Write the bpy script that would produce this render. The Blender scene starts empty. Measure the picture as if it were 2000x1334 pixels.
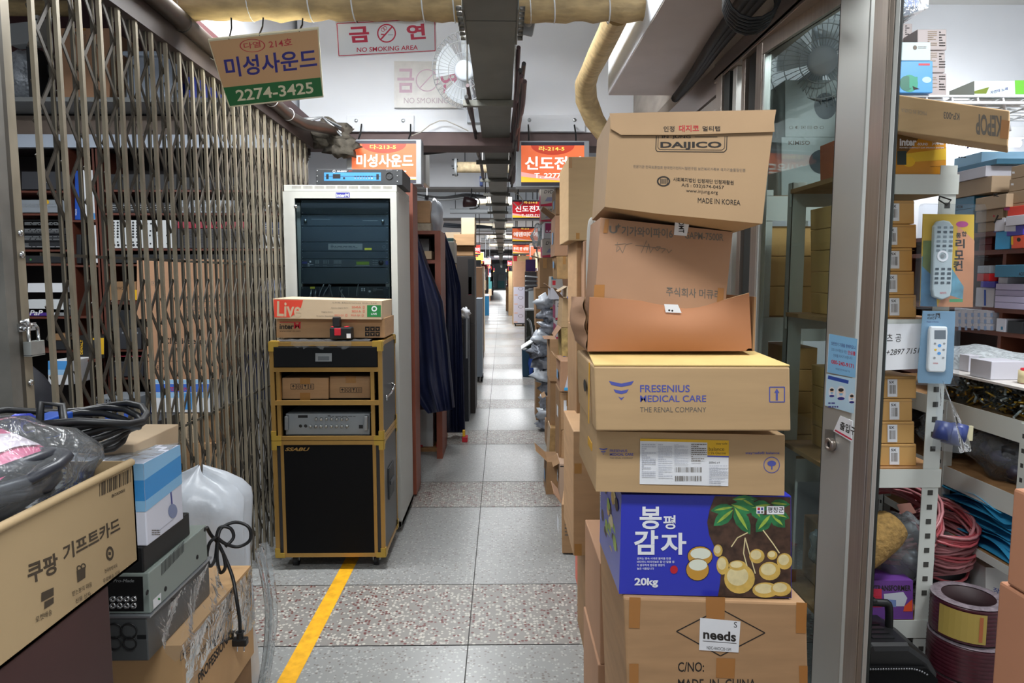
import bpy, math, random
from mathutils import Vector as V, Matrix
S = bpy.context.scene
COL = S.collection
R = math.radians
# ---------------------------------------------------------------- camera
F = 2000 * 24 / 36
CAM = V((0, 0, 1.6))
TH = math.atan(127 / F)
YA = math.atan(20 / F * math.cos(TH))
cF = V((math.sin(YA) * math.cos(TH), math.cos(YA) * math.cos(TH), -math.sin(TH)))
cR = V((math.cos(YA), -math.sin(YA), 0))
cU = cR.cross(cF)
cd = bpy.data.cameras.new('camera'); cam = bpy.data.objects.new('camera', cd); COL.objects.link(cam)
cd.lens = 24; cd.sensor_width = 36; cd.clip_start = .02; cd.clip_end = 200
cam.matrix_world = Matrix(((cR.x, cU.x, -cF.x, 0), (cR.y, cU.y, -cF.y, 0), (cR.z, cU.z, -cF.z, 1.6), (0, 0, 0, 1)))
S.camera = cam
# ---------------------------------------------------------------- light and exposure
S.view_settings.view_transform = 'Standard'; S.view_settings.look = 'None'
S.view_settings.gamma = 1; S.view_settings.use_curve_mapping = False
S.view_settings.exposure = 0.0
w = bpy.data.worlds.new('world'); S.world = w; w.use_nodes = True
w.node_tree.nodes['Background'].inputs[0].default_value = (.93, .97, 1, 1)
w.node_tree.nodes['Background'].inputs[1].default_value = .5
LAMPS = [(0, .6, 3.05, 48), (-.75, 3.4, 3.3, 95), (-.75, 7.2, 3.15, 85), (-.8, 11.4, 3.15, 115), (.75, 16.3, 3.15, 170), (-.8, 21.3, 3.15, 230), (.75, 27, 3.15, 270), (-.8, 42, 3.15, 480), (.75, 75, 3.15, 1400),
         (1.95, 1.7, 3.0, 46), (-2.6, 3.3, 3.0, 42)]
# ---------------------------------------------------------------- colours and materials
def C(h):
    h = h.lstrip('#'); o = []
    for i in (0, 2, 4):
        c = int(h[i:i + 2], 16) / 255
        o.append(c / 12.92 if c <= .04045 else ((c + .055) / 1.055) ** 2.4)
    return (*o, 1)
MATS = {}
def mat(n, col='#808080', rough=.6, metal=0, var=0, sc=8, st=(1, 1, 1), bump=0, emit=0, coat=0, spec=.5):
    if n in MATS: return MATS[n]
    m = bpy.data.materials.new(n); MATS[n] = m; m.use_nodes = True
    nt = m.node_tree; b = nt.nodes['Principled BSDF']; c = C(col)
    b.inputs['Base Color'].default_value = c; b.inputs['Roughness'].default_value = rough
    b.inputs['Metallic'].default_value = metal; b.inputs['Specular IOR Level'].default_value = spec
    b.inputs['Coat Weight'].default_value = coat
    if var or bump:
        tc = nt.nodes.new('ShaderNodeTexCoord'); mp = nt.nodes.new('ShaderNodeMapping'); no = nt.nodes.new('ShaderNodeTexNoise')
        nt.links.new(tc.outputs['Object'], mp.inputs[0]); nt.links.new(mp.outputs[0], no.inputs['Vector'])
        mp.inputs['Scale'].default_value = st; no.inputs['Scale'].default_value = sc; no.inputs['Detail'].default_value = 4
        if var:
            mx = nt.nodes.new('ShaderNodeMix'); mx.data_type = 'RGBA'
            mx.inputs[6].default_value = tuple(x * (1 - var) for x in c[:3]) + (1,)
            mx.inputs[7].default_value = tuple(min(1, x * (1 + var)) for x in c[:3]) + (1,)
            cr = nt.nodes.new('ShaderNodeMapRange'); cr.inputs[1].default_value = .3; cr.inputs[2].default_value = .7
            nt.links.new(no.outputs[0], cr.inputs[0]); nt.links.new(cr.outputs[0], mx.inputs[0]); nt.links.new(mx.outputs[2], b.inputs['Base Color'])
        if bump:
            bp = nt.nodes.new('ShaderNodeBump'); bp.inputs['Strength'].default_value = bump; bp.inputs['Distance'].default_value = .01
            nt.links.new(no.outputs[0], bp.inputs['Height']); nt.links.new(bp.outputs[0], b.inputs['Normal'])
    if emit:
        b.inputs['Emission Color'].default_value = c; b.inputs['Emission Strength'].default_value = emit
    return m
def film(n, col='#ffffff', clear=.75, rough=.08, sc=14, bump=.6, body=.0, bodycol='#d8dce0', st=(1, 1, 1)):
    """clear sheet: transparent + glossy by Fresnel, with optional milky body"""
    if n in MATS: return MATS[n]
    m = bpy.data.materials.new(n); MATS[n] = m; m.use_nodes = True
    nt = m.node_tree; nt.nodes.clear(); N = nt.nodes.new; L = nt.links.new
    out = N('ShaderNodeOutputMaterial'); tr = N('ShaderNodeBsdfTransparent'); gl = N('ShaderNodeBsdfGlossy'); df = N('ShaderNodeBsdfDiffuse')
    tr.inputs[0].default_value = C(col); gl.inputs['Roughness'].default_value = rough; df.inputs[0].default_value = C(bodycol)
    m1 = N('ShaderNodeMixShader'); m1.inputs[0].default_value = body; L(tr.outputs[0], m1.inputs[1]); L(df.outputs[0], m1.inputs[2])
    fr = N('ShaderNodeLayerWeight'); fr.inputs[0].default_value = 1 - clear
    m2 = N('ShaderNodeMixShader'); L(fr.outputs['Fresnel'], m2.inputs[0]); L(m1.outputs[0], m2.inputs[1]); L(gl.outputs[0], m2.inputs[2])
    if bump:
        tc = N('ShaderNodeTexCoord'); mp = N('ShaderNodeMapping'); no = N('ShaderNodeTexNoise'); bp = N('ShaderNodeBump')
        mp.inputs['Scale'].default_value = st; no.inputs['Scale'].default_value = sc; no.inputs['Detail'].default_value = 3; no.inputs['Distortion'].default_value = 1.5
        L(tc.outputs['Object'], mp.inputs[0]); L(mp.outputs[0], no.inputs['Vector']); L(no.outputs[0], bp.inputs['Height']); bp.inputs['Strength'].default_value = bump; bp.inputs['Distance'].default_value = .03
        L(bp.outputs[0], gl.inputs['Normal']); L(bp.outputs[0], fr.inputs['Normal'])
    L(m2.outputs[0], out.inputs[0]); return m
# ---------------------------------------------------------------- where a sight line meets a plane of the place
def ray(px, py): return cF + cR * ((px - 1000) / F) + cU * ((667 - py) / F)
def at(px, py, d): r = ray(px, py); return CAM + r * (d / r.y)
class PL:
    def __init__(s, p0, n): s.p = V(p0); s.n = V(n).normalized()
    def hit(s, px, py): r = ray(px, py); return CAM + r * ((s.p - CAM).dot(s.n) / r.dot(s.n))
def FP(d, yaw=0, pitch=0, px=980, py=540):
    return PL(at(px, py, d), (math.sin(R(yaw)) * math.cos(R(pitch)), -math.cos(R(yaw)) * math.cos(R(pitch)), math.sin(R(pitch))))
def XP(x): return PL((x, 0, 0), (-1 if x > 0 else 1, 0, 0))
def ZP(z): return PL((0, 0, z), (0, 0, 1 if z < 1.6 else -1))
def seg(p, q): # vertical plane through two points
    d = V(q) - V(p); n = V((d.y, -d.x, 0)); 
    if n.dot(CAM - V(p)) < 0: n = -n
    return PL(p, n)
FONT = {}
def glyphs(s, bold=0, shear=0):
    k = (s, bold, shear)
    if k not in FONT:
        c = bpy.data.curves.new('t', 'FONT'); c.body = s; c.offset = bold; c.shear = shear; c.resolution_u = 3
        o = bpy.data.objects.new('t', c); COL.objects.link(o)
        dg = bpy.context.evaluated_depsgraph_get(); me = bpy.data.meshes.new_from_object(o.evaluated_get(dg))
        vs = [v.co.copy() for v in me.vertices]; fs = [tuple(p.vertices) for p in me.polygons]
        bpy.data.objects.remove(o); bpy.data.curves.remove(c); bpy.data.meshes.remove(me)
        if not vs: vs = [V((0, 0, 0)), V((1, 0, 0)), V((0, 1, 0))]; fs = []
        x0 = min(v.x for v in vs); x1 = max(v.x for v in vs); y0 = min(v.y for v in vs); y1 = max(v.y for v in vs)
        FONT[k] = ([((v.x - x0) / (x1 - x0 + 1e-9), (v.y - y0) / (y1 - y0 + 1e-9)) for v in vs], fs)
    return FONT[k]
class MB:
    def __init__(s): s.v = []; s.f = []; s.m = []; s.sm = []; s.mats = []; s.lift = 0
    def mi(s, m):
        if m not in s.mats: s.mats.append(m)
        return s.mats.index(m)
    def add(s, vs, fs, m, smooth=False):
        b = len(s.v); s.v += [V(v) for v in vs]; k = s.mi(m)
        for f in fs: s.f.append(tuple(b + i for i in f)); s.m.append(k); s.sm.append(smooth)
        return s
    def poly(s, pts, m): return s.add(pts, [tuple(range(len(pts)))], m)
    def prism(s, pts, vec, m, side=None):
        n = len(pts); pts = [V(p) for p in pts]; vec = V(vec); vs = pts + [p + vec for p in pts]
        s.add(vs, [tuple(range(n)), tuple(range(2 * n - 1, n - 1, -1))] + [(i, i + n, (i + 1) % n + n, (i + 1) % n) for i in range(n)], m)
        if side:
            k = s.mi(side)
            for i in range(n): s.m[-1 - i] = k
        return s
    def hexa(s, a, b, m): # two quads, matching order
        return s.add(list(a) + list(b), [(0, 1, 2, 3), (7, 6, 5, 4), (0, 4, 5, 1), (1, 5, 6, 2), (2, 6, 7, 3), (3, 7, 4, 0)], m)
    def box(s, c, sz, m, rz=0, M=None):
        M = M or Matrix.Rotation(R(rz), 3, 'Z'); c = V(c); x, y, z = sz[0] / 2, sz[1] / 2, sz[2] / 2
        P = [c + M @ V(p) for p in ((-x, -y, -z), (x, -y, -z), (x, -y, z), (-x, -y, z), (-x, y, -z), (x, y, -z), (x, y, z), (-x, y, z))]
        return s.hexa(P[:4], P[4:], m)
    def bx(s, x0, x1, y0, y1, z0, z1, m): return s.box(((x0 + x1) / 2, (y0 + y1) / 2, (z0 + z1) / 2), (abs(x1 - x0), abs(y1 - y0), abs(z1 - z0)), m)
    def tube(s, path, r, m, n=8, caps=True, closed=False):
        P = [V(p) for p in path]; k = len(P); rs = r if isinstance(r, (list, tuple)) else [r] * k
        vs = []; up = V((0, 0, 1)); u = None
        for i in range(k):
            t = (P[(i + 1) % k] - P[i - 1]) if closed or 0 < i < k - 1 else (P[1] - P[0] if i == 0 else P[-1] - P[-2])
            t = t.normalized() if t.length > 1e-9 else V((0, 0, 1))
            if u is None: u = t.cross(up if abs(t.z) < .9 else V((1, 0, 0)))
            u = (u - t * u.dot(t)); u = u.normalized() if u.length > 1e-6 else t.orthogonal().normalized()
            w2 = t.cross(u)
            for j in range(n):
                a = 2 * math.pi * j / n; vs.append(P[i] + u * math.cos(a) * rs[i] + w2 * math.sin(a) * rs[i])
        fs = []
        for i in range(k if closed else k - 1):
            for j in range(n):
                a, b2 = i * n, ((i + 1) % k) * n; fs.append((a + j, a + (j + 1) % n, b2 + (j + 1) % n, b2 + j))
        s.add(vs, fs, m, True)
        if caps and not closed:
            b = len(s.v) - len(vs); kk = s.mi(m)
            s.f += [tuple(b + j for j in range(n)), tuple(b + (k - 1) * n + j for j in range(n - 1, -1, -1))]; s.m += [kk, kk]; s.sm += [False, False]
        return s
    def cyl(s, p, q, r, m, n=16): return s.tube([p, q], r, m, n)
    def lathe(s, prof, c, m, n=24, ax=(0, 0, 1), closed=False):
        ax = V(ax).normalized(); u = ax.orthogonal().normalized(); w2 = ax.cross(u); c = V(c); vs = []
        for r, z in prof:
            for j in range(n):
                a = 2 * math.pi * j / n; vs.append(c + ax * z + (u * math.cos(a) + w2 * math.sin(a)) * r)
        k = len(prof); fs = [(i * n + j, i * n + (j + 1) % n, ((i + 1) % k) * n + (j + 1) % n, ((i + 1) % k) * n + j) for i in range(k if closed else k - 1) for j in range(n)]
        return s.add(vs, fs, m, True)
    def blob(s, c, sz, m, seed=0, amp=.2, nu=16, nv=10, fr=3.0, M=None, flat=-1):
        rnd = random.Random(seed); ph = [rnd.uniform(0, 6.3) for _ in range(9)]; c = V(c); vs = []; fs = []; M = M or Matrix.Identity(3)
        for i in range(nv + 1):
            t = math.pi * i / nv
            for j in range(nu):
                a = 2 * math.pi * j / nu; d = V((math.sin(t) * math.cos(a), math.sin(t) * math.sin(a), math.cos(t)))
                k = 1 + amp * (math.sin(fr * d.x * 2 + ph[0]) * math.sin(fr * d.y * 2 + ph[1]) + .6 * math.sin(fr * 2.3 * d.z + ph[2] + 2 * d.x) + .5 * math.sin(fr * 4 * d.x + ph[3]) * math.sin(fr * 4 * d.z + ph[4]))
                p = V((d.x * sz[0] * k, d.y * sz[1] * k, max(d.z * k, flat) * sz[2])); vs.append(c + M @ p)
        for i in range(nv):
            for j in range(nu): fs.append((i * nu + j, (i + 1) * nu + j, (i + 1) * nu + (j + 1) % nu, i * nu + (j + 1) % nu))
        return s.add(vs, fs, m, True)
    def grid(s, fn, nu, nv, m, smooth=True):
        vs = [fn(i / nu, j / nv) for j in range(nv + 1) for i in range(nu + 1)]
        return s.add(vs, [(j * (nu + 1) + i, j * (nu + 1) + i + 1, (j + 1) * (nu + 1) + i + 1, (j + 1) * (nu + 1) + i) for j in range(nv) for i in range(nu)], m, smooth)
    # --- printing on a flat face: pl is the face's plane
    def L(s): s.lift += 1; return .0005 + .000016 * min(s.lift, 320)
    def qd(s, pl, pts, m, off=None):
        o = pl.n * (off if off is not None else s.L()); return s.poly([pl.hit(*p) + o for p in pts], m)
    def rc(s, pl, x0, y0, x1, y1, m): return s.qd(pl, [(x0, y0), (x1, y0), (x1, y1), (x0, y1)], m)
    def ln(s, pl, pts, wd, m):
        for (x0, y0), (x1, y1) in zip(pts, pts[1:]):
            dx, dy = x1 - x0, y1 - y0; l = math.hypot(dx, dy) or 1; nx, ny = -dy / l * wd / 2, dx / l * wd / 2
            s.qd(pl, [(x0 + nx, y0 + ny), (x1 + nx, y1 + ny), (x1 - nx, y1 - ny), (x0 - nx, y0 - ny)], m)
        return s
    def ring(s, pl, cx, cy, r, wd, m, ry=None, n=28):
        ry = ry or r; o = pl.n * s.L(); k = wd / r
        vs = [pl.hit(cx + math.cos(2 * math.pi * i / n) * r * q, cy + math.sin(2 * math.pi * i / n) * ry * q) + o for q in (1, 1 - k) for i in range(n)]
        return s.add(vs, [(i, (i + 1) % n, n + (i + 1) % n, n + i) for i in range(n)], m)
    def disc(s, pl, cx, cy, r, m, ry=None, n=20):
        ry = ry or r; return s.qd(pl, [(cx + math.cos(2 * math.pi * i / n) * r, cy + math.sin(2 * math.pi * i / n) * ry) for i in range(n)], m)
    def tx(s, pl, t, q, m, bold=0, shear=0):
        """q = (x0,y0,x1,y1) or three corners TL,TR,BL of the text block on the face"""
        if len(q) == 4: a, b, c = (q[0], q[3]), (q[2], q[3]), (q[0], q[1])
        else: c, tr, a = q; b = (a[0] + tr[0] - c[0], a[1] + tr[1] - c[1])
        A, B, D = pl.hit(*a), pl.hit(*b), pl.hit(*c); gv, gf = glyphs(t, bold, shear); o = pl.n * s.L()
        return s.add([A + (B - A) * x + (D - A) * y + o for x, y in gv], gf, m)
    def bars(s, pl, x0, y0, x1, y1, m, n=20, seed=1, vert=False):
        rnd = random.Random(seed); L = (y1 - y0) if vert else (x1 - x0); st = L / n
        for i in range(n):
            a = i * st; b = a + st * rnd.choice((.25, .45, .7))
            s.rc(pl, x0, y0 + a, x1, y0 + b, m) if vert else s.rc(pl, x0 + a, y0, x0 + b, y1, m)
        return s
    def lines(s, pl, x0, y0, x1, y1, n, m, seed=3, wd=.45): # unreadable small print
        rnd = random.Random(seed); h = (y1 - y0) / n
        for i in range(n):
            x = x0
            while x < x1:
                e = min(x1, x + rnd.uniform(.06, .2) * (x1 - x0)); s.rc(pl, x, y0 + i * h, e, y0 + (i + wd) * h, m); x = e + .03 * (x1 - x0)
                if rnd.random() < .12: break
        return s
    def build(s, name, parent=None, loc=None, bevel=0):
        if loc is None:
            xs = [v.x for v in s.v]; ys = [v.y for v in s.v]; loc = V(((min(xs) + max(xs)) / 2, (min(ys) + max(ys)) / 2, min(v.z for v in s.v)))
        me = bpy.data.meshes.new(name); me.from_pydata([v - loc for v in s.v], [], s.f)
        for m in s.mats: me.materials.append(m)
        me.polygons.foreach_set('material_index', s.m); me.polygons.foreach_set('use_smooth', s.sm); me.update()
        o = bpy.data.objects.new(name, me); COL.objects.link(o)
        if parent: o.parent = parent; o.location = loc - V(parent['_w'])
        else: o.location = loc
        o['_w'] = list(loc)
        if bevel:
            b = o.modifiers.new('b', 'BEVEL'); b.width = bevel; b.segments = 2; b.limit_method = 'ANGLE'; b.angle_limit = R(40)
        return o
class T:
    """one thing: meshes asked for with mb() become its parts (and sub-parts)"""
    def __init__(s, name, label, cat, group=None): s.n = name; s.l = label; s.c = cat; s.g = group; s.ms = []
    def mb(s, part='body', sub=None, bv=0, label=None): m = MB(); s.ms.append((part, m, sub, bv, label)); return m
    def tag(s, o):
        o['label'] = s.l; o['category'] = s.c
        if s.g: o['group'] = s.g
        return o
    def done(s, loc=None):
        ms = [x for x in s.ms if x[1].v]
        if len(ms) == 1: return s.tag(ms[0][1].build(s.n, None, None, ms[0][3]))
        if loc is None:
            vs = [v for x in ms for v in x[1].v]; xs = [v.x for v in vs]; ys = [v.y for v in vs]
            loc = V(((min(xs) + max(xs)) / 2, (min(ys) + max(ys)) / 2, min(v.z for v in vs)))
        r = bpy.data.objects.new(s.n, None); COL.objects.link(r); r.location = loc; r['_w'] = list(loc); r.empty_display_size = .05
        bm = {}
        for part, m, sub, bv, lab in ms:
            o = m.build(part, bm[id(sub)] if sub else r, None, bv); bm[id(m)] = o
            if lab: o['label'] = lab
        return s.tag(r)
def struct(mb, name, bevel=0, parent=None): o = mb.build(name, parent, None, bevel); o['kind'] = 'structure'; return o
def dup(root, off, label=None, group=None, rz=None):
    r = root.copy(); COL.objects.link(r); r.location = root.location + V(off)
    if label: r['label'] = label
    if group: r['group'] = group
    if rz is not None: r.rotation_euler.z = rz
    for ch in list(root.children):
        c = ch.copy(); COL.objects.link(c); c.parent = r
        for g in list(ch.children): d = g.copy(); COL.objects.link(d); d.parent = c
    return r
class BX(T):
    """a carton given by the outline of its face on a plane and its depth behind that face"""
    def __init__(s, label, quad, pl, dep, m, name='cardboard_box', cat='box', group=None, bv=.003, back=None, side=None):
        super().__init__(name, label, cat, group)
        if not isinstance(pl, PL): pl = FP(pl)
        s.pl = pl; s.b = s.mb('carton' if 'box' in name else 'body', bv=bv)
        if len(quad) == 4 and not isinstance(quad[0], (tuple, list)): x0, y0, x1, y1 = quad; quad = [(x0, y0), (x1, y0), (x1, y1), (x0, y1)]
        P = [pl.hit(*q) for q in quad]; s.P = P
        s.back = V(back) if back is not None else (-V((pl.n.x, pl.n.y, 0)).normalized() * dep)
        s.b.prism(P, s.back, m, side)
    def tape(s, x0, y0, x1, y1, m=None, q=None): s.mb('tape').qd(s.pl, q or [(x0, y0), (x1, y0), (x1, y1), (x0, y1)], m or TAPE, .0012); return s
    def tx(s, *a, **k): s.b.tx(s.pl, *a, **k); return s
    def rc(s, *a): s.b.rc(s.pl, *a); return s
    def qd(s, *a): s.b.qd(s.pl, *a); return s
    def sticker(s, pts, m, name='label_sticker'):
        mb = s.mb(name); mb.qd(s.pl, pts if isinstance(pts[0], (tuple, list)) else [(pts[0], pts[1]), (pts[2], pts[1]), (pts[2], pts[3]), (pts[0], pts[3])], m, .0016); mb.lift = 90; return mb
CB = mat('cardboard', '#ad8862', .75, var=.10, sc=5, st=(1, 1, 6), bump=.06)
CB2 = mat('cardboard_tan', '#b6976f', .72, var=.06, sc=4, st=(1, 1, 8), bump=.05)
CB3 = mat('cardboard_pinkish', '#a98163', .75, var=.07, sc=4, bump=.05)
CB4 = mat('cardboard_pale', '#c4ad8f', .75, var=.08, sc=4, bump=.05)
CBD = mat('cardboard_dull', '#93714e', .8, var=.15, sc=6, bump=.1)
CBE = mat('cardboard_edge', '#d2b48a', .85, var=.2, sc=60)
TAPE = mat('packing_tape', '#a87942', .25, var=.06, sc=5)
TAPEC = film('clear_tape', clear=.55, body=.25, bodycol='#c7ab7f')
INK = mat('black_ink', '#25201d', .7); INKB = mat('blue_ink', '#4a4f92', .7); INKG = mat('grey_ink', '#6d655c', .7); INKR = mat('red_ink', '#b0272c', .6)
WH = mat('white_paint', '#e6e8ea', .55); PAPER = mat('white_paper', '#e4e6ea', .7, var=.03, sc=9); BLK = mat('black_plastic', '#17181a', .45); DK = mat('dark_grey', '#2c2e31', .5)
GREY = mat('grey_plastic', '#8d9092', .5); RED = mat('red_plastic', '#c02130', .4); BLUE = mat('blue_print', '#2f86c8', .4); YEL = mat('yellow_print', '#e3b31c', .5)
STEEL = mat('stainless_steel', '#9c958d', .28, 1, var=.08, sc=3, st=(30, 30, .6)); CHROME = mat('chrome', '#c8cacc', .15, 1)
ALU = mat('aluminium', '#b4b8ba', .35, 1)
GLASS = film('clear_glass', '#e0e8e7', clear=.9, rough=.02, bump=0)
PLASTIC = film('clear_plastic', '#f2f5f8', clear=.8, rough=.18, sc=12, bump=.55, body=.10)
CLING = film('cling_film_clear', '#f4f6f8', clear=.92, rough=.15, sc=16, bump=.35, body=.03)
PLASTIC2 = film('milky_plastic', '#e8eef0', clear=.75, rough=.2, sc=9, bump=.6, body=.22)
WOOD = mat('brown_wood', '#6d3a28', .5, var=.2, sc=3, st=(1, 6, 6)); WOODD = mat('dark_wood', '#4a2a20', .55, var=.2, sc=3, st=(1, 6, 6))
# ================================================================ setting
m = MB()
def terrazzo(n, base, chip1, chip2, sc, thr, dens, rough):
    mt = bpy.data.materials.new(n); mt.use_nodes = True; nt = mt.node_tree; b = nt.nodes['Principled BSDF']; N = nt.nodes.new; L = nt.links.new
    tc = N('ShaderNodeTexCoord'); v = N('ShaderNodeTexVoronoi'); v.inputs['Scale'].default_value = sc; no = N('ShaderNodeTexNoise'); no.inputs['Scale'].default_value = 1.3; no.inputs['Detail'].default_value = 5
    L(tc.outputs['Object'], v.inputs['Vector']); L(tc.outputs['Object'], no.inputs['Vector'])
    sp = N('ShaderNodeSeparateColor'); L(v.outputs['Color'], sp.inputs[0])
    rp = N('ShaderNodeValToRGB'); e = rp.color_ramp; e.interpolation = 'CONSTANT'
    e.elements[0].position = 0; e.elements[0].color = C(base); e.elements[1].position = 1 - dens; e.elements[1].color = C(chip1)
    q = e.elements.new(1 - dens * .35); q.color = C(chip2)
    L(sp.outputs[0], rp.inputs[0])
    ds = N('ShaderNodeMath'); ds.operation = 'LESS_THAN'; ds.inputs[1].default_value = thr; L(v.outputs['Distance'], ds.inputs[0])
    mx = N('ShaderNodeMix'); mx.data_type = 'RGBA'; mx.inputs[6].default_value = C(base); L(ds.outputs[0], mx.inputs[0]); L(rp.outputs[0], mx.inputs[7])
    m2 = N('ShaderNodeMix'); m2.data_type = 'RGBA'; m2.blend_type = 'MULTIPLY'; m2.inputs[0].default_value = 1
    r2 = N('ShaderNodeMapRange'); r2.inputs[3].default_value = .82; r2.inputs[4].default_value = 1.1; L(no.outputs[0], r2.inputs[0])
    L(mx.outputs[2], m2.inputs[6]); cc = N('ShaderNodeCombineColor'); [L(r2.outputs[0], cc.inputs[i]) for i in range(3)]; L(cc.outputs[0], m2.inputs[7])
    L(m2.outputs[2], b.inputs['Base Color']); b.inputs['Roughness'].default_value = rough; MATS[n] = mt; return mt
TZ = terrazzo('terrazzo_plain', '#8f908e', '#a9a9a6', '#77726e', 85, .5, .35, .3)
TP = terrazzo('terrazzo_pebble', '#87847f', '#b5b1a8', '#6a3f3c', 62, .45, .75, .4)
GR = mat('floor_joint', '#3c3b39', .8)
fl = MB(); ys = [-1.5]; y = 2.84 - 1.79 * 3
bands = []
while y < 100: bands += [(y, y + .59, TP), (y + .59, y + 1.79, TZ)]; y += 1.79
for a, b, mm in bands: fl.add([(-4.4, a, 0), (3.2, a, 0), (3.2, b, 0), (-4.4, b, 0)], [(0, 1, 2, 3)], mm)
for a, b, mm in bands: 
    fl.add([(-4.4, a - .003, .0006), (3.2, a - .003, .0006), (3.2, a + .003, .0006), (-4.4, a + .003, .0006)], [(0, 1, 2, 3)], GR)
    if mm is TZ: fl.add([(-4.4, b - .003, .0006), (3.2, b - .003, .0006), (3.2, b + .003, .0006), (-4.4, b + .003, .0006)], [(0, 1, 2, 3)], GR)
fl.add([(-.152, -1, .0006), (-.147, -1, .0006), (-.147, 100, .0006), (-.152, 100, .0006)], [(0, 1, 2, 3)], GR)
struct(fl, 'floor')
FY = mat('floor_line_yellow', '#e0a414', .6, var=.18, sc=20)
m = MB(); m.add([(-.892, 1.2, .0013), (-.817, 1.2, .0013), (-.817, 3.78, .0013), (-.892, 3.78, .0013)], [(0, 1, 2, 3)], FY); o = m.build('trim_1'); o['kind'] = 'structure'; o['label'] = 'yellow painted guide line on the terrazzo floor'
PW = mat('wall_paint_white', '#eef1f6', .6, var=.04, sc=1.5, bump=.03); PG = mat('wall_paint_grey', '#b9bec2', .6, var=.04, sc=2)
MAR = mat('maroon_paint', '#4b2a2c', .5, var=.25, sc=4, st=(1, 1, 1)); CEILM = mat('ceiling_paint', '#e6e9ec', .7, var=.03, sc=2)
PLASTER = mat('rough_plaster', '#a79f96', .9, var=.2, sc=9, st=(1, .35, 1), bump=1.0)
m = MB(); m.bx(-4.4, 3.2, -1.2, 101, 3.7, 3.8, CEILM); struct(m, 'ceiling')
m = MB(); m.bx(-4.5, -4.4, -1.2, 101, 0, 3.7, PG); struct(m, 'wall_left')
m = MB(); m.bx(3.2, 3.3, -1.2, 101, 0, 3.7, PW); struct(m, 'wall_right')
m = MB(); m.bx(-4.4, 3.2, 101, 101.1, 0, 3.7, PW); struct(m, 'wall_far')
# white cross beam over the aisle with maroon underside
zb = at(980, 258, 5.2).z; zm = at(980, 284, 5.2).z
m = MB(); xl = at(585, 200, 5.2).x; xr = at(1178, 200, 5.2).x
m.bx(xl, 1.05, 5.2, 5.5, zb, 3.7, PW); m.bx(xl - .2, 1.05, 5.215, 5.5, zm, zb, mat('beam_underside', '#6c5a58', .7, var=.15, sc=5))
beam = struct(m, 'ceiling_beam')
p = FP(5.2)
for nm, (x0, y0, x1, y1) in (('left', (678, 226, 809, 258)), ('right', (1016, 225, 1142, 258))):
    m = MB(); P = [p.hit(x0, y0), p.hit(x1, y0), p.hit(x1, y1), p.hit(x0, y1)]; m.prism([q + V((0, -.02, 0)) for q in P], (0, .02, 0), PW)
    for k in (.14, .84):
        q = P[0].lerp(P[1], k) + V((0, -.022, -.04)); m.lathe([(.001, .006), (.012, .004), (.014, 0)], q, ALU, 12, (0, -1, 0))
    t = T('mounting_board', 'white screwed board on the beam above the %s lit sign' % nm, 'board'); t.ms.append(('b', m, None, .002, None)); t.done()
# left: dividing wall of the shop beyond the gate, header over the gate
m = MB(); m.bx(-4.4, -1.52, 5.4, 5.5, 0, 3.7, MAR); struct(m, 'wall_shop_left')
m = MB(); m.prism([(-1.47, 1.2, 2.66), (-1.36, 1.2, 2.66), (-1.36, 1.2, 2.78), (-1.47, 1.2, 2.78)], (0, 3.95, -.06), MAR)
m.prism([(-1.42, 1.2, 2.55), (-1.33, 1.2, 2.55), (-1.33, 1.2, 2.66), (-1.42, 1.2, 2.66)], (0, 3.75, -.05), mat('dark_steel_beam', '#3d332f', .55, var=.3, sc=6))
struct(m, 'trim_2')
m = MB(); m.bx(-1.62, -1.52, 1.2, 5.5, 2.84, 3.7, PW); struct(m, 'wall_over_gate')
# right: dropped soffit, plaster strip, shop walls
m = MB(); m.bx(.60, .98, 1.0, 3.95, 2.62, 3.7, PW); m.bx(.604, .98, 1.0, 3.949, 2.616, 2.621, mat('soffit_grey', '#c2b7b3', .75, var=.08, sc=3)); struct(m, 'soffit')
m = MB(); m.prism([(.97, 1.0, 2.62), (1.0, 1.0, 2.575), (1.2, 1.0, 2.575), (1.2, 1.0, 2.62)], (0, 4.3, 0), PLASTER); m.bx(.98, 1.2, 1.0, 5.3, 2.62, 3.7, PLASTER); struct(m, 'trim_3')
m = MB(); m.bx(1.2, 3.2, 3.95, 4.05, 0, 3.7, PW); struct(m, 'wall_shop_right')
m = MB(); m.bx(1.15, 3.2, -.5, 3.95, 3.117, 3.18, mat('shop_ceiling', '#b9b8b4', .8, var=.03, sc=4)); struct(m, 'ceiling_shop_right')
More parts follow.
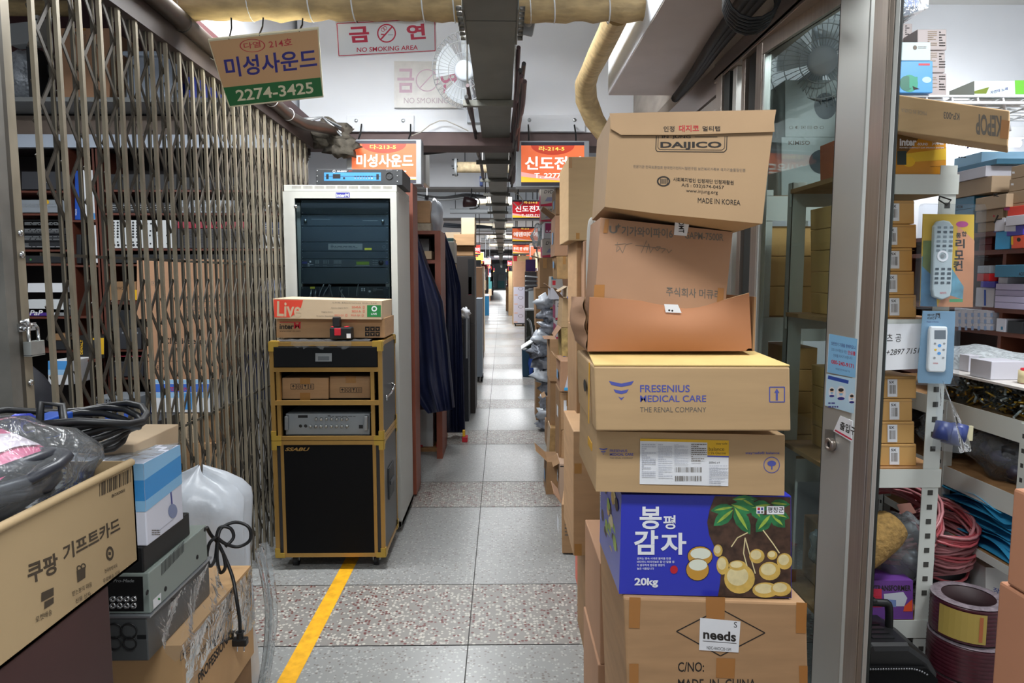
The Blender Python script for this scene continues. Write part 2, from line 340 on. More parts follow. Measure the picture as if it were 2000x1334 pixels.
# tube lamps
TUBE = mat('lit_tube', '#f4f8ff', .4, emit=9); 
for i, (x, y, z, e) in enumerate(LAMPS):
    lab = ['ceiling tube lamp nearest the camera above the aisle', 'tube lamp over the aisle before the white beam', 'tube lamp just behind the white beam'] + ['tube lamp in the aisle ceiling, %s behind the white beam' % k for k in ('second', 'third', 'fourth', 'fifth', 'sixth', 'seventh')] + ['bright tube lamp in the right hand shop', 'tube lamp in the gated left shop']
    t = T('tube_lamp', lab[i], 'lamp', 'ceiling tube lamps'); W = .6 if i > 8 else 1.2
    h = t.mb('housing', bv=.004); h.prism([(x - W / 2, y - .05, z), (x + W / 2, y - .05, z), (x + W / 2, y - .03, z + .05), (x - W / 2, y - .03, z + .05)], (0, .1, 0), WH)
    if i != 9: h.bx(x - .02, x + .02, y - .02, y + .02, z + .05, 3.71, WH)
    else: h.bx(x - .02, x + .02, y - .02, y + .02, z + .05, 3.12, WH)
    for k in (-.025, .025): t.mb('tube').cyl((x - W / 2 + .03, y + k, z - .018), (x + W / 2 - .03, y + k, z - .018), .013, TUBE, 10)
    o = t.done(); ld = bpy.data.lights.new('tube_light', 'AREA'); ld.shape = 'RECTANGLE'; ld.size = W; ld.size_y = .3; ld.energy = e; ld.color = (.95, .98, 1)
    lo = bpy.data.objects.new('tube_light', ld); COL.objects.link(lo); lo.location = (x, y, z - .05)
# ================================================================ right hand stack of cartons
def P3(a, b, c):
    A, B, D = at(*a), at(*b), at(*c); n = (B - A).cross(D - A)
    if n.dot(CAM - A) < 0: n = -n
    return PL(A, n)
TAPED = mat('brown_tape', '#a9733c', .3, var=.08, sc=6)
# tall carton at the bottom
pl = FP(1.62)
b = BX('tall brown carton with a diamond mark and white size sticker under the blue potato box', [(1218, 1167), (1576, 1178), (1588, 1752), (1238, 1752)], pl, .42, CB, bv=.006)
for q in ([(1229, 1166), (1251, 1167), (1249, 1227), (1228, 1226)], [(1555, 1176), (1576, 1177), (1574, 1237), (1554, 1236)], [(1229, 1296), (1247, 1296), (1247, 1334), (1229, 1334)], [(1560, 1300), (1577, 1300), (1577, 1334), (1561, 1334)], [(1378, 1165), (1416, 1166), (1414, 1230), (1380, 1228)], [(1399, 1285), (1436, 1286), (1434, 1325), (1398, 1323)]): b.tape(0, 0, 0, 0, TAPED, q)
b.b.ln(pl, [(1321, 1233), (1407, 1189), (1494, 1236), (1407, 1281), (1321, 1233)], 2.2, INK)
k = b.sticker([(1367, 1206), (1446, 1213), (1442, 1274), (1365, 1269)], PAPER)
k.tx(pl, 'needs', ((1373, 1228), (1437, 1234), (1373, 1247)), INK, .03); k.tx(pl, 'S', (1433, 1214, 1439, 1225), INK); k.tx(pl, 'NDC-HAOC20-15M', ((1380, 1261), (1427, 1265), (1380, 1267)), INK); k.ln(pl, [(1372, 1251), (1438, 1256)], 1, INK)
b.b.lift = 9; b.b.tx(pl, 'C/NO:', (1324, 1293, 1375, 1312), INK, .012); b.b.tx(pl, 'MADE  IN  CHINA', (1324, 1326, 1476, 1345), INK, .012); b.done()
# blue potato box
PB = mat('potato_box_blue', '#2c35b6', .35, coat=.3); PSO = mat('printed_soil', '#4a352a', .45, var=.55, sc=45)
LF = mat('printed_leaf', '#2f7a4a', .4, var=.45, sc=30); LF2 = mat('printed_leaf_light', '#9cb84a', .4, var=.25, sc=40); PT = mat('printed_potato', '#d8b45c', .4, var=.18, sc=35); PT2 = mat('printed_potato_pale', '#e6d7a4', .4, var=.12, sc=40); PT3 = mat('potato_drawing', '#c9963a', .4); PTH = mat('potato_drawing_light', '#e4e9d8', .4); PWT = mat('white_print', '#eceef4', .45)
pl = FP(1.635)
b = BX('blue printed potato box holding up the flatter cartons', [(1214, 966), (1545, 969), (1546, 1168), (1209, 1160)], pl, .34, PB, bv=.004)
B = b.b
side = seg(b.P[0], b.P[0] + V((-.0, .34, 0))); side = PL(b.P[0], (-1, 0, 0))
crv = [(1396, 969), (1386, 995), (1381, 1020), (1385, 1045), (1396, 1070), (1405, 1095), (1408, 1120), (1406, 1140), (1402, 1165)]
B.qd(pl, crv + [(1545, 1167), (1544, 971)], PSO)
def leaf(cx, cy, a, l, w_, mm):
    a = R(a); p = []
    for t, s_ in ((0, 0), (.25, .8), (.5, 1), (.75, .7), (1, 0), (.75, -.7), (.5, -1), (.25, -.8)):
        p.append((cx + math.cos(a) * l * t - math.sin(a) * w_ * s_, cy + math.sin(a) * l * t + math.cos(a) * w_ * s_))
    B.qd(pl, p, mm)
for cx, cy, a, l, w_ in ((1432, 990, 170, 45, 10), (1432, 995, 140, 50, 13), (1428, 985, 20, 45, 12), (1434, 990, 60, 62, 14), (1430, 975, 0, 50, 8), (1505, 1005, 130, 45, 14), (1505, 1002, 45, 40, 13), (1508, 1000, 20, 36, 10), (1470, 985, 60, 35, 12), (1505, 985, 170, 45, 12), (1505, 982, 5, 38, 9), (1450, 975, 30, 30, 9)):
    leaf(cx, cy, a, l, w_, LF); leaf(cx, cy, a, l * .85, w_ * .25, LF2)
for pts in ([(1455, 1050), (1452, 1080), (1460, 1110), (1470, 1130)], [(1455, 1050), (1462, 1075), (1475, 1120)], [(1490, 1035), (1510, 1062), (1522, 1080)], [(1460, 1040), (1440, 1050), (1428, 1068)]): B.ln(pl, pts, 2.2, PT2)
for i, (x, y, r, ry) in enumerate(((1478, 1086, 15, 14), (1508, 1084, 10, 9), (1532, 1096, 15, 16), (1444, 1130, 30, 29), (1503, 1115, 21, 18), (1495, 1152, 26, 15), (1411, 1104, 12, 18), (1525, 1150, 20, 14), (1402, 1075, 9, 12), (1440, 1104, 17, 10))): B.disc(pl, x, y, r, PT, ry); B.disc(pl, x - r * .12, y - ry * .18, r * .7, PT2, ry * .65)
B.disc(pl, 1367, 1086, 25, INK, 20); B.disc(pl, 1367, 1086, 24, PT3, 19); B.disc(pl, 1368, 1081, 20, PTH, 11)
B.disc(pl, 1362, 1112, 23, INK, 22); B.disc(pl, 1362, 1112, 22, PT3, 21); B.disc(pl, 1363, 1103, 18, PTH, 11)
B.tx(pl, '봉', (1249, 989, 1292, 1033), PWT, .022); B.tx(pl, '평', (1295, 1006, 1319, 1033), PWT, .02); B.tx(pl, '감', (1238, 1035, 1285, 1083), PWT, .025); B.tx(pl, '자', (1290, 1040, 1340, 1083), PWT, .025)
for i, t in enumerate(('감자는 땅속 사과로 불리울 만큼', '비타민C 비타민B와 칼·인·칼륨 등', '이 풍부하게 함유된 영양가', '높은 식품입니다')): B.tx(pl, t, (1244, 1088 + i * 6.6, 1244 + (66, 73, 54, 33)[i], 1092.5 + i * 6.6), PWT, .01)
B.disc(pl, 1316, 1112, 7.5, RED, 8); B.tx(pl, '20kg', (1239, 1128, 1285, 1147), PWT, .035)
B.rc(pl, 1477, 989, 1492, 1003, PWT); B.rc(pl, 1479, 991, 1484, 996, RED); B.rc(pl, 1486, 991, 1490, 996, INKB); B.rc(pl, 1479, 998, 1484, 1002, INKB); B.rc(pl, 1486, 998, 1490, 1002, INKG); B.rc(pl, 1497, 988, 1531, 1004, PWT); B.tx(pl, '평창군', (1499, 990, 1530, 1001), INK, .015)
for k in range(30): # printed potato field on the narrow end
    rr = random.Random(k); q = b.P[0] + V((-.0012 - .00003 * k, rr.uniform(.03, .32), -rr.uniform(.02, .22))); B.poly([q + V((0, .026 * math.cos(a), .017 * math.sin(a))) for a in [i * .7 for i in range(9)]], rr.choice((PT, PSO, LF2, PT2)))
b.done()
# two dialysis cartons
BL2 = mat('logo_blue', '#4c53a0', .6)
def fmc(B, pl, x, y, s):
    for pts in ([(0, 0), (24, 5), (48, 0), (43, 7.5), (24, 11.5), (5, 7.5)], [(9, 16), (24, 19), (38, 16), (34, 22.5), (24, 25), (13, 22.5)], [(18, 30), (24, 32.5), (30, 30), (24, 37)]): B.qd(pl, [(x + a * s, y + c * s) for a, c in pts], BL2)
pl = FP(1.615)
b = BX('yellowish carton with a white barcode label sheet resting on the blue potato box', [(1166, 842), (1533, 850), (1532, 968), (1164, 960)], pl, .36, CB2, bv=.004); B = b.b
fmc(B, pl, 1170, 875, .35); B.tx(pl, 'FRESENIUS', (1191, 878, 1225, 883), BL2, .01); B.tx(pl, 'MEDICAL CARE', (1191, 885, 1237, 890), BL2, .01); B.tx(pl, 'THE RENAL COMPANY', (1191, 893, 1236, 896), INKG)
k = b.sticker([(1250, 856), (1423, 860), (1422, 949), (1249, 945)], PAPER, 'label_sheet'); k.qd(pl, [(1250, 856), (1382, 859), (1382, 864), (1250, 861)], YEL); k.qd(pl, [(1381, 859), (1423, 860), (1423, 890), (1381, 889)], YEL)
k.tx(pl, 'balance', (1384, 873, 1414, 880), INK); k.tx(pl, '1.5% Glucose', (1384, 882, 1417, 887), INK); k.tx(pl, 'stay·safe', (1398, 864, 1420, 869), INK); k.qd(pl, [(1381, 889), (1423, 890), (1423, 893), (1381, 892)], BL2); k.tx(pl, '2000mL x 4', (1384, 901, 1405, 905), INK)
k.bars(pl, 1318, 912, 1371, 922, INKG, 26, 4); k.bars(pl, 1318, 929, 1371, 939, INKG, 26, 5)
for x in (1253, 1285, 1316): k.lines(pl, x, 867, x + 27, 906 if x == 1316 else 932, 16, mat('pale_print', '#b9bcc6', .7), x)
k.lines(pl, 1384, 908, 1420, 945, 10, mat('pale_print'), 8); k.lines(pl, 1349, 866, 1379, 902, 9, INKG, 8)
B.tx(pl, 'stay•safe® balance', (1456, 882, 1522, 888), BL2, .015); B.ring(pl, 1507, 908, 16, 1.4, BL2); B.disc(pl, 1507, 905, 8.5, BL2, 5.5); B.rc(pl, 1506, 905, 1508.5, 917, BL2)
b.mb('strap_handle').box(b.P[0] + V((-.001, .12, -.06)), (.002, .08, .02), mat('yellow_strap', '#d8a436', .5)); b.done()
pl = FP(1.57)
b = BX('longest yellowish carton with a large blue logo and up arrow', [(1160, 716), (1543, 717), (1545, 842), (1164, 842)], pl, .36, CB2, bv=.004); B = b.b
fmc(B, pl, 1189, 744, 1.02); B.tx(pl, 'FRESENIUS', (1250, 752, 1347, 766), BL2, .012); B.tx(pl, 'MEDICAL CARE', (1250, 772, 1379, 785), BL2, .012); B.tx(pl, 'THE RENAL COMPANY', (1250, 795, 1379, 805), INKG)
B.ln(pl, [(1503, 756), (1532, 756), (1532, 785), (1503, 785), (1503, 756)], 2, BL2); B.rc(pl, 1515, 765, 1519, 782, BL2); B.qd(pl, [(1517, 759), (1522, 767), (1512, 767)], BL2)
P = b.P; f = b.mb('top_flap', bv=.001); f.prism([P[0] + V((0, .002, .001)), P[1] + V((0, .002, .001)), P[1] + V((-.01, .2, .012)), P[0] + V((.01, .2, .012))], (0, 0, .004), mat('carton_top_yellow', '#d9bb78', .7, var=.1, sc=8))
b.mb('strap', bv=.001).bx(P[0].x - .002, P[0].x - .0005, P[0].y + .07, P[0].y + .082, P[3].z + .002, P[0].z, mat('yellow_strap'))
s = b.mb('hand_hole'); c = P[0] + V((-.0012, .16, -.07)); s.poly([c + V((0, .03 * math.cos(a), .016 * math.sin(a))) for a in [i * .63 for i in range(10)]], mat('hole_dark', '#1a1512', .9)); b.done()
# open carton with a sagging front flap
z0 = P[0].z + .021; t = T('cardboard_box', 'wide open reddish carton with sagging front wall behind the logo carton', 'box'); CI = mat('cardboard_inside', '#a6704b', .75, var=.05, sc=3)
d0 = 1.70; A = at(1147, 706, d0); Bq = at(1468, 706, d0); A.z = Bq.z = z0; A2 = at(1146, 580, d0); B2 = at(1458, 580, d0); hL = A2.z - z0
def wallf(u, v):
    x = A.x + (Bq.x - A.x) * u; top = hL - (.024 * (u / .62) ** 1.3 if u < .62 else .024 * math.cos((u - .62) / .38 * 2.0))
    x += (-.012 * v if u > .5 else .004 * v)
    return V((x, d0 + .02 * math.sin(math.pi * u) * v ** 2 - .02 * math.sin(3.1 * v) * math.sin(math.pi * u), z0 + top * v))
g = t.mb('front_wall'); g.grid(wallf, 24, 10, CI); g.grid(lambda u, v: wallf(u, v) + V((0, .006, 0)), 24, 10, CBD); g.grid(lambda u, v: wallf(u, 1) + V((0, .006 * v, 0)), 24, 1, CBE)
g = t.mb('side_wall'); C2 = CB3
def sidew(u, v, x=0): b_ = .022 * math.sin(math.pi * v) * math.sin(math.pi * u) + .012 * v; return V((A.x - b_ - .003 * math.sin(17 * v) * (1 - u) ** 2, d0 + .30 * u, z0 + (hL - .008 * u) * v))
g.grid(sidew, 8, 14, C2); g.grid(lambda u, v: sidew(u, v) + V((.005, 0, 0)), 8, 14, CBD)
g = t.mb('side_wall'); g.box((Bq.x + .004, d0 + .15, z0 + hL / 2), (.005, .30, hL), CBD); g = t.mb('back_wall'); g.box(((A.x + Bq.x) / 2, d0 + .30, z0 + hL * .42), (Bq.x - A.x, .005, hL * .84), CI)
g = t.mb('bottom'); g.box(((A.x + Bq.x) / 2, d0 + .15, z0 + .004), (Bq.x - A.x, .3, .006), CBD)
k = t.mb('label_sticker'); pq = FP(d0 - .004); k.qd(pq, [(1297, 594), (1324, 595), (1331, 611), (1300, 610)], PAPER); k.disc(pq, 1307, 606, 2, INK); k.disc(pq, 1313, 607, 2, INK); t.done()
# router carton standing in it
dU = 1.72; pl = P3((1166, 424, dU), (1428, 446, dU - .01), (1160, 590, dU)); bz = z0 + .012
b = BX('brown router carton with marker scribble under the topmost carton', [(1173, 425), (1431, 453), (1412, 640), (1158, 640)], pl, .25, CB3, bv=.004); B = b.b
B.tx(pl, 'U', (1190, 441, 1206, 456), INKG, .03); B.tx(pl, '+', (1204, 437, 1212, 446), INKG, .03); B.tx(pl, '기가와이파이6', ((1214, 441), (1314, 447), (1214, 460)), INKG, .02); B.tx(pl, 'GAPM-7500R', ((1337, 452), (1413, 457), (1337, 466)), INKG, .012); B.tx(pl, '주식회사 머큐리', ((1301, 560), (1407, 567), (1301, 578)), INKG, .012)
PEN = mat('pen_mark', '#7b6a5a', .7)
for pts in ([(1206, 473), (1204, 492), (1212, 484)], [(1201, 478), (1222, 476)], [(1208, 480), (1216, 494), (1222, 478), (1235, 475)], [(1241, 479), (1300, 486), (1292, 494)], [(1252, 494), (1263, 470)], [(1262, 494), (1267, 476), (1270, 494), (1276, 484)], [(1278, 484), (1284, 490), (1290, 482), (1282, 482)], [(1302, 486), (1306, 494), (1312, 488)]): B.ln(pl, pts, 1.2, PEN)
k = b.sticker([(1319, 421), (1349, 421), (1341, 461), (1316, 459)], PAPER, 'paper_strip'); k.tx(pl, 'ICOMT', ((1336, 422), (1336, 455), (1325, 422)), INK, .02)
b.tape(0, 0, 0, 0, TAPED, [(1161, 556), (1181, 556), (1180, 586), (1159, 585)]); b.tape(0, 0, 0, 0, TAPED, [(1182, 428), (1190, 428), (1186, 455), (1178, 455)]); b.tape(0, 0, 0, 0, TAPED, [(1402, 562), (1414, 563), (1412, 592), (1400, 590)]); b.done()
# topmost carton, crushed and tilted
pl = P3((1190, 300, 1.66), (1505, 315, 1.52), (1185, 404, 1.67))
b = BX('topmost tilted carton of the right stack with a folded lid flap', [(1193, 222), (1515, 216), (1500, 330), (1489, 437), (1290, 418), (1181, 404)], pl, .28, mat('cardboard_worn', '#a98b68', .75, var=.06, sc=4, bump=.08), bv=.004, back=(.005, .27, -.01)); B = b.b
fl_ = b.mb('lid_flap', bv=.001); off = pl.n * .006
fl_.prism([pl.hit(*q) + off for q in ((1192, 222), (1516, 215), (1512, 240), (1513, 258), (1330, 264), (1214, 264), (1194, 252))], -pl.n * .004, mat('cardboard_worn_flap', '#ac8d6a', .75, var=.08, sc=5, bump=.08)); fl_.tx(pl, '인정', (1297, 247, 1318, 258), INK, .012); fl_.tx(pl, '대지코', (1327, 245, 1366, 258), INKR, .02); fl_.tx(pl, '멀티탭', (1373, 247, 1407, 257), INK, .012)
for i in range(len(fl_.v)): pass
n0 = len(fl_.v)
fl_.v[14:] = [q + off for q in fl_.v[14:]]
B.ln(pl, [(1282, 266), (1281, 292), (1284, 296), (1414, 297), (1419, 292), (1420, 266)], 1.6, INK); B.ln(pl, [(1286, 266), (1285, 288), (1289, 292), (1410, 293), (1415, 289), (1416, 266)], 1, INK)
B.tx(pl, 'IN  JUNG', (1293, 265, 1349, 271), INK, .015); B.rc(pl, 1357, 267, 1401, 268, INK); B.tx(pl, 'DAIJICO', (1290, 277, 1409, 292), INK, .03)
B.tx(pl, '전문기관 한국표준협회 한국전기전자시험연구원 보건복지가족부 국가기술품질인증', ((1237, 322), (1456, 330), (1237, 328)), INKG); B.tx(pl, '사회복지법인 인정재단 인정재활원', ((1315, 346), (1433, 353), (1315, 354)), INK, .01); B.tx(pl, 'A/S : 032)574-0457', ((1331, 358), (1414, 363), (1331, 366)), INK); B.tx(pl, 'www.injung.org', ((1340, 369), (1402, 373), (1340, 377)), INK); B.tx(pl, 'MADE IN KOREA', ((1363, 386), (1446, 391), (1363, 396)), INK)
B.ring(pl, 1296, 354, 13, 3, INK, 10); [B.rc(pl, 1290 + 4 * i, 349, 1292 + 4 * i, 359, INK) for i in range(4)]
b.done()
# ================================================================ folding gate
GT = mat('gate_bar_pale', '#938a78', .45, .35, var=.25, sc=9, st=(1, 1, .4)); GD = mat('gate_bar_dark', '#4d4941', .45, .5, var=.3, sc=9, st=(1, 1, .4)); GS = mat('gate_strip', '#48423a', .5, .3, var=.3, sc=14)
gate = T('folding_gate', 'closed steel scissor gate across the left shop front', 'gate')
g = gate.mb('leading_stile'); g.bx(-1.385, -1.335, 1.86, 1.90, 0, 2.56, mat('stile_grey', '#77756f', .45, .4, var=.2, sc=8)); g.bx(-1.39, -1.34, 1.915, 1.955, 0, 2.56, GT)
g.bx(-1.372, -1.335, 1.90, 1.915, 0, 2.56, GD)
for z in (1.30, 1.18, 1.72, 1.66): g.lathe([(.001, .006), (.008, .005), (.010, 0)], (-1.335, 1.935, z), CHROME, 10, (1, 0, 0))
NB = 25; PIT = .114; JO = [2.42, 2.21, 2.0, 1.79, 1.575, 1.35, 1.14, .80, .60, .40, .20]
far_strips = []; cnt = 0
def zt(d): return 2.56 - .013 * (d - 1.9)
for i in range(NB):
    d = 2.05 + PIT * i
    g = gate.mb('upright'); a = .0095
    g.prism([(-1.349, d - .0075, .03), (-1.337, d - .0075, .03), (-1.337, d + .0075, .03), (-1.349, d + .0075, .03)], (0, 0, zt(d) - .03), GT)
    g = gate.mb('upright'); e = d + .108
    g.prism([(-1.368, e - .0055, .05), (-1.358, e - .0055, .05), (-1.358, e + .0055, .05), (-1.368, e + .0055, .05)], (0, 0, zt(e) - .06), GD)
    g.prism([(-1.358, e - .007, .05), (-1.3555, e - .007, .05), (-1.3555, e - .003, .05), (-1.358, e - .003, .05)], (0, 0, zt(e) - .06), GT)
    for z in (1.665, .965): far_strips.append(([(-1.354, d - .01, z), (-1.354, e + .005, z)], .005, GD))
    for k, z in enumerate(JO):
        for q, zz in ((0, z + .165), (1, z - .165)):
            if k in (4,) and q == 0: continue
            if k == 3 and q == 1: continue
            x0 = -1.351 if q == 0 else -1.3525
            pth = [(x0, d - .004, zz), (x0 - .002, e + .004, z + (.012 if q else -.012))]
            if q == 0 and zz > zt(d): pth[0] = (x0, d + .02, zt(d))
            far_strips.append((pth, .0062, GS))
far_strips.sort(key=lambda s: s[0][0][1])
vis = [s for s in far_strips if len(s) and s[1] > .006]
near = vis[:100]; ids = {id(s) for s in near}
def strip(g, s):
    p, q = V(s[0][0]), V(s[0][1]); dd = (q - p).normalized(); n = V((1, 0, 0)); w_ = dd.cross(n).normalized() * s[1]
    g.hexa([p + w_ + n * .002, q + w_ + n * .002, q - w_ + n * .002, p - w_ + n * .002], [p + w_ - n * .002, q + w_ - n * .002, q - w_ - n * .002, p - w_ - n * .002], s[2])
for s in near: strip(gate.mb('lattice_strip'), s)
g = gate.mb('lattice_strips_beyond')
for s in far_strips:
    if id(s) not in ids: strip(g, s)
go = gate.done(V((-1.37, 3.3, 0)))
for c in go.children:
    if c.name.startswith('lattice_strips_beyond'): c['kind'] = 'stuff'
t = T('padlock', 'worn silver padlock hanging on the gate stile', 'padlock')
c = at(57, 681, 1.87); c.x = -1.318; 
def pz(py, d): return 1.6 - (py - 540) / F * d
zc = pz(681, 1.9); g = t.mb('lock_body', bv=.003); g.box((-1.312, 1.925, zc), (.022, .058, .042), mat('padlock_zinc', '#a9aca9', .4, .8, var=.1, sc=30)); g.box((-1.312, 1.925, zc - .017), (.0225, .0585, .003), DK)
g = t.mb('shackle'); g.tube([(-1.312, 1.925 + .020 * math.cos(a), zc + .021 + (.03 if 0 < a < 3.14 else 0) * 1 + .016 * math.sin(a)) for a in [math.pi * i / 8 for i in range(9)]], .0045, CHROME, 8); t.done()
t = T('gate_hasp', 'shiny hasp and staple behind the padlock', 'hasp'); g = t.mb(); g.box((-1.332, 1.93, zc + .06), (.006, .07, .022), CHROME); g.tube([(-1.328, 1.905, zc + .075), (-1.312, 1.905, zc + .08), (-1.312, 1.912, zc + .06), (-1.328, 1.915, zc + .055)], .006, CHROME); t.done()
# pipe along the gate head with cable and ties
t = T('steel_pipe', 'brown steel pipe running along the head of the gate', 'pipe'); PIPE = mat('old_pipe', '#4b4038', .4, .5, var=.3, sc=5)
A = (-1.30, 1.2, 2.69); B_ = (-1.31, 4.35, 2.585)
g = t.mb('pipe'); g.tube([A, (-1.305, 2.9, 2.64), B_, (-1.28, 4.55, 2.58), (-1.20, 4.75, 2.60), (-1.14, 4.95, 2.62)], .036, PIPE, 14)
for k in (2.28, 2.92, 3.25, 4.0, 4.3):
    zz = 2.69 - (k - 1.2) * .0335; t.mb('cable_tie').lathe([(.037, -.004), (.040, 0), (.037, .004)], (-1.303, k, zz), WH if k in (3.25, 4.0, 4.3) else BLK, 16, (0, 1, -.03))
t.done()
t = T('electric_cable', 'thin grey cables tied along the pipe over the gate', 'cable'); g = t.mb(); rr = random.Random(5)
for k in range(4): g.tube([(-1.29 - .01 * k + rr.uniform(-.015, .015), 3.0 + .15 * j, 2.675 - .0335 * (3.0 + .15 * j - 1.2) + rr.uniform(0, .04)) for j in range(11)] + [(-1.2, 4.7, 2.66), (-1.12, 4.9, 2.64 - .02 * k)], .006, [GREY, DK, WH, GREY][k], 6)
t.done()
t = T('torn_rag', 'dirty torn rags stuffed at the pipe end beside the beam', 'rag'); g = t.mb(); g.blob((-1.22, 5.0, 2.60), (.16, .1, .09), mat('dirty_rag', '#5d574d', .9, var=.4, sc=20, bump=1), 3, .35); g.blob((-1.12, 4.95, 2.51), (.10, .06, .08), mat('dirty_rag'), 5, .35); t.done()
# ================================================================ overhead: cross pipe, trunking, signs
FOIL = mat('wrapped_lagging', '#b59c70', .6, var=.22, sc=7, st=(1.5, 5, 5), bump=.5); 
zc = at(800, 14, 3.0).z
t = T('lagged_pipe', 'tan cloth wrapped pipe crossing above the signs', 'pipe'); g = t.mb('pipe'); rr = random.Random(2)
xs = [-1.49 + i * .04 for i in range(62)]
g.tube([(x, 3.0 + rr.uniform(-.003, .003), zc + rr.uniform(-.003, .003)) for x in xs], [.056 + .004 * math.sin(i * 1.9) + rr.uniform(-.002, .003) for i in range(62)], FOIL, 18)
for x in (-1.33, -1.05, -.8, -.62, -.33, -.2, .12, .22, .45, .78): t.mb('binding_wire').lathe([(.058, -.003), (.0625, 0), (.058, .003)], (x, 3, zc), WH, 18, (1, 0, .08))
g = t.mb('end_collar'); g.cyl((-1.505, 3, zc), (-1.48, 3, zc), .066, mat('end_black', '#231c18', .6), 18); t.done()
t = T('lagged_pipe', 'tan wrapped branch pipe bending down beside the soffit', 'pipe'); g = t.mb()
pth = [(.5, 3.05, zc), (.5, 3.3, zc), (.495, 3.6, zc), (.49, 3.9, zc), (.49, 4.1, zc - .01), (.51, 4.22, zc - .07), (.57, 4.3, zc - .17), (.64, 4.34, zc - .25), (.72, 4.38, zc - .33), (.8, 4.4, zc - .42)]
g.tube(pth, [.055, .054, .056, .053, .062, .066, .062, .055, .053, .055], FOIL, 16); t.done()
# grey cable trunking
TK = mat('trunking_grey', '#6a6a63', .55, .25, var=.12, sc=5); zb = 2.63
t = T('cable_trunking', 'long dark grey cable trunking hung along the aisle ceiling', 'trunking'); g = t.mb('duct')
y = 1.0
for k in range(40):
    L = [1.55, .33, 1.25, 1.1, .9, .9][k] if k < 6 else 2.4; g.bx(-.145, .06, y, y + L - .006, zb + .0008 * (k % 2), zb + .11, TK); y += L
g = t.mb('joint_plate', bv=.002)
for sx in (-.15, .065): g.bx(sx - .004, sx + .004, 2.75, 3.15, zb - .004, zb + .1, TK)
for sx, o in ((-.156, -1), (.071, 1)):
    for k in range(7): t.mb('bolt').cyl((sx, 2.78 + k * .055, zb + .012), (sx + o * .022, 2.78 + k * .055, zb + .012), .010, mat('bolt_zinc', '#7d7b76', .4, .8), 8)
hy = [4.13, 6.2, 7.35, 8.6, 9.8, 11, 12.6, 14.8, 16.6, 18.5, 21, 24.6, 27, 31]
for yy in hy:
    g = t.mb('hanger'); g.bx(-.225, .105, yy - .02, yy + .02, zb - .035, zb - .002, TK); 
    for x in (-.2, .08): g.cyl((x, yy, zb - .03), (x, yy, 3.69), .006, mat('rod', '#4c4a46', .5, .6), 6)
t.done()
for k, (x, y0, y1, lab) in enumerate(((.078, 3.35, 7.2, 'black cables sagging along the right side of the trunking'), (-.19, 4.0, 7.6, 'thin black cables hanging on the left side of the trunking'))):
    t = T('electric_cable', lab, 'cable'); g = t.mb(); rr = random.Random(k)
    for j in range(5 if k == 0 else 2): g.tube([(x + .009 * j * (1 if k == 0 else -.6) + rr.uniform(-.004, .004), y0 + (y1 - y0) * i / 12, zb + .05 - .02 * j - (.10 if k == 0 else .05) * abs(math.sin(i * .7 + j))) for i in range(13)], .011, BLK if j % 2 else mat('maroon_cable', '#3a2328', .5), 7)
    t.done()
t = T('junction_box', 'grey plastic junction box beside the trunking above the aisle', 'box'); p = at(1022, 48, 3.1); g = t.mb('housing', bv=.006); M = Matrix.Rotation(R(12), 3, 'Y') @ Matrix.Rotation(R(25), 3, 'X')
g.box(p, (.10, .08, .075), GREY, M=M)
for sx in (-.022, .022): t.mb('cover_plug').lathe([(.001, .006), (.014, .005), (.017, 0)], p + M @ V((sx, -.04, .015)), mat('pale_grey', '#a8aaa8', .5), 14, M @ V((0, -1, 0)))
t.mb('bracket').cyl(p + V((0, 0, .03)), p + V((0, 0, .59)), .006, DK, 6); t.done()
def hooks(t, pts, z1=None):
    for p, q in pts: t.mb('hanging_wire').tube([p, (V(p) + V(q)) / 2 + V((.006, 0, 0)), q], .0035, BLK, 6)
# tan sign 214
BT = mat('sign_tan', '#cba379', .45); GN = mat('sign_green', '#1d6b3a', .45); NAVY = mat('sign_navy', '#2e2f84', .45); SR = mat('sign_red', '#b93340', .45); CRM = mat('sign_cream', '#dcd7bb', .5)
pl = P3((406, 78, 2.92), (622, 55, 2.94), (447, 210, 3.16)); Q = [(406, 78), (622, 55), (632, 190), (447, 210)]
t = T('shop_sign', 'hanging tan and green shop sign with navy lettering', 'sign'); b = t.mb('board'); b.prism([pl.hit(*q) for q in Q], -pl.n * .012, CRM)
b.qd(pl, [(409, 81), (620, 58), (626, 151), (436, 171)], BT); b.qd(pl, [(436, 171), (626, 151), (630, 187), (449, 207)], GN)
b.ring(pl, 493, 89, 25, 2.2, SR, 13); b.tx(pl, '다열', ((475, 84), (508, 80), (477, 96)), SR, .01); b.tx(pl, '214호', ((524, 79), (569, 74), (526, 93)), SR, .01)
b.tx(pl, '미성사운드', ((436, 113), (613, 94), (443, 152)), NAVY, .022); b.tx(pl, '2274-3425', ((459, 176), (608, 160), (464, 198)), CRM, .018)
hooks(t, [(pl.hit(447, 77), (pl.hit(447, 77).x - .01, 2.99, zc - .05)), (pl.hit(584, 62), (pl.hit(580, 40).x, 2.99, zc - .05)), (pl.hit(506, 69), (pl.hit(506, 69).x, 2.99, zc - .05))]); t.done()
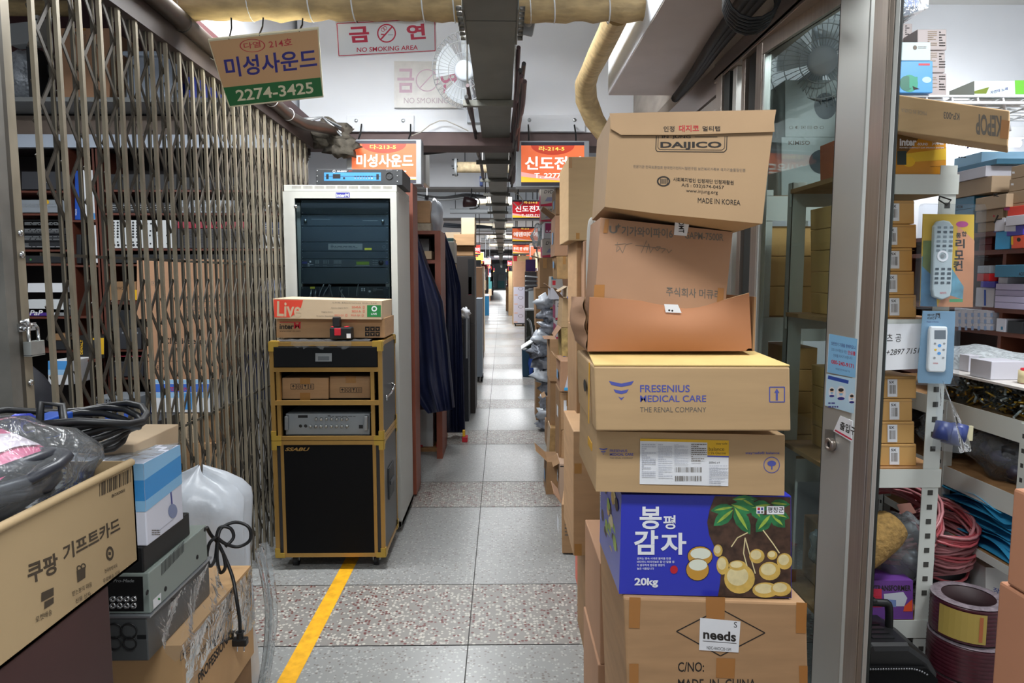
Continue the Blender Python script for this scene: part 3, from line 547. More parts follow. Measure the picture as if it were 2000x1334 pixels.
# no smoking signs
pl = P3((656, 42, 3.02), (853, 33, 3.02), (661, 112, 3.05)); CR = mat('crimson', '#c62a48', .45)
t = T('no_smoking_sign', 'white hanging no smoking sign with red lettering', 'sign'); b = t.mb('board'); b.prism([pl.hit(*q) for q in [(655, 41), (852, 32), (853, 100), (660, 112)]], -pl.n * .008, WH)
b.ln(pl, [(658, 46), (849, 37), (850, 99), (662, 109), (658, 46)], 1.6, CR); b.tx(pl, '금', ((680, 53), (719, 51), (684, 84)), CR, .035); b.tx(pl, '연', ((793, 48), (829, 46), (796, 78)), CR, .035)
b.ring(pl, 755, 65, 18.5, 2.6, CR); b.ln(pl, [(743, 78), (767, 51)], 3, CR); b.ln(pl, [(744, 67), (752, 68)], 2.5, CR); b.ln(pl, [(758, 68), (768, 68)], 2, mat('pale_print')); b.ring(pl, 748, 58, 4, 1, CR); b.ring(pl, 752, 55, 4, 1, CR)
b.tx(pl, 'NO SMOKING AREA', ((697, 93), (816, 88), (697, 102)), CR, .012)
hooks(t, [(pl.hit(697, 43), (pl.hit(694, 30).x, 2.99, zc - .05)), (pl.hit(806, 38), (pl.hit(805, 30).x, 2.99, zc - .05))]); t.done()
pl = FP(5.17); FADE = mat('faded_pink', '#c9aebd', .7)
t = T('no_smoking_sign', 'faded old no smoking notice flat on the white beam', 'sign'); b = t.mb(); b.prism([pl.hit(*q) for q in [(770, 119), (905, 121), (903, 210), (770, 210)]], (0, .028, 0), mat('yellowed_sheet', '#cfcdc9', .35, var=.07, sc=14))
b.tx(pl, '금', (776, 134, 809, 181), FADE, .02); b.ring(pl, 834, 157, 22, 2, FADE); b.ln(pl, [(820, 172), (848, 142)], 2, FADE); b.tx(pl, '연', (860, 134, 893, 182), mat('faded_red', '#c77b93', .7), .02); b.tx(pl, 'NO SMOKING', (789, 191, 875, 202), mat('faded_grey', '#b1a1a8', .7)); t.done()
# wall fan
def fan(t, c, n, r, guard, hub=.27):
    n = V(n).normalized(); u = n.orthogonal().normalized(); w_ = n.cross(u); g = t.mb('guard')
    for k in range(44):
        a = 2 * math.pi * k / 44; e = u * math.cos(a) + w_ * math.sin(a); g.tube([c + n * .075 + e * r * hub, c + n * .07 + e * r * .6, c + n * .04 + e * r * .93, c + e * r, c - n * .05 + e * r * .9], .0016, guard, 4, False)
    for q in (.45, .75, 1): g.lathe([(r * q - .002, -.002), (r * q + .002, -.002), (r * q + .002, .002), (r * q - .002, .002)], c + n * (.072 if q < .7 else .058 if q < 1 else 0), guard, 40, n, True)
    t.mb('hub_cap').lathe([(.001, .09), (r * .2, .086), (r * hub, .075), (r * hub, .06)], c, mat('fan_white', '#ccd4de', .4), 24, n)
    g = t.mb('blades')
    for k in range(4):
        a = k * math.pi / 2 + .4
        def bl(i, j, a=a): aa = a + (i - .5) * 1.1; rr_ = r * (.2 + .68 * j); e = u * math.cos(aa) + w_ * math.sin(aa); return c + e * rr_ + n * (.01 + .03 * (i - .5))
        g.grid(bl, 6, 4, mat('fan_blade', '#b9bfc4', .4))
t = T('wall_fan', 'round caged fan mounted on the white beam', 'fan'); c = at(913, 138, 4.6); n = V((-.25, -1, -.3)); fan(t, c, n, .24, mat('fan_wire', '#a3a7aa', .4, .3))
g = t.mb('motor'); g.lathe([(.001, 0), (.05, -.02), (.06, -.09), (.03, -.14)], c - n.normalized() * .03, mat('fan_white'), 18, n); g = t.mb('bracket', bv=.004); g.tube([c - n.normalized() * .12, c + V((.05, .3, -.1)), FP(5.15).hit(925, 195)], .022, mat('fan_white'), 10); g.bx(FP(5.17).hit(912, 200).x, FP(5.17).hit(942, 200).x, 5.16, 5.199, FP(5.17).hit(925, 240).z, FP(5.17).hit(925, 185).z, mat('fan_white')); t.done()
t = T('pull_cord', 'white cord looping from the beam to the fan', 'cord'); g = t.mb(); g.tube([at(x, y, 5.12) for x, y in ((804, 265), (822, 258), (840, 244), (858, 236), (872, 236), (895, 246), (915, 256))], .004, mat('cord_white', '#b9b4aa', .7), 6); t.done()
# lit shop signs
def lit(label, q, d, dep, lines, n='lit_sign', yaw=0, col='#ee7346', em=.62, rim=True, dark='#c9462f'):
    x0, y0, x1, y1 = q; pl = FP(d, yaw, px=(x0 + x1) / 2, py=(y0 + y1) / 2); t = T(n, label, 'sign', None); h = y1 - y0; w_ = x1 - x0
    b = t.mb('casing', bv=.004); b.prism([pl.hit(*p_) for p_ in ((x0, y0), (x1, y0), (x1, y1), (x0, y1))], -pl.n * dep, mat('sign_casing', '#a9aeb4', .4, .3))
    f = t.mb('lit_face'); m_ = w_ * .07 if rim else w_ * .015; FO = mat('lit_' + col, col, .4, emit=em); X0, X1 = x0 + m_, x1 - m_; Y0, Y1 = y0 + h * .10, y1 - h * .10
    f.rc(pl, X0, y0 + h * .03, X1, Y0, mat('sign_navy_band', '#3a3a4a', .4)); f.rc(pl, X0, Y1, X1, y1 - h * .02, mat('sign_navy_band'))
    f.rc(pl, X0, Y0, X1, Y1, FO); cx = (x0 + x1) / 2; yy = Y1 - Y0
    f.qd(pl, [(cx + math.cos(a) * w_ * .30, Y0 + math.sin(a) * yy * .26) for a in [math.pi * i / 12 for i in range(13)]], mat('lit_arch' + dark, dark, .4, emit=em * .8))
    f.qd(pl, [(X0, Y0 + yy * .72)] + [(X0 + (X1 - X0) * u, Y0 + yy * (.72 + .2 * math.sin(u * 1.6))) for u in (.2, .4, .6, .8, 1)] + [(X1, Y1), (X0, Y1)], mat('lit_pink', '#efb0ac', .4, emit=em))
    f.qd(pl, [(X0, Y0 + yy * .84)] + [(X0 + (X1 - X0) * u, Y0 + yy * (.84 + .14 * math.sin(u * 1.6))) for u in (.2, .4, .6, .8, 1)] + [(X1, Y1), (X0, Y1)], mat('lit_yellow', '#fbc83c', .4, emit=em))
    for tx_, (a, c_, e, g_), cc, bo in lines: f.tx(pl, tx_, (x0 + a * w_, y0 + c_ * h, x0 + e * w_, y0 + g_ * h), {'w': mat('lit_white', '#fffaf5', .4, emit=em * 1.3), 'y': mat('lit_yel_text', '#ffe36a', .4, emit=em)}[cc], bo)
    if d > 6:
        for x in (x0 + .2 * w_, x0 + .8 * w_): q2 = pl.hit(x, y0); t.mb('hanger').cyl(q2 + V((0, dep / 2, -.01)), (q2.x, q2.y + dep / 2, 3.7), .008, DK, 6)
    return t, pl
t, pl = lit('large lit orange shop sign behind the grey rack cabinet', (677, 272, 823, 360), 5.03, .14, [('다-213-5', (.31, .12, .66, .22), 'y', .015), ('미성사운드', (.13, .33, .89, .62), 'w', .025), ('T. 2274-3425', (.2, .7, .8, .82), 'w', .02)])
for x in (700, 798): t.mb('hook').tube([pl.hit(x, 272), pl.hit(x + 1, 262) + V((.01, 0, 0)), (pl.hit(x, 262).x, 5.15, 2.71)], .006, BLK, 6)
t.done()
t, pl = lit('large lit orange shop sign half hidden by right cartons', (1008, 275, 1151, 365), 5.03, .14, [('라-214-5', (.31, .12, .66, .22), 'y', .015), ('신도전자', (.12, .34, .92, .63), 'w', .025), ('T. 2277-7179', (.25, .70, .88, .81), 'w', .02)])
for x in (1033, 1125): t.mb('hook').tube([pl.hit(x, 275), pl.hit(x - 3, 262) + V((.01, 0, 0)), (pl.hit(x, 262).x, 5.15, 2.71)], .006, BLK, 6)
t.done()
lit('smaller deep red lit sign under the large right sign', (1000, 390, 1062, 429), 8.2, .15, [('라-214-5', (.38, .08, .8, .2), 'y', .02), ('신도전자', (.1, .3, .97, .62), 'w', .02), ('T. 2277-7179', (.3, .73, .95, .85), 'w', .01)], col='#c9242f', dark='#a01f2c', em=.5, rim=False)[0].done()
lit('lit orange sign with white lettering below the deep red sign', (1000, 443, 1051, 474), 10.5, .15, [('라-213', (.35, .06, .65, .18), 'y', .02), ('에덴미디어', (.06, .32, .97, .62), 'w', .03)], em=.8, rim=False)[0].done()
lit('lit orange sign lowest on the right, over stacked cartons', (1001, 476, 1034, 497), 13, .15, [('우리 잔 상담', (.05, .30, .95, .62), 'w', .03)], em=.9, rim=False)[0].done()
lit('small red lit sign above cartons on the left of the aisle', (927, 476, 938, 498), 13.5, .15, [('이어', (.1, .35, .9, .7), 'w', .03)], col='#e2382f', em=.7, rim=False)[0].done()
lit('pale lit sign farther along the left side', (946, 504, 959, 517), 22, .2, [('미디어', (.1, .2, .9, .5), 'w', .02)], col='#f08a60', em=1.0, rim=False)[0].done()
lit('pink lit sign far down the right side', (991, 508, 1000, 520), 24, .2, [('전자', (.1, .3, .9, .7), 'w', .02)], col='#ec5a78', em=.9, rim=False)[0].done()
# ================================================================ grey rack cabinet and what stands on it
RK = mat('rack_grey', '#a8a8a2', .5, var=.02, sc=3); RKI = mat('rack_dark', '#23282c', .5); RK2 = mat('rack_panel', '#454e57', .45)
D = 4.17; pl = FP(D); W0, W1 = pl.hit(560, 560).x, pl.hit(778, 560).x; ZT = pl.hit(668, 361).z; BK = D + .55
t = T('rack_cabinet', 'tall light grey equipment rack cabinet with glass door', 'cabinet')
g = t.mb('shell', bv=.004); zt2 = ZT - .105
for x in (W0, W1): g.bx(x - (.03 if x > W0 else 0), x + (.03 if x == W0 else 0), D, BK, .03, ZT - .04, RK)
g.bx(W0, W1, D, BK, ZT - .04, ZT, RK); g.bx(W0, W1, BK - .01, BK, .05, ZT, RKI); g.bx(W0, W1, D, BK, .03, .07, RK); g.bx(W0, W1, D + .002, D + .02, ZT - .04, ZT, RK)
for k in range(9):
    for j in range(16): g.rc(pl, 570.5 + 22.2 * k + j * 1.14, 363, 570.9 + 22.2 * k + j * 1.14, 368.5, INKG)
for (x, y) in ((W0 + .05, D + .05), (W1 - .05, D + .05), (W0 + .05, BK - .05), (W1 - .05, BK - .05)): t.mb('foot').cyl((x, y, 0), (x, y, .03), .03, BLK, 12)
d = t.mb('door', bv=.003); x0, x1 = pl.hit(582, 560).x, pl.hit(766, 560).x; z1 = pl.hit(668, 388).z
for a, b_, c, e in ((W0, x0, .08, ZT - .042), (x1, W1, .08, ZT - .042), (x0, x1, z1, ZT - .042), (x0, x1, .08, .2)): d.bx(a, b_, D - .02, D - .001, c, e, RK)
pd = FP(D - .02); d.rc(pd, 656, 376, 683, 386, NAVY); d.tx(pd, 'interM', (657, 378, 681, 385), PAPER, .02); 
gl = t.mb('door_glass', sub=d); gl.bx(x0, x1, D - .012, D - .008, .2, z1, film('tinted_glass', '#dce7ec', clear=.88, rough=.02, bump=0))
t.mb('door_lock', sub=d).lathe([(.001, .004), (.010, .003), (.011, 0)], pd.hit(577, 403), CHROME, 12, (0, -1, 0))
g = t.mb('mounting_rail'); pr = FP(D + .06)
for x in (587, 757): q = pr.hit(x, 560).x; g.bx(q - .012, q + .012, D + .062, D + .07, .1, ZT - .1, RK)
t.done()
# rack units behind the glass
def unit(y0, y1, label, fn=None, dep=.35, col=RK2, x0=588, x1=759, n='rack_unit', dd=.05):
    t = T(n, label, 'audio unit'); pu = FP(D + dd); g = t.mb('front_panel'); g.prism([pu.hit(*q) for q in ((x0, y0), (x1, y0), (x1, y1), (x0, y1))], (0, .009, 0), col); t.mb('chassis').prism([pu.hit(*q) + V((0, .0095, 0)) for q in ((x0 + 5, y0 + .5), (x1 - 5, y0 + .5), (x1 - 5, y1 - .5), (x0 + 5, y1 - .5))], (0, dep, 0), col)
    for x in (x0 + 3, x1 - 3):
        for y in (y0 + 2.5, y1 - 2.5): g.disc(pu, x, y, .8, ALU)
    if fn: fn(t, g, pu)
    t.done()
def f1(t, g, p): g.ln(p, [(608, 428), (645, 428.5)], 1, GREY); g.ln(p, [(708, 431), (738, 431)], 1, GREY); t.mb('knob').lathe([(.001, .012), (.009, .011), (.01, 0)], p.hit(597, 431), ALU, 12, (0, -1, 0)); t.mb('knob').lathe([(.001, .012), (.009, .011), (.01, 0)], p.hit(748, 432), ALU, 12, (0, -1, 0))
unit(391, 418, 'blank dark panel at the top of the rack cabinet'); unit(419, 441, 'dark amplifier second from top behind the rack glass', f1); unit(442, 472, 'plain dark panel in the middle of the rack cabinet')
def f2(t, g, p): g.rc(p, 641, 476, 708, 488, GREY); g.lines(p, 646, 478, 698, 486, 3, RK2, 4); g.rc(p, 712, 484.5, 726, 488.5, mat('yellow_tag', '#ece04a', .5)); g.ring(p, 750, 482, 3, .6, GREY)
unit(473, 490, 'rack unit with pale label strip and yellow tag', f2); unit(491, 505, 'narrow blank panel over the display unit')
def f3(t, g, p):
    g.rc(p, 590, 511, 600, 515, INKB); g.disc(p, 606, 511, 2, PAPER); g.lines(p, 601, 514, 612, 521, 3, PAPER, 2)
    for x, k in ((616, 3), (632, 3), (652, 6)):
        for i in range(k): g.rc(p, x + i * 2.6 + (i * 1.6 if x == 632 else 0), 508, x + 1.6 + i * 2.6 + (i * 1.6 if x == 632 else 0), 515, GREY); g.rc(p, x + i * 2.6, 518, x + 1 + i * 2.6, 519.5, GREY)
    t.mb('lcd').rc(p, 696, 511, 721, 517, mat('lcd_green', '#6f8a2c', .3, emit=.12)); g.rc(p, 694, 518, 722, 519, GREY)
    for i in range(9): g.disc(p, 729 + (i % 3) * 3.6, 509 + (i // 3) * 4, 1, GREY)
    t.mb('dial').lathe([(.001, .01), (.014, .009), (.016, 0)], p.hit(744, 513), BLK, 16, (0, -1, 0)); g.rc(p, 753, 510, 758, 517, INKB)
unit(506, 522, 'rack unit with small green display and white buttons', f3); unit(523, 554, 'large blank panel above the patched unit')
def f4(t, g, p):
    for i in range(6): g.ln(p, [(624 + i * 19, 561), (624 + i * 19, 577)], .6, GREY)
    for i in range(4): g.disc(p, 707 + (i % 2) * 4.6, 564 + (i // 2) * 3.4, 1.6, PAPER)
    g.disc(p, 722, 569, 2.2, PAPER); g.rc(p, 727, 562, 749, 576, DK); g.lines(p, 728, 563, 748, 570, 3, GREY, 3); g.rc(p, 606, 560, 615, 564, mat('yellow_tag'))
    for x in (608, 617): t.mb('plug').cyl(p.hit(x, 567), p.hit(x, 585) + V((0, -.03, 0)), .009, ALU, 10)
    for x, y, X in ((632, 556, 626), (643, 556, 634), (646, 557, 652), (664, 561, 676), (668, 566, 672), (700, 556, 699)): t.mb('patch_lead').tube([p.hit(x, y) + V((0, .0, 0)), p.hit(x, y + 4) + V((0, -.02, 0)), p.hit((x + X) / 2, y + 12) + V((0, -.035, 0)), p.hit(X, y + 22) + V((0, -.035, 0))], .004, ALU, 6)
unit(560, 582, 'bottom rack unit with silver patch leads plugged in', f4, col=mat('rack_slate', '#39424a', .45))
# power sequencer on top of the cabinet
D2 = D - .0; pl = FP(D2 + .01); SB = mat('panel_blue', '#3b7fc4', .4)
t = T('power_sequencer', 'black and blue rack unit lying on the grey cabinet', 'audio unit'); pz_ = lambda y: y
b = t.mb('chassis', bv=.002); zz = ZT + .001; P = [pl.hit(617, 329), pl.hit(786, 332), pl.hit(786, 361), pl.hit(617, 361)]
for i in (2, 3): P[i].z = zz
P = [V((P[0].x, P[0].y, zz + .093)), V((P[1].x, P[1].y, zz + .093)), P[2], P[3]]; b.prism(P, (0, .36, 0), DK); px = FP(D2 + .01)
def U(x, y): return x, 329 + (y - 329) * 1.0
f = t.mb('front_panel'); f.rc(px, 633, 337, 744, 353, SB); b.lift = 20; f.ln(px, [(634, 344.5), (743, 344.5)], 1, DK); f.rc(px, 637, 340, 642, 350, BLK); f.rc(px, 650, 340, 665, 349, BLK); f.rc(px, 670, 346, 674, 350, BLK); f.rc(px, 735, 340, 740, 351, BLK)
f.ring(px, 652.5, 334.5, 2.6, .8, PAPER); f.tx(px, 'NS-800W', (658, 333, 678, 336), PAPER, .02, .2); f.lines(px, 681, 333.5, 705, 335.5, 1, INKR, 2)
for i in range(7): f.disc(px, 694 + i * 5.4, 348, 1.3, PAPER if i == 6 else ALU); f.rc(px, 692 + i * 5.4, 343.5, 695.5 + i * 5.4, 345.5, BLK)
f.tx(px, 'SERVICE OUT', (754, 330.5, 766, 333), GREY)
s = t.mb('socket'); q = px.hit(760.5, 343.5); s.lathe([(.02, -.004), (.022, .004), (.019, .004), (.018, -.012), (.001, -.012)], q + V((0, -.001, 0)), BLK, 20, (0, -1, 0)); s.cyl(q + V((-.006, .012, 0)), q + V((-.006, -.003, 0)), .002, CHROME, 6); s.cyl(q + V((.006, .012, 0)), q + V((.006, -.003, 0)), .002, CHROME, 6)
for x in (619.5, 776):
    for y in (334, 344, 354.5): t.mb('screw').lathe([(.001, .003), (.004, .002), (.0045, 0)], px.hit(x, y), ALU, 8, (0, -1, 0))
t.done()
# ================================================================ gold trimmed cases
GO = mat('gold_trim', '#b08a4c', .35, .55, var=.1, sc=4, st=(1, 1, .3)); GO2 = mat('gold_corner', '#b0903c', .35, .25); BP = mat('case_black', '#0b0c0e', .5, spec=.2); SIDE = mat('case_side', '#34363a', .35, spec=.4)
D = 3.62; pl = FP(D); X0, X1 = pl.hit(526, 700).x, pl.hit(746, 700).x; zA = .072; zB = pl.hit(640, 861).z; zC = pl.hit(640, 668).z; DP = .46
def gold_edges(t, x0, x1, y0, y1, z0, z1, w_=.022):
    for x in (x0, x1 - w_):
        for (y, e) in ((y0, 'f'), (y1 - w_, 'b')): t.mb('corner_trim').bx(x, x + w_, y, y + w_, z0 + .05, z1 - .05, GO)
    for z in (z0, z1 - w_):
        for y in (y0, y1 - w_): t.mb('edge_trim').bx(x0 + .05, x1 - .05, y, y + w_, z, z + w_, GO)
        for x in (x0, x1 - w_): t.mb('edge_trim').bx(x, x + w_, y0 + .05, y1 - .05, z, z + w_, GO)
    for x in (x0, x1):
        for y in (y0, y1):
            for z in (z0, z1):
                sx = .05 if x == x0 else -.05; sy = .05 if y == y0 else -.05; sz = .05 if z == z0 else -.05; e = .0025; ex = -e if x == x0 else e; ey = -e if y == y0 else e; ez = -e if z == z0 else e
                c = t.mb('metal_corner'); c.box((x + sx / 2, y + ey, z + sz * .25), (.05, .004, .025), GO2); c.box((x + sx * .25, y + ey, z + sz * .75), (.025, .004, .025), GO2); c.box((x + ex, y + sy / 2, z + sz * .25), (.004, .05, .025), GO2); c.box((x + ex, y + sy * .25, z + sz * .75), (.004, .025, .025), GO2); c.box((x + sx / 2, y + sy * .25, z + ez), (.05, .025, .004), GO2); c.box((x + sx * .25, y + sy * .75, z + ez), (.025, .025, .004), GO2)
t = T('speaker_cabinet', 'black floor speaker with gold metal edges on casters', 'speaker'); b = t.mb('cabinet'); b.bx(X0 + .003, X1 - .003, D + .012, D + DP, zA + .003, zB - .003, SIDE)
gold_edges(t, X0, X1, D, D + DP, zA, zB)
for x in (X0 + .042, X1 - .06): t.mb('corner_trim').bx(x, x + .018, D + .003, D + .015, zA + .022, zB - .022, GO)
g = t.mb('grille'); gx0, gx1, gz0, gz1 = X0 + .06, X1 - .06, zA + .022, zB - .022; PERF = mat('perforated_black', '#08080a', .6, spec=.15); g.bx(gx0, gx1, D + .002, D + .012, gz0, gz1, PERF)
DOT = mat('grille_hole', '#171719', .8, spec=.1); pg = FP(D + .002)
hx = [gx0 + .008 + i * .0105 for i in range(int((gx1 - gx0 - .01) / .0105))]
for j in range(int((gz1 - gz0 - .01) / .0095)):
    z = gz0 + .007 + j * .0095
    for x in hx:
        q = x + (.005 if j % 2 else 0); g.poly([(q - .0025, D + .0015, z), (q, D + .0015, z - .0025), (q + .0025, D + .0015, z), (q, D + .0015, z + .0025)], DOT)
t.mb('badge', label='gold lettered badge').tx(FP(D - .001), 'SSABU', ((560, 874), (605, 874), (556, 881)), GO, .03)
h = t.mb('side_handle'); zm = (zA + zB) / 2 + .03; h.bx(X1 - .002, X1 + .004, D + .14, D + .31, zm - .08, zm + .10, DK); h.bx(X1 + .0035, X1 + .005, D + .16, D + .29, zm - .055, zm + .08, BLK); h.bx(X1 + .003, X1 + .012, D + .16, D + .29, zm + .0, zm + .02, SIDE)
for x, y in ((X0 + .09, D + .07), (X1 - .06, D + .07), (X0 + .09, D + DP - .07), (X1 - .06, D + DP - .07)):
    c = t.mb('caster'); c.cyl((x - .014, y, .033), (x + .014, y, .033), .033, BLK, 18); c.bx(x - .03, x + .03, y - .03, y + .03, .066, .074, ALU); c.bx(x - .02, x - .016, y - .015, y + .015, .03, .07, ALU); c.bx(x + .016, x + .02, y - .015, y + .015, .03, .07, ALU)
t.done()
t = T('equipment_case', 'open fronted black rack case with gold edges on the speaker', 'case'); b = t.mb('shell'); z0 = zB + .003; D3 = D - .0
b.bx(X0 + .003, X0 + .02, D + .012, D + DP, z0 + .003, zC - .003, BP); b.bx(X1 - .02, X1 - .003, D + .012, D + DP, z0 + .003, zC - .003, SIDE); b.bx(X0 + .02, X1 - .02, D + .02, D + DP, zC - .018, zC - .003, BP); b.bx(X0 + .02, X1 - .02, D + .012, D + DP, z0 + .003, z0 + .022, BP); b.bx(X0 + .02, X1 - .02, D + DP - .012, D + DP - .002, z0, zC - .01, BP)
gold_edges(t, X0, X1, D, D + DP, z0, zC)
pi = FP(D + .01); zs1 = pl.hit(640, 722).z; zs2 = pl.hit(640, 787).z
for x in (pl.hit(541, 700).x, pl.hit(726, 700).x): t.mb('inner_rail').bx(x - .01, x + .01, D + .004, D + .03, z0 + .022, zs1, GO)
dr = t.mb('drawer', bv=.006); dr.bx(X0 + .024, X1 - .024, D - .006, D + .3, zs1 + .012, zC - .024, BP)
h = t.mb('drawer_handle', sub=dr); pq = FP(D - .007); h.rc(pq, 616, 690, 648, 706, ALU); h.rc(pq, 621, 696, 643, 704, mat('handle_recess', '#6b6f72', .4, .6))
for z in (zs1, zs2): t.mb('shelf_trim').bx(X0 + .022, X1 - .022, D - .002, D + .02, z - .012, z + .012, GO)
t.mb('shelf').bx(X0 + .02, X1 - .02, D + .02, D + DP - .02, zs2 - .006, zs2 + .006, BP)
h = t.mb('side_handle'); q = (D + .12, D + .3); zz = zC - .30; h.tube([(X1 + .003, q[0], zz - .02), (X1 + .02, q[0] + .02, zz), (X1 + .022, (q[0] + q[1]) / 2, zz + .012), (X1 + .02, q[1] - .02, zz + .02), (X1 + .003, q[1], zz + .03)], .007, CHROME, 8); h.lathe([(.001, .005), (.018, .004), (.018, 0)], (X1 + .001, q[0], zz - .02), CHROME, 12, (1, 0, 0))
t.done()
# inside the case
def icons(b, x0, y0, n, s, m_):
    for i in range(n):
        x = x0 + i * s * 1.16; b.b.ln(b.pl, [(x, y0), (x + s, y0), (x + s, y0 + s), (x, y0 + s), (x, y0)], .9, m_)
        if i % 4 == 0: b.qd([(x + s * .15, y0 + s * .5), (x + s * .5, y0 + s * .15), (x + s * .85, y0 + s * .5)], m_); b.rc(x + s * .45, y0 + s * .5, x + s * .55, y0 + s * .85, m_)
        elif i % 4 == 1: b.b.ring(b.pl, x + s * .5, y0 + s * .5, s * .35, s * .1, m_); b.rc(x + s * .3, y0 + s * .45, x + s * .7, y0 + s * .55, m_)
        elif i % 4 == 2: b.qd([(x + s * .2, y0 + s * .15), (x + s * .8, y0 + s * .15), (x + s * .55, y0 + s * .55), (x + s * .55, y0 + s * .85), (x + s * .45, y0 + s * .85), (x + s * .45, y0 + s * .55)], m_)
        else: b.rc(x + s * .3, y0 + s * .15, x + s * .42, y0 + s * .85, m_); b.rc(x + s * .58, y0 + s * .15, x + s * .7, y0 + s * .85, m_)
zs = zs2 + .012
def onz(quadx, y0, z, d): # face whose foot rests at height z
    pl_ = FP(d); yb = None; lo, hi = 0, 1400
    for _ in range(40):
        mid = (lo + hi) / 2
        if pl_.hit((quadx[0] + quadx[1]) / 2, mid).z > z: lo = mid
        else: hi = mid
    return (quadx[0], y0, quadx[1], lo)
b = BX('small carton with handling icons, left in the gold edged case', onz((551, 641), 738, zs, D + .05), FP(D + .05), .22, CB, bv=.003); icons(b, 568, 750, 4, 10, INK); b.tape(586, 738, 606, 750); b.tape(586, 767, 606, 781); b.done()
b = BX('small carton with inverted icons, right in the gold edged case', onz((644, 723), 735, zs, D + .07), FP(D + .07), .22, CB, bv=.003); icons(b, 664, 757, 4, 9.5, INK); b.tape(675, 735, 695, 748); b.done()
b = BX('silver grey mixing amplifier on the floor of the gold edged case', onz((558, 722), 808, z0 + .023, D + .03), FP(D + .03), .3, mat('amp_grey', '#8f9599', .4, .2), 'amplifier', 'amplifier'); B = b.b; B.rc(b.pl, 582, 811, 601, 816, BLK); B.lines(b.pl, 640, 811, 700, 815, 2, INK, 4)
pk = b.pl
for i in range(7): b.mb('knob').lathe([(.001, .014), (.007, .013), (.009, 0)], pk.hit(618 + i * 10, 818), ALU, 12, (0, -1, 0))
for i in range(8): b.mb('knob').lathe([(.001, .014), (.007, .013), (.009, 0)], pk.hit(607 + i * 10.2, 832), ALU, 12, (0, -1, 0))
for i in range(2): b.mb('jack').lathe([(.001, .002), (.006, .002), (.009, 0)], pk.hit(587 + i * 10, 832), BLK, 12, (0, -1, 0))
b.mb('power_switch').rc(pk, 701, 830, 709, 837, BLK); b.mb('handle', bv=.003).prism([pk.hit(559, 811), pk.hit(565, 811), pk.hit(565, 838), pk.hit(559, 838)], (0, -.03, 0), ALU); b.mb('handle', bv=.003).prism([pk.hit(713, 811), pk.hit(720, 811), pk.hit(720, 838), pk.hit(713, 838)], (0, -.03, 0), ALU); b.done()
# on the case
t = T('plastic_sheet', 'crumpled clear plastic wrap draped on the gold edged case', 'sheet'); rr = random.Random(4); g = t.mb()
g.grid(lambda u, v: V((X0 + .03 + (X1 - X0 - .1) * u, D + .02 + .2 * v, zC + .003 + .006 * abs(math.sin(23 * u + 5 * v)) * math.sin(3.1 * v))), 40, 8, PLASTIC)
g.grid(lambda u, v: V((X0 + .12 + (X1 - X0 - .28) * u, D - .008 - .006 * math.sin(30 * u), zC + .006 - (.02 + .025 * math.sin(9 * u) ** 2) * v)), 40, 4, PLASTIC); t.done()
d4 = D + .12; b = BX('brown carton with black and red lettering under the pale printed carton', onz((540, 751), 622, zC + .012, d4), FP(d4), .32, CB, bv=.003); B = b.b; q = b.pl
B.tx(q, 'inter', (546, 633, 574, 643), INK, .03); B.tx(q, 'M', (574, 630, 587, 642), RED, .03); B.rc(q, 546, 628.5, 588, 630, RED); B.tx(q, 'www.inter-m.com', (546, 645, 587, 648), INK); 
for i in range(6): x, y = 713 + (i % 3) * 10, 638 + (i // 3) * 10; B.rc(q, x, y, x + 9, y + 9, INK); B.qd(q, [(x + 2, y + 3), (x + 7, y + 3), (x + 4.5, y + 7)], CB)
b.done(); LV = mat('live_red', '#d8432f', .5); LG = mat('live_green', '#21803f', .5)
pp = P3((534, 583, d4 - .04), (745, 588, d4 - .04), (537, 622, d4 - .04))
b = BX('pale carton printed with red and green patches on top of the lettered carton', [(533, 583), (746, 588), (745, 624), (536, 622)], pp, .34, CB4, bv=.003); B = b.b; q = b.pl
B.qd(q, [(534, 585), (592, 586), (588, 600), (580, 611), (566, 620), (536, 620)], LV); B.tx(q, 'Live', ((537, 588), (585, 590), (541, 618)), CB4, .02, .2); B.qd(q, [(717, 596), (744, 596), (744, 619), (717, 619)], LG); B.disc(q, 731, 603, 5.5, PAPER); B.disc(q, 731, 603, 3, LG); B.tx(q, 'LIVE', (725, 611, 736, 615), PAPER, .02)
B.tx(q, 'LIVE Electronics Co., Ltd.', ((650, 590), (737, 591), (650, 592.5)), INKG); B.tx(q, 'Stereo Digital Echo', (647, 600, 680, 603), INKG); B.tx(q, 'Digital Echo', (628, 608, 650, 611), INKG); B.tx(q, 'Graphic Equalizer', (618, 616, 652, 619), INKG)
for x, y, s in ((687, 598, '2045A'), (687, 606, '3031A'), (653, 614, '2023 Q1'), (685, 614, '3023 Q1')): B.tx(q, s, (x, y, x + 18, y + 4), LV); B.ln(q, [(x + 22, y), (x + 25, y), (x + 25, y + 4), (x + 22, y + 4), (x + 22, y)], .6, LV)
b.done()
t = T('battery_pack', 'black and red tool battery standing on the gold edged case', 'battery'); q = FP(D + .03); p0 = q.hit(664, 664); g = t.mb('body', bv=.006); x = p0.x; zb_ = zC + .012
g.bx(x - .055, x + .06, D + .03, D + .10, zb_, zb_ + .062, BLK); g = t.mb('tower', bv=.005); g.bx(x - .042, x - .004, D + .045, D + .09, zb_ + .062, zb_ + .118, BLK)
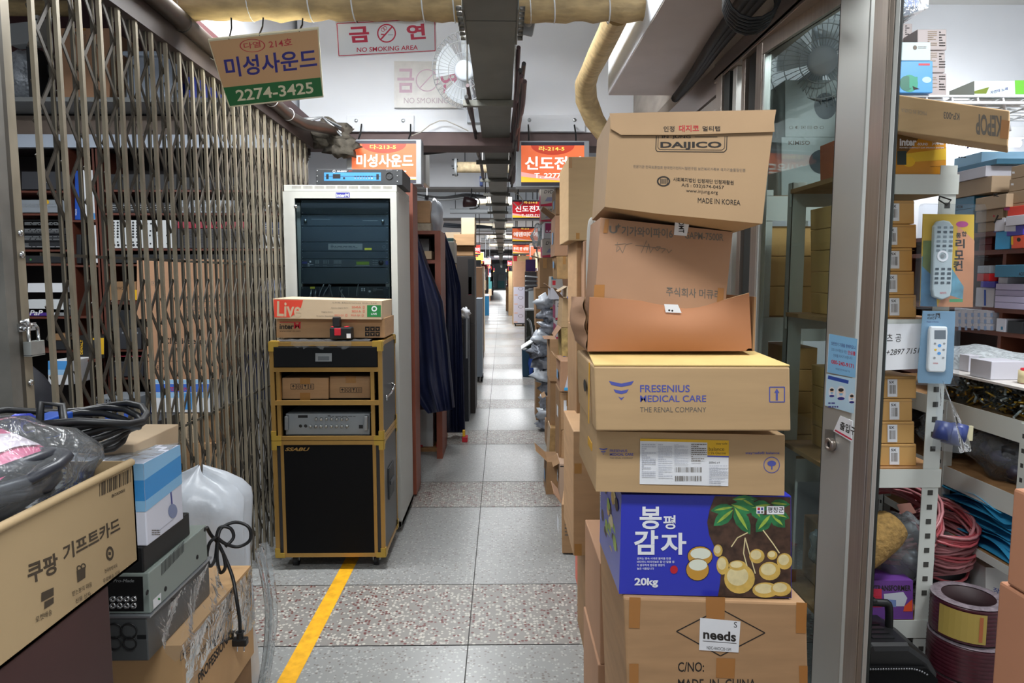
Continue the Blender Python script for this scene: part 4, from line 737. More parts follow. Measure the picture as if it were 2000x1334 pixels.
g = t.mb('red_clip', bv=.003); g.bx(x - .028, x + .006, D + .024, D + .032, zb_ + .02, zb_ + .058, RED); g.bx(x - .05, x - .035, D + .04, D + .09, zb_ + .062, zb_ + .067, RED); g.bx(x + .02, x + .04, D + .04, D + .09, zb_ + .062, zb_ + .067, RED); t.mb('label_sticker').bx(x + .036, x + .058, D + .0285, D + .0295, zb_ + .006, zb_ + .03, PAPER); t.done()
# ================================================================ left shop behind the gate
SHW = mat('shelf_redbrown', '#5e3022', .55, var=.15, sc=3, st=(4, 1, 1)); SHB = mat('shelf_back', '#171214', .8)
D = 4.95; pl = FP(D)
def X(px): return pl.hit(px, 540).x
def Z(py): return pl.hit(980, py).z
def shelving(label, x0, x1, ys, y0, y1, dep=.36):
    t = T('wooden_shelf', label, 'shelf'); b = t.mb('back_panel'); b.bx(X(x0), X(x1), D + dep, D + dep + .012, Z(y1), Z(y0), SHB)
    for x in (x0, x1): q = X(x); t.mb('side_panel').bx(q - .012, q + .012, D, D + dep, Z(y1), Z(y0), SHW)
    for y in ys: z = Z(y); t.mb('shelf_board').bx(X(x0) + .012, X(x1) - .012, D, D + dep, z - .014, z, SHW)
    return t.done()
shelving('red brown shelving bay at the far left behind the gate', -25, 139, (374, 418, 488, 515, 618, 684), 292, 1010)
shelving('narrow red brown bay between the two wide gated bays', 145, 196, (431, 518, 617, 735), 292, 1010)
shelving('wide red brown shelving bay full of audio units behind the gate', 200, 575, (372, 417, 486, 516, 682, 736), 292, 1010)
t = T('storage_board', 'deep board over the gated shop holding tubs and cartons', 'shelf'); g = t.mb('board'); zbt = FP(D - .28).hit(980, 193).z; g.bx(X(-30), X(585), D - .28, D + .4, zbt - .028, zbt, mat('board_grey', '#7c7f80', .6)); t.mb('fascia').bx(X(-30), X(585), D + .05, D + .07, Z(263), Z(226), mat('fascia_brown', '#77695f', .6, var=.1)); t.mb('white_edge').bx(X(-30), X(585), D - .02, D + .03, Z(291), Z(266), mat('edge_white', '#b9c4d4', .4)); t.mb('support').bx(X(-30), X(585), D + .07, D + .38, Z(291), zbt - .029, SHB); t.done()
SHZ = [zbt] + [Z(y) for y in (374, 418, 488, 515, 618, 684, 431, 518, 617, 735, 372, 417, 486, 516, 682, 736, 587.3, 612, 695.5)]
def onz(quadx, y0, z, d):
    p_ = FP(d); lo, hi = 0, 1400
    for _ in range(40):
        mid = (lo + hi) / 2
        if p_.hit((quadx[0] + quadx[1]) / 2, mid).z > z: lo = mid
        else: hi = mid
    return (quadx[0], y0, quadx[1], lo)
def item(label, x0, y0, x1, y1, m_, d=D + .03, dep=.22, name='boxed_item', cat='box', group=None, fn=None, bv=.003):
    zq = FP(d).hit(980, y1).z; zn = min(SHZ, key=lambda s: abs(s - zq))
    if d > 4.7 and d < 5.1 and abs(zn - zq) < .05: y1 = onz((x0, x1), y0, zn + .004, d)[3]
    b = BX(label, (x0, y0, x1, y1), FP(d), dep, m_, name, cat, group, bv)
    if fn: fn(b, b.pl)
    b.done(); return b
def rows(c1, c2, n=3, s=1):
    def fn(b, p):
        xs = [p_[0] for p_ in b.q]; 
    return fn
PB2 = mat('sky_blue_print', '#4e9be0', .4); BLU = mat('deep_blue', '#1f4fae', .4)
# upper board things
dU = D - .22
item('big tan carton on the board high behind the gate', 113, 55, 214, 193, CB3, dU, .4, fn=lambda b, p: (b.tx('▥ ▥', (162, 68, 168, 92), INKG), b.tape(160, 55, 168, 60)))
t = T('bubble_wrapped_parcel', 'silver bubble wrapped parcel beside the tan carton behind the gate', 'parcel'); t.mb().blob(at(57, 150, dU + .18) , (.13, .12, .165), mat('bubble_foil', '#c3cad2', .25, .4, var=.2, sc=40, bump=1), 4, .12, 20, 14); t.done()
t = T('plastic_tub', 'translucent lidded plastic tub on the board behind the gate', 'tub'); p = FP(dU); g = t.mb('tub', bv=.02); g.prism([p.hit(x, y) for x, y in ((247, 108), (348, 108), (352, 195), (242, 195))], (0, .32, 0), film('tub_plastic', '#eef3f8', clear=.6, rough=.2, sc=5, bump=.2, body=.65, bodycol='#b9c6d8')); t.mb('lid', bv=.01).prism([p.hit(x, y) + V((0, -.012, 0)) for x, y in ((240, 100), (354, 100), (354, 109), (240, 109))], (0, .345, 0), mat('lid_pale', '#aebccd', .35)); t.done()
t = T('plastic_bin', 'bright blue open plastic bin on the board behind the gate', 'bin'); p = FP(dU); g = t.mb('bin', bv=.006); BBL = mat('bin_blue', '#2340c4', .4); q = [p.hit(x, y) for x, y in ((362, 150), (432, 150), (430, 195), (364, 195))]; g.prism(q, (0, .012, 0), BBL); g.prism([v + V((0, .3, 0)) for v in q], (0, .012, 0), BBL); g.bx(q[3].x, q[2].x, dU, dU + .3, q[2].z, q[2].z + .01, BBL); g.bx(q[0].x, q[0].x + .012, dU, dU + .3, q[2].z, q[0].z, BBL); g.bx(q[1].x - .012, q[1].x, dU, dU + .3, q[2].z, q[0].z, BBL); t.done()
t = T('breaker_box', 'grey electrical breaker box high at the left edge', 'box'); p = FP(D - .25); g = t.mb('housing', bv=.008); g.prism([p.hit(x, y) for x, y in ((18, 45), (66, 40), (66, 84), (18, 88))], (0, .1, 0), GREY); g = t.mb('cover', bv=.004); g.prism([p.hit(x, y) + V((0, -.03, 0)) for x, y in ((66, 32), (80, 32), (80, 84), (66, 84))], (0, .1, 0), mat('pale_grey')); [g.disc(PL(p.p + V((0, -.03, 0)), p.n), 71, y, 2, DK) for y in (38, 50, 71)]; t.mb('strut').cyl(p.hit(42, 42) + V((0, .08, 0)), (p.hit(42, 42).x, D - .17, 3.7), .01, DK); t.mb('hanger').bx(p.hit(40, 80).x, p.hit(50, 80).x, D - .2, D + .0, zbt, p.hit(40, 84).z, DK); t.done()
t = T('lagged_pipe', 'pale lagged pipe across the top left behind the gate', 'pipe'); g = t.mb('pipe'); z = Z(27); g.cyl((-4.38, D - .05, z), (X(182), D - .05, z), .05, FOIL, 16); g = t.mb('hanger'); g.cyl((X(40), D - .05, z), (X(40), D - .05, 3.7), .008, DK); g.cyl((X(128), D - .05, z), (X(128), D - .05, 3.7), .008, WH); t.done()
# shelf things, bay by bay
SI = mat('unit_silver', '#9fa6ae', .4, .4); UB = mat('unit_black', '#202226', .5); CREAM = mat('mixer_white', '#d4d8da', .5); CRI = mat('unit_crimson', '#a33346', .45)
def dials(n, yk, m_=ALU, r=1.6):
    def fn(b, p):
        x0, x1, y = yk
        for i in range(n): b.b.disc(p, x0 + (x1 - x0) * i / max(1, n - 1), y, r, m_)
    return fn
item('dark grey device with round dial on the left bay top shelf', 42, 335, 128, 373, mat('unit_grey', '#3c3d42', .5), fn=dials(1, (90, 90, 352), GREY, 5))
def fnA(b, p): b.b.disc(p, 91, 395, 5, YEL); b.b.lift += 1; b.b.lines(p, 42, 398, 126, 406, 3, ALU, 8)
item('silver unit with a yellow dot on the left bay second shelf', 40, 390, 130, 417, SI, fn=fnA)
for i, (y0, y1) in enumerate(((431, 444), (445, 458), (459, 472), (473, 487))): item('black rack unit in the left bay stack, %s from the top' % ('first', 'second', 'third', 'fourth')[i], 42, y0, 128, y1, UB, fn=(lambda b, p, y0=y0, y1=y1: b.b.lines(p, 48, y0 + 3, 122, y1 - 3, 3, GREY, y0)), name='rack_unit', cat='audio unit')
item('thin black unit with green light above the lower left shelf', 42, 499, 130, 514, UB, fn=dials(1, (60, 60, 507), mat('led_green', '#3f8f45', .4), 2), name='rack_unit', cat='audio unit')
item('white carton on the lower left shelf over a purple box', 54, 553, 128, 571, PAPER); 
item('white boxed parts under the thin white carton', 54, 585, 126, 601, CREAM)
item('purple printed box on the lower left shelf', 56, 602, 96, 618, mat('purple_print', '#4a2a8c', .4), fn=lambda b, p: b.tx('PaP', (58, 606, 84, 616), PAPER, .02, .2))
item('small white box right of the purple box', 102, 603, 113, 618, PAPER); item('grey adapter on the lower left shelf', 116, 604, 132, 618, GREY)
item('black telephone base on the low left shelf', 106, 666, 133, 684, UB, name='telephone', cat='telephone'); item('tan carton at the low left shelf', 104, 652, 133, 665, CBD)
item('blue and white printed box low at the left behind the gate', 94, 705, 138, 752, PAPER, 4.6, .25, fn=lambda b, p: (b.rc(94, 705, 138, 722, PB2), b.rc(94, 722, 138, 732, mat('pale_sky', '#9cc8ee', .4))))
t = T('carry_bag', 'large black padded bag on the floor at far left', 'bag'); g = t.mb(); c = at(15, 790, 3.9); g.blob((c.x - .1, 3.95, c.z - .35), (.42, .28, .60), mat('bag_black', '#1b1c24', .7, var=.3, sc=8, bump=.5), 8, .1, 20, 14, flat=-.85); o = t.done(); 
# narrow bay
item('upright white and blue box in the narrow bay', 160, 332, 187, 430, PAPER, D + .02, .2, fn=lambda b, p: (b.rc(177, 418, 186, 428, PB2), b.b.lines(p, 176, 411, 187, 425, 3, PB2, 2)))
item('upright deep blue box beside the white one in the narrow bay', 146, 333, 157, 430, BLU, D + .02, .2, fn=lambda b, p: b.tx('WILCO', ((147, 421), (147, 408), (150, 421)), PAPER, .02))
item('upright white slim box on the second narrow shelf', 178, 440, 192, 512, PAPER, D + .02, .2); item('black slim box on the second narrow shelf', 149, 458, 158, 516, UB, D + .02, .2); item('small white box leaning on the slim white box', 189, 468, 194, 485, CREAM, D + .01, .1)
item('yellow and black tool case in the narrow bay', 155, 655, 204, 695, mat('tool_black', '#1a1815', .5), D - .12, .3, 'tool_case', 'case', fn=lambda b, p: (b.rc(175, 660, 203, 692, YEL), b.rc(180, 664, 191, 690, UB), b.tx('DEWALT', ((157, 692), (157, 664), (162, 692)), YEL, .02)))
t = T('case_support', 'plain board shelf under the yellow tool case', 'shelf'); t.mb().bx(X(146), X(206), D - .16, D + .3, Z(700), Z(695.5), SHW); t.done()
# wide bay
item('long dark amplifier row on the wide bay top shelf', 212, 340, 345, 371, UB, name='amplifier', cat='amplifier'); item('black amplifier at the right of the wide bay top shelf', 350, 346, 470, 371, UB, name='amplifier', cat='amplifier')
item('dark mixing unit on the wide bay second shelf', 212, 396, 340, 416, UB, fn=lambda b, p: b.b.lines(p, 218, 400, 335, 413, 3, GREY, 5), name='rack_unit', cat='audio unit')
def keys(b, p):
    b.b.lines(p, 352, 393, 455, 400, 2, GREY, 9)
    for i in range(30): b.rc(356 + i * 3.3, 404, 357.6 + i * 3.3, 412, INKG)
item('pale silver equalizer with rows of sliders on the second shelf', 350, 391, 458, 416, SI, fn=keys, name='equalizer', cat='audio unit')
t = T('kettle', 'shiny rounded metal casing on the wide bay second shelf', 'appliance'); t.mb().lathe([(.001, .12), (.06, .115), (.105, .08), (.11, .02), (.1, 0), (.001, 0)], V((X(530), D + .12, Z(417))), CHROME, 24); t.done()
def mixer(b, p):
    for c in range(2):
        for j in range(6):
            for k in range(2): b.b.disc(p, 222 + c * 38 + k * 8 + (0), 435 + j * 5.6, 2.2, UB)
        for k in range(2): b.b.disc(p, 222 + c * 38 + k * 8, 473, 1.8, UB); b.b.disc(p, 223 + c * 38 + k * 8, 479, 2.6, UB)
    for x in (241, 243, 246): b.b.disc(p, x, 479, 1.5, UB)
    for i, x in enumerate((285, 293, 310, 326)):
        for y in (437, 451, 460, 476): b.b.disc(p, x + (y % 5), y, 1.8, UB)
item('white mixing console standing upright on the third shelf', 216, 430, 342, 485, CREAM, fn=mixer, name='mixing_console', cat='mixer')
item('crimson rack unit on the third shelf', 347, 433, 480, 446, CRI, fn=dials(6, (380, 470, 440), CR, 2), name='rack_unit', cat='audio unit')
item('dark mixer under the crimson unit', 347, 447, 480, 485, mat('unit_grey'), fn=lambda b, p: b.b.lines(p, 352, 452, 474, 482, 6, DK, 6), name='mixing_console', cat='mixer')
item('blue grey boxed speaker near the cabinet on the third shelf', 507, 434, 562, 458, mat('slate_blue', '#3a4566', .5), fn=lambda b, p: b.b.lines(p, 510, 437, 558, 455, 4, SI, 7)); item('white box under the blue grey one near the cabinet', 507, 459, 562, 485, CREAM)
for i, (a, b_) in enumerate(((212, 300), (305, 390), (395, 470), (475, 560))): item('black unit on the fourth shelf of the wide bay, %s from the left' % ('first', 'second', 'third', 'fourth')[i], a, 497, b_, 515, UB, name='rack_unit', cat='audio unit', fn=dials(3, (a + 10, b_ - 30, 506), SI, 1.5))
item('small tan carton left of the big carton pile', 212, 550, 266, 587, CBD, D, .2, fn=lambda b, p: (b.tx('SAWON', (225, 560, 245, 566), INK), b.rc(262, 566, 270, 586, YEL)))
t = T('storage_board', 'short board holding a tan carton behind the gate', 'shelf'); t.mb('board').bx(X(202), X(272), D - .02, D + .34, Z(594), Z(587.3), SHW); t.done()
item('black keyboard device on the lower shelf', 212, 606, 268, 640, UB, D, .3); item('grey player on the fifth shelf', 232, 640, 276, 681, mat('unit_grey'), D, .3, fn=dials(2, (240, 268, 650), SI, 2), name='player', cat='audio unit'); item('crimson deck under the fifth shelf', 212, 697, 280, 706, CRI, D, .3); item('grey machine on the sixth shelf', 212, 707, 280, 735, mat('unit_grey'), D, .3)
# pile of cartons on the floor before the shelving
dP = 4.38; pq = FP(dP)
item('big tan carton at the foot of the pile behind the gate', 305, 866, 425, 1024, CB, dP, .4); 
item('white lettered carton in the pile behind the gate', 311, 808, 386, 865.7, CB4, dP, .35, fn=lambda b, p: (b.rc(343, 824, 352, 831, INK), b.rc(365, 824, 374, 830, INK), b.b.lines(p, 352, 834, 362, 862, 12, INKG, 3), b.b.lines(p, 366, 834, 376, 862, 12, INKG, 4)))
item('tan carton wedged right of the white lettered carton', 387, 806, 428, 865.7, CBD, dP + .03, .35)
item('blue and white printed box in the pile behind the gate', 295, 741, 412, 805.6, PAPER, dP, .36, fn=lambda b, p: (b.rc(296, 742, 411, 749, mat('pale_sky')), b.rc(296, 750, 411, 766, mat('mid_blue', '#3f6fd0', .4)), b.rc(296, 767, 411, 777, mat('pale_sky')), b.tx('WESSON', (322, 756, 368, 764), SR, .02), b.rc(360, 768, 375, 800, PB2)))
item('flat brown carton above the blue and white box', 289, 706, 432, 740.6, CB3, dP, .4, fn=lambda b, p: (b.tx('Epson', (306, 714, 328, 724), INK, .01), b.tx('TOP', (408, 714, 434, 722), INKG)))
item('brown carton with large black lettering in the pile', 286, 624, 432, 705.6, CB3, dP, .4, fn=lambda b, p: b.tx('ClassicBeam', (320, 660, 402, 672), INK, .02))
item('top brown carton of the pile behind the gate', 267, 507, 437, 623.6, CB3, dP, .4, fn=lambda b, p: ([b.tx(s, (x, y, x + 7, y + 8), INKG) for s, x, y in (('▣', 296, 549), ('◎', 312, 549), ('▤', 280, 549))], b.b.lines(p, 358, 585, 432, 620, 12, INKG, 3)))
item('blue speaker carton with black lettered label behind the gate', 262, 822, 312, 861, UB, dP - .25, .3, fn=lambda b, p: (b.tx('Speeco', (263, 826, 304, 835), PAPER, .02), b.tx('system address', (264, 838, 300, 841), PAPER), b.tx('아이', (280, 850, 296, 856), PAPER, .01)))
item('dark crate under the black lettered carton', 240, 861.5, 300, 1036, mat('crate_dark', '#2a2522', .6), dP - .25, .3)
item('blue carton with a grey mixer on it behind the gate', 183, 808, 256, 845, mat('carton_blue', '#3f63c4', .45), dP - .1, .3); item('dark base box under the blue carton', 150, 845.4, 238, 1036, UB, dP - .1, .35)
item('grey compact mixer on the blue carton', 178, 778, 262, 807.6, mat('mixer_grey', '#80868c', .45, .2), dP - .1, .25, 'mixing_console', 'mixer', fn=lambda b, p: ([b.b.disc(p, 184 + i * 6, 782 + j * 4, 1.5, UB) for i in range(13) for j in range(2)], b.b.lines(p, 195, 797, 215, 803, 1, INK, 2)))
item('blue water bottle pack low beside the gate end', 470, 690, 520, 780, mat('pack_navy', '#26345c', .5), 4.7, .2); item('tall white board leaning near the gate end', 503, 700, 516, 960, PAPER, 4.72, .05)
item('dark drum stand under the navy pack', 440, 780.5, 500, 1000, UB, 4.7, .3)
t = T('helmet', 'pale rounded plastic dome on a shelf near the cabinet', 'helmet'); t.mb().lathe([(.001, .17), (.06, .155), (.1, .1), (.11, .03), (.11, 0), (.001, 0)], V((X(527), D + .08, Z(590))), mat('dome_plastic', '#a9b3cc', .3), 24); t.mb('chin_guard').lathe([(.001, 0), (.07, 0), (.08, -.06), (.05, -.10), (.001, -.10)], V((X(527), D + .08, Z(590))), mat('dome_plastic'), 20); t.done()
t = T('storage_board', 'board holding the pale dome near the cabinet', 'shelf'); t.mb('board').bx(X(440), X(566), D - .05, D + .34, Z(618), Z(612), SHW); t.done()
# ================================================================ left foreground clutter
MC = mat('maroon_cabinet', '#3d2423', .5, var=.12, sc=5)
XR = -.85; pk = XP(XR); zt = pk.hit(270, 1096).z
y1 = pk.hit(221, 1250).y
t = T('side_cabinet', 'dark maroon cabinet under the printed giftcard carton', 'cabinet'); g = t.mb('body', bv=.004); g.bx(-1.27, XR - .003, .55, y1, 0, zt - .004, MC); t.done()
# printed carton: its long face looks across the aisle
P1 = pk.hit(262, 1000).y; P0 = .95
zb = zt; top = pk.hit(258, 897)
b = BX('open brown carton with korean lettering at lower left corner', [(258, 897), (272, 1095)], XP(XR), .3, CB2) if False else None
t = T('cardboard_box', 'open brown carton with large korean lettering at the lower left', 'box'); zT = pk.hit(260, 900).z; yF = (pk.hit(258, 897).y + pk.hit(272, 1095).y) / 2; yN = .95
CBK = mat('carton_olive', '#a58e6a', .7, var=.05, sc=4, bump=.04)
w = t.mb('carton', bv=.002); th = .006
w.bx(XR - th, XR, yN, yF, zb, zT, CBK); w.bx(XR - .36, XR - .36 + th, yN, yF, zb, zT, CBK); w.bx(XR - .36, XR, yF - th, yF, zb, zT, CBK); w.bx(XR - .36, XR, yN, yN + th, zb, zT, CBK); w.bx(XR - .36, XR, yN, yF, zb, zb + th, CBK)
t.mb('rim').tube([(XR - .002, yN, zT - .002), (XR - .002, yF - .004, zT - .002)], .009, CBK, 10)
BR = mat('brown_print', '#3d3224', .7); q = pk
w.tx(q, '쿠팡', ((51, 1102), (110, 1076), (56, 1143)), BR, .03); w.tx(q, '기프트카드', ((121, 1067), (232, 1005), (124, 1099)), BR, .03)
q_ = q
def barc(x0, y0, x1, y1, h, n):
    rr = random.Random(3)
    for i in range(n):
        u0 = i / n; u1 = u0 + rr.choice((.3, .5, .75)) / n; f = lambda u, v: (x0 + (x1 - x0) * u, y0 + (y1 - y0) * u + v); w.qd(q_, [f(u0, 0), f(u1, 0), f(u1, h), f(u0, h)], BR)
barc(194, 944, 258, 914, 26, 17); w.tx(q, 'BOX0001', ((218, 966), (243, 954), (218, 972)), BR, .02)
w.ring(q, 214, 1081, 7.5, 3, BR, 14); w.rc(q, 211, 1078, 216, 1084, BR); w.qd(q, [(149, 1115), (166, 1106), (166, 1128), (151, 1138)], BR); w.ring(q, 154, 1110, 5, 2, BR, 6); w.ring(q, 162, 1106, 5, 2, BR, 6); w.qd(q, [(80, 1158), (104, 1147), (104, 1163), (80, 1176)], BR); w.qd(q, [(86, 1176), (104, 1166), (104, 1178), (86, 1190)], BR)
for s, x0, y0, x1, y1_, h in (('전국방방곡곡', 203, 1112, 228, 1100, 8), ('무료배송 상자', 200, 1131, 233, 1112, 9), ('받는분의 마음', 140, 1155, 178, 1135, 10), ('선물 상자', 146, 1170, 176, 1154, 9), ('로켓배송', 68, 1205, 100, 1188, 12)): w.tx(q, s, ((x0, y0), (x1, y1_), (x0 + 1, y0 + h)), BR)
t.done()
rr = random.Random(9)
# bag of leads in the carton
t = T('bagged_cables', 'clear bag of dark coiled leads with pink label in the lettered carton', 'bag'); zz = zT
g = t.mb('coiled_leads'); cx, cy = -1.0, 1.34
for k in range(9): g.tube([(cx + (.05 + .008 * k) * math.cos(a) * (1.4 if k % 2 else 1), cy - .05 + (.09 + .006 * k) * math.sin(a), zz - .03 + .012 * k + .012 * math.sin(2 * a + k)) for a in [i * .45 for i in range(14)]], .011, mat('lead_navy', '#23262f', .4) if k % 3 else BLK, 7, closed=True)
def lab(u, v): 
    x = cx - .02 + .13 * (v - .3); return V((x, cy - .12 + .22 * u, zz + .10 + .02 * math.sin(3.1 * u) - .06 * v))
g = t.mb('pink_label'); g.grid(lab, 10, 4, mat('label_pink', '#d24c7c', .35)); g.grid(lambda u, v: lab(.06 + .88 * u, .25 + .4 * v) + V((.003, 0, .004)), 10, 3, mat('label_white', '#e2d3da', .4))
g = t.mb('bag_film'); g.blob((cx, cy - .02, zz + .02), (.145, .235, .12), PLASTIC, 5, .12, 24, 14, 2.2); t.done()
t = T('bagged_cables', 'lower clear bag of navy leads deeper in the lettered carton', 'bag'); g = t.mb('coiled_leads')
for k in range(6): g.tube([(-.99 + (.06 + .008 * k) * math.cos(a), 1.2 + (.08 + .008 * k) * math.sin(a), zz - .13 + .012 * k) for a in [i * .45 for i in range(14)]], .011, mat('lead_navy'), 7, closed=True)
t.mb('bag_film').blob((-1.0, 1.2, zz - .08), (.13, .2, .09), PLASTIC, 8, .12, 20, 12, 2.2); t.done()
t = T('power_cable', 'black coiled speaker cable with blue connector on the printed carton', 'cable'); g = t.mb('lead'); c0 = V((-1.04, 1.62, zT + .03))
for k in range(6): g.tube([c0 + V(((.13 + .01 * k) * math.cos(a), (.085 + .008 * k) * math.sin(a), .012 * k + .012 * math.sin(3 * a + k))) for a in [i * .35 for i in range(18)]], .0085, BLK, 8, closed=True)
g = t.mb('tie_loop'); g.tube([c0 + V((.02, -.11, -.01)), c0 + V((.02, -.125, .05)), c0 + V((.01, -.1, .11)), c0 + V((.03, -.06, .10)), c0 + V((.05, -.08, .02))], .009, BLK, 8)
g = t.mb('connector'); p = c0 + V((-.11, -.10, .06)); g.cyl(p, p + V((.075, -.01, .006)), .021, DK, 16); g = t.mb('blue_collar'); g.cyl(p + V((.07, -.01, .006)), p + V((.10, -.013, .008)), .023, mat('collar_blue', '#4a56c8', .35), 16); t.done()
item('flattened brown carton lid under the black cable', 150, 868, 262, 912, CB4, 1.78, .25)
item('blue printed box edge at the far left foreground', -20, 838, 33, 900, BLU, 1.5, .2, fn=lambda b, p: b.qd([(-20, 838), (33, 830), (33, 836), (-20, 846)], PAPER))
# white and blue printed tall box
xs = -.905; pk = XP(xs); yA = pk.hit(282, 950).y; yB = pk.hit(355, 940).y; zA = pk.hit(289, 1066).z; zB_ = pk.hit(281, 905).z
t = T('product_box', 'white and blue printed box with a product picture standing on the grey amplifier', 'box'); b = t.mb('carton', bv=.003); SKY = mat('box_sky', '#3f97dc', .4); SKY2 = mat('box_sky_pale', '#8cc2ea', .4); OW = mat('box_offwhite', '#dcdfec', .45)
b.bx(xs - .26, xs, yA, yB, zA, zB_, OW); H = zB_ - zA; lv = [(.80, 1, SKY2), (.55, .80, SKY), (.42, .55, SKY2)]
for a, c, m_ in lv: b.poly([(xs + .0007, yA, zA + H * a), (xs + .0007, yB, zA + H * (a + .06 if a < .9 else a)), (xs + .0007, yB, min(zB_, zA + H * (c + .06))), (xs + .0007, yA, zA + H * c)], m_); b.poly([(xs - .26, yA - .0007, zA + H * a), (xs, yA - .0007, zA + H * a), (xs, yA - .0007, zA + H * c), (xs - .26, yA - .0007, zA + H * c)], m_)
b.lift = 8; b.tx(pk, 'MESSENIA', ((291, 935), (322, 921), (292, 944)), SR, .02); b.qd(pk, [(326, 908), (333, 905), (334, 980), (329, 985)], OW); b.rc(pk, 329, 912, 331.5, 925, DK); b.ln(pk, [(332, 948), (336, 990)], 3, INKB); b.disc(pk, 337, 998, 9, mat('pump_blue', '#8591b4', .5), 14); b.lines(pk, 296, 1035, 312, 1047, 3, INKG, 5); b.ln(pk, [(298, 1046), (340, 1012)], 1, mat('pale_print'))
f = t.mb('flap_film'); f.grid(lambda u, v: V((xs - .25 + .25 * u, yA + (yB - yA) * v, zB_ + .004 + .005 * math.sin(8 * u + 5 * v))), 10, 6, PLASTIC2); t.done()
# grey amplifier
AG = mat('amp_greygreen', '#8f9a94', .4, .15); AF = mat('amp_face', '#141516', .4)
xs = -.903; pk = XP(xs); yA = pk.hit(292, 1150).y; yB = pk.hit(404, 1050).y; z1 = pk.hit(292, 1118).z; z0 = pk.hit(296, 1197).z
t = T('amplifier', 'grey steel amplifier with black socket panel under the white and blue box', 'amplifier'); b = t.mb('casing', bv=.003); b.bx(xs - .40, xs, yA, yB, z0, z1, AG); pf = FP(yA)
b.qd(pf, [(200, 1126), (279, 1126), (281, 1194), (200, 1194)], AF); b.tx(pf, 'Pro-Made', (222, 1131, 262, 1137), GREY, .01, .2)
for i in range(4):
    for j in range(2): s = t.mb('socket'); c = pf.hit(222 + i * 13.5, 1169 + j * 13); s.lathe([(.0075, -.001), (.0075, .006), (.004, .006), (.003, 0)], c, CHROME, 12, (0, -1, 0))
for k in range(18): b.rc(pk, 315 + k * 2.5 - 0, 1100 - k * 2.55 + 0, 316.2 + k * 2.5, 1124 - k * 2.7, DK)
for x, y in ((400, 1034), (385, 1088), (323, 1150), (287, 1157)): t.mb('screw').lathe([(.001, .003), (.006, .002), (.007, 0)], pk.hit(x, y), BLK, 10, (1, 0, 0))
b.qd(pk, [(298, 1172), (314, 1157), (314, 1176), (299, 1190)], PAPER); b.disc(pk, 310, 1170, 2.5, LG)
b.poly([(xs - .33, yA + .03, z1 + .0006), (xs - .07, yA + .03, z1 + .0006), (xs - .07, yB - .12, z1 + .0006), (xs - .33, yB - .12, z1 + .0006)], DK)
t.done(); tray = T('black_tray', 'shallow black tray between the white and blue box and amplifier', 'tray'); g = tray.mb('tray', bv=.004); g.bx(xs - .32, xs - .012, yA + .0, yB - .08, z1 + .001, zA - .001, BLK); tray.done()
# wrapped lower amplifier
z2 = FP(yA).hit(250, 1287).z; t = T('amplifier', 'dark grey amplifier wrapped in cling film below the grey one', 'amplifier'); b = t.mb('casing', bv=.003); DG = mat('amp_dark', '#5a5d5e', .4, .3); b.bx(xs - .4, xs - .006, yA - .01, yB + .02, z2, z0 - .002, DG); pf = FP(yA - .01)
for x, y, r in ((223, 1232, 11), (252, 1232, 11), (224, 1256, 9), (254, 1256, 9)): s = t.mb('port'); s.lathe([(.02 * r / 11 + .002, 0), (.02 * r / 11 + .002, .003), (.02 * r / 11, .003), (.016 * r / 11, -.001), (.001, -.001)], pf.hit(x, y), BLK, 18, (0, -1, 0))
b.rc(pf, 268, 1240, 286, 1248, BLK); b.lines(pf, 215, 1272, 270, 1276, 1, GREY, 4)
for k in range(9): b.rc(XP(xs - .006), 330 + k * 1.6, 1168 + 2 * k, 343 - k * .2, 1169.5 + 2 * k, BLK)
t.mb('edge_strip').bx(xs - .4, xs + .004, yA - .012, yB + .02, z0 - .006, z0 - .001, mat('edge_silver', '#a8abb0', .3, .7))
f = t.mb('cling_film'); f.grid(lambda u, v: V((xs + .004 + .01 * abs(math.sin(7 * u + 4 * v)) + .045 * (v ** 2), yA + (yB + .03 - yA) * u, z0 - .01 - (z0 - z2 + .0) * v)), 30, 14, CLING); t.done()
# taped cartons below
xs2 = -.862; pk = XP(xs2); yA2 = 1.76; yB2 = 2.27; CM = mat('carton_orange', '#c39c6e', .7, var=.08, sc=5, bump=.06)
t = T('cardboard_box', 'film wrapped carton printed MC 200 and MC 400 under the amplifiers', 'box'); b = t.mb('carton', bv=.004); b.bx(xs2 - .42, xs2, yA2, yB2, .30, z2 - .002, CM)
for s, x0, y0, x1, y1_, h in (('MC-200', 356, 1275, 378, 1253, 9), ('MC-400', 402, 1222, 416, 1206, 9), ('MC', 430, 1188, 440, 1176, 8)): b.tx(pk, s, ((x0, y0), (x1, y1_), (x0 + 1, y0 + h)), INK, .01); b.ln(pk, [(x0 - 4, y0 + 16), (x0 - 3, y0 - 1), (x1 + 4, y1_ - 7), (x1 + 4, y1_ + 10), (x0 - 4, y0 + 16)], 1, INKG)
b.tx(pk, 'PROFESSIONAL MEGAPHONE', ((387, 1278), (452, 1180), (388, 1288)), INK, .01); b.tx(pk, 'PROFESSIONAL', ((386, 1318), (452, 1222), (388, 1338)), INK, .03)
f = t.mb('cling_film'); f.grid(lambda u, v: V((xs2 + .003 + .006 * abs(math.sin(9 * u + 3 * v)), yA2 + (yB2 - yA2) * u, z2 - .002 - .16 * v * (1 - .3 * math.sin(5 * u)))), 26, 8, CLING); t.done()
t = T('cardboard_box', 'bottom carton of the left foreground pile under the wrapped one', 'box'); b = t.mb('carton', bv=.004); b.bx(xs2 - .42, xs2 - .01, yA2 - .02, yB2, 0, .298, CBD); t.done()
t = T('plastic_sack', 'white plastic sack standing behind the amplifiers near the gate foot', 'sack'); g = t.mb(); WS = mat('sack_white', '#b8bec6', .35, var=.08, sc=8, bump=.8)
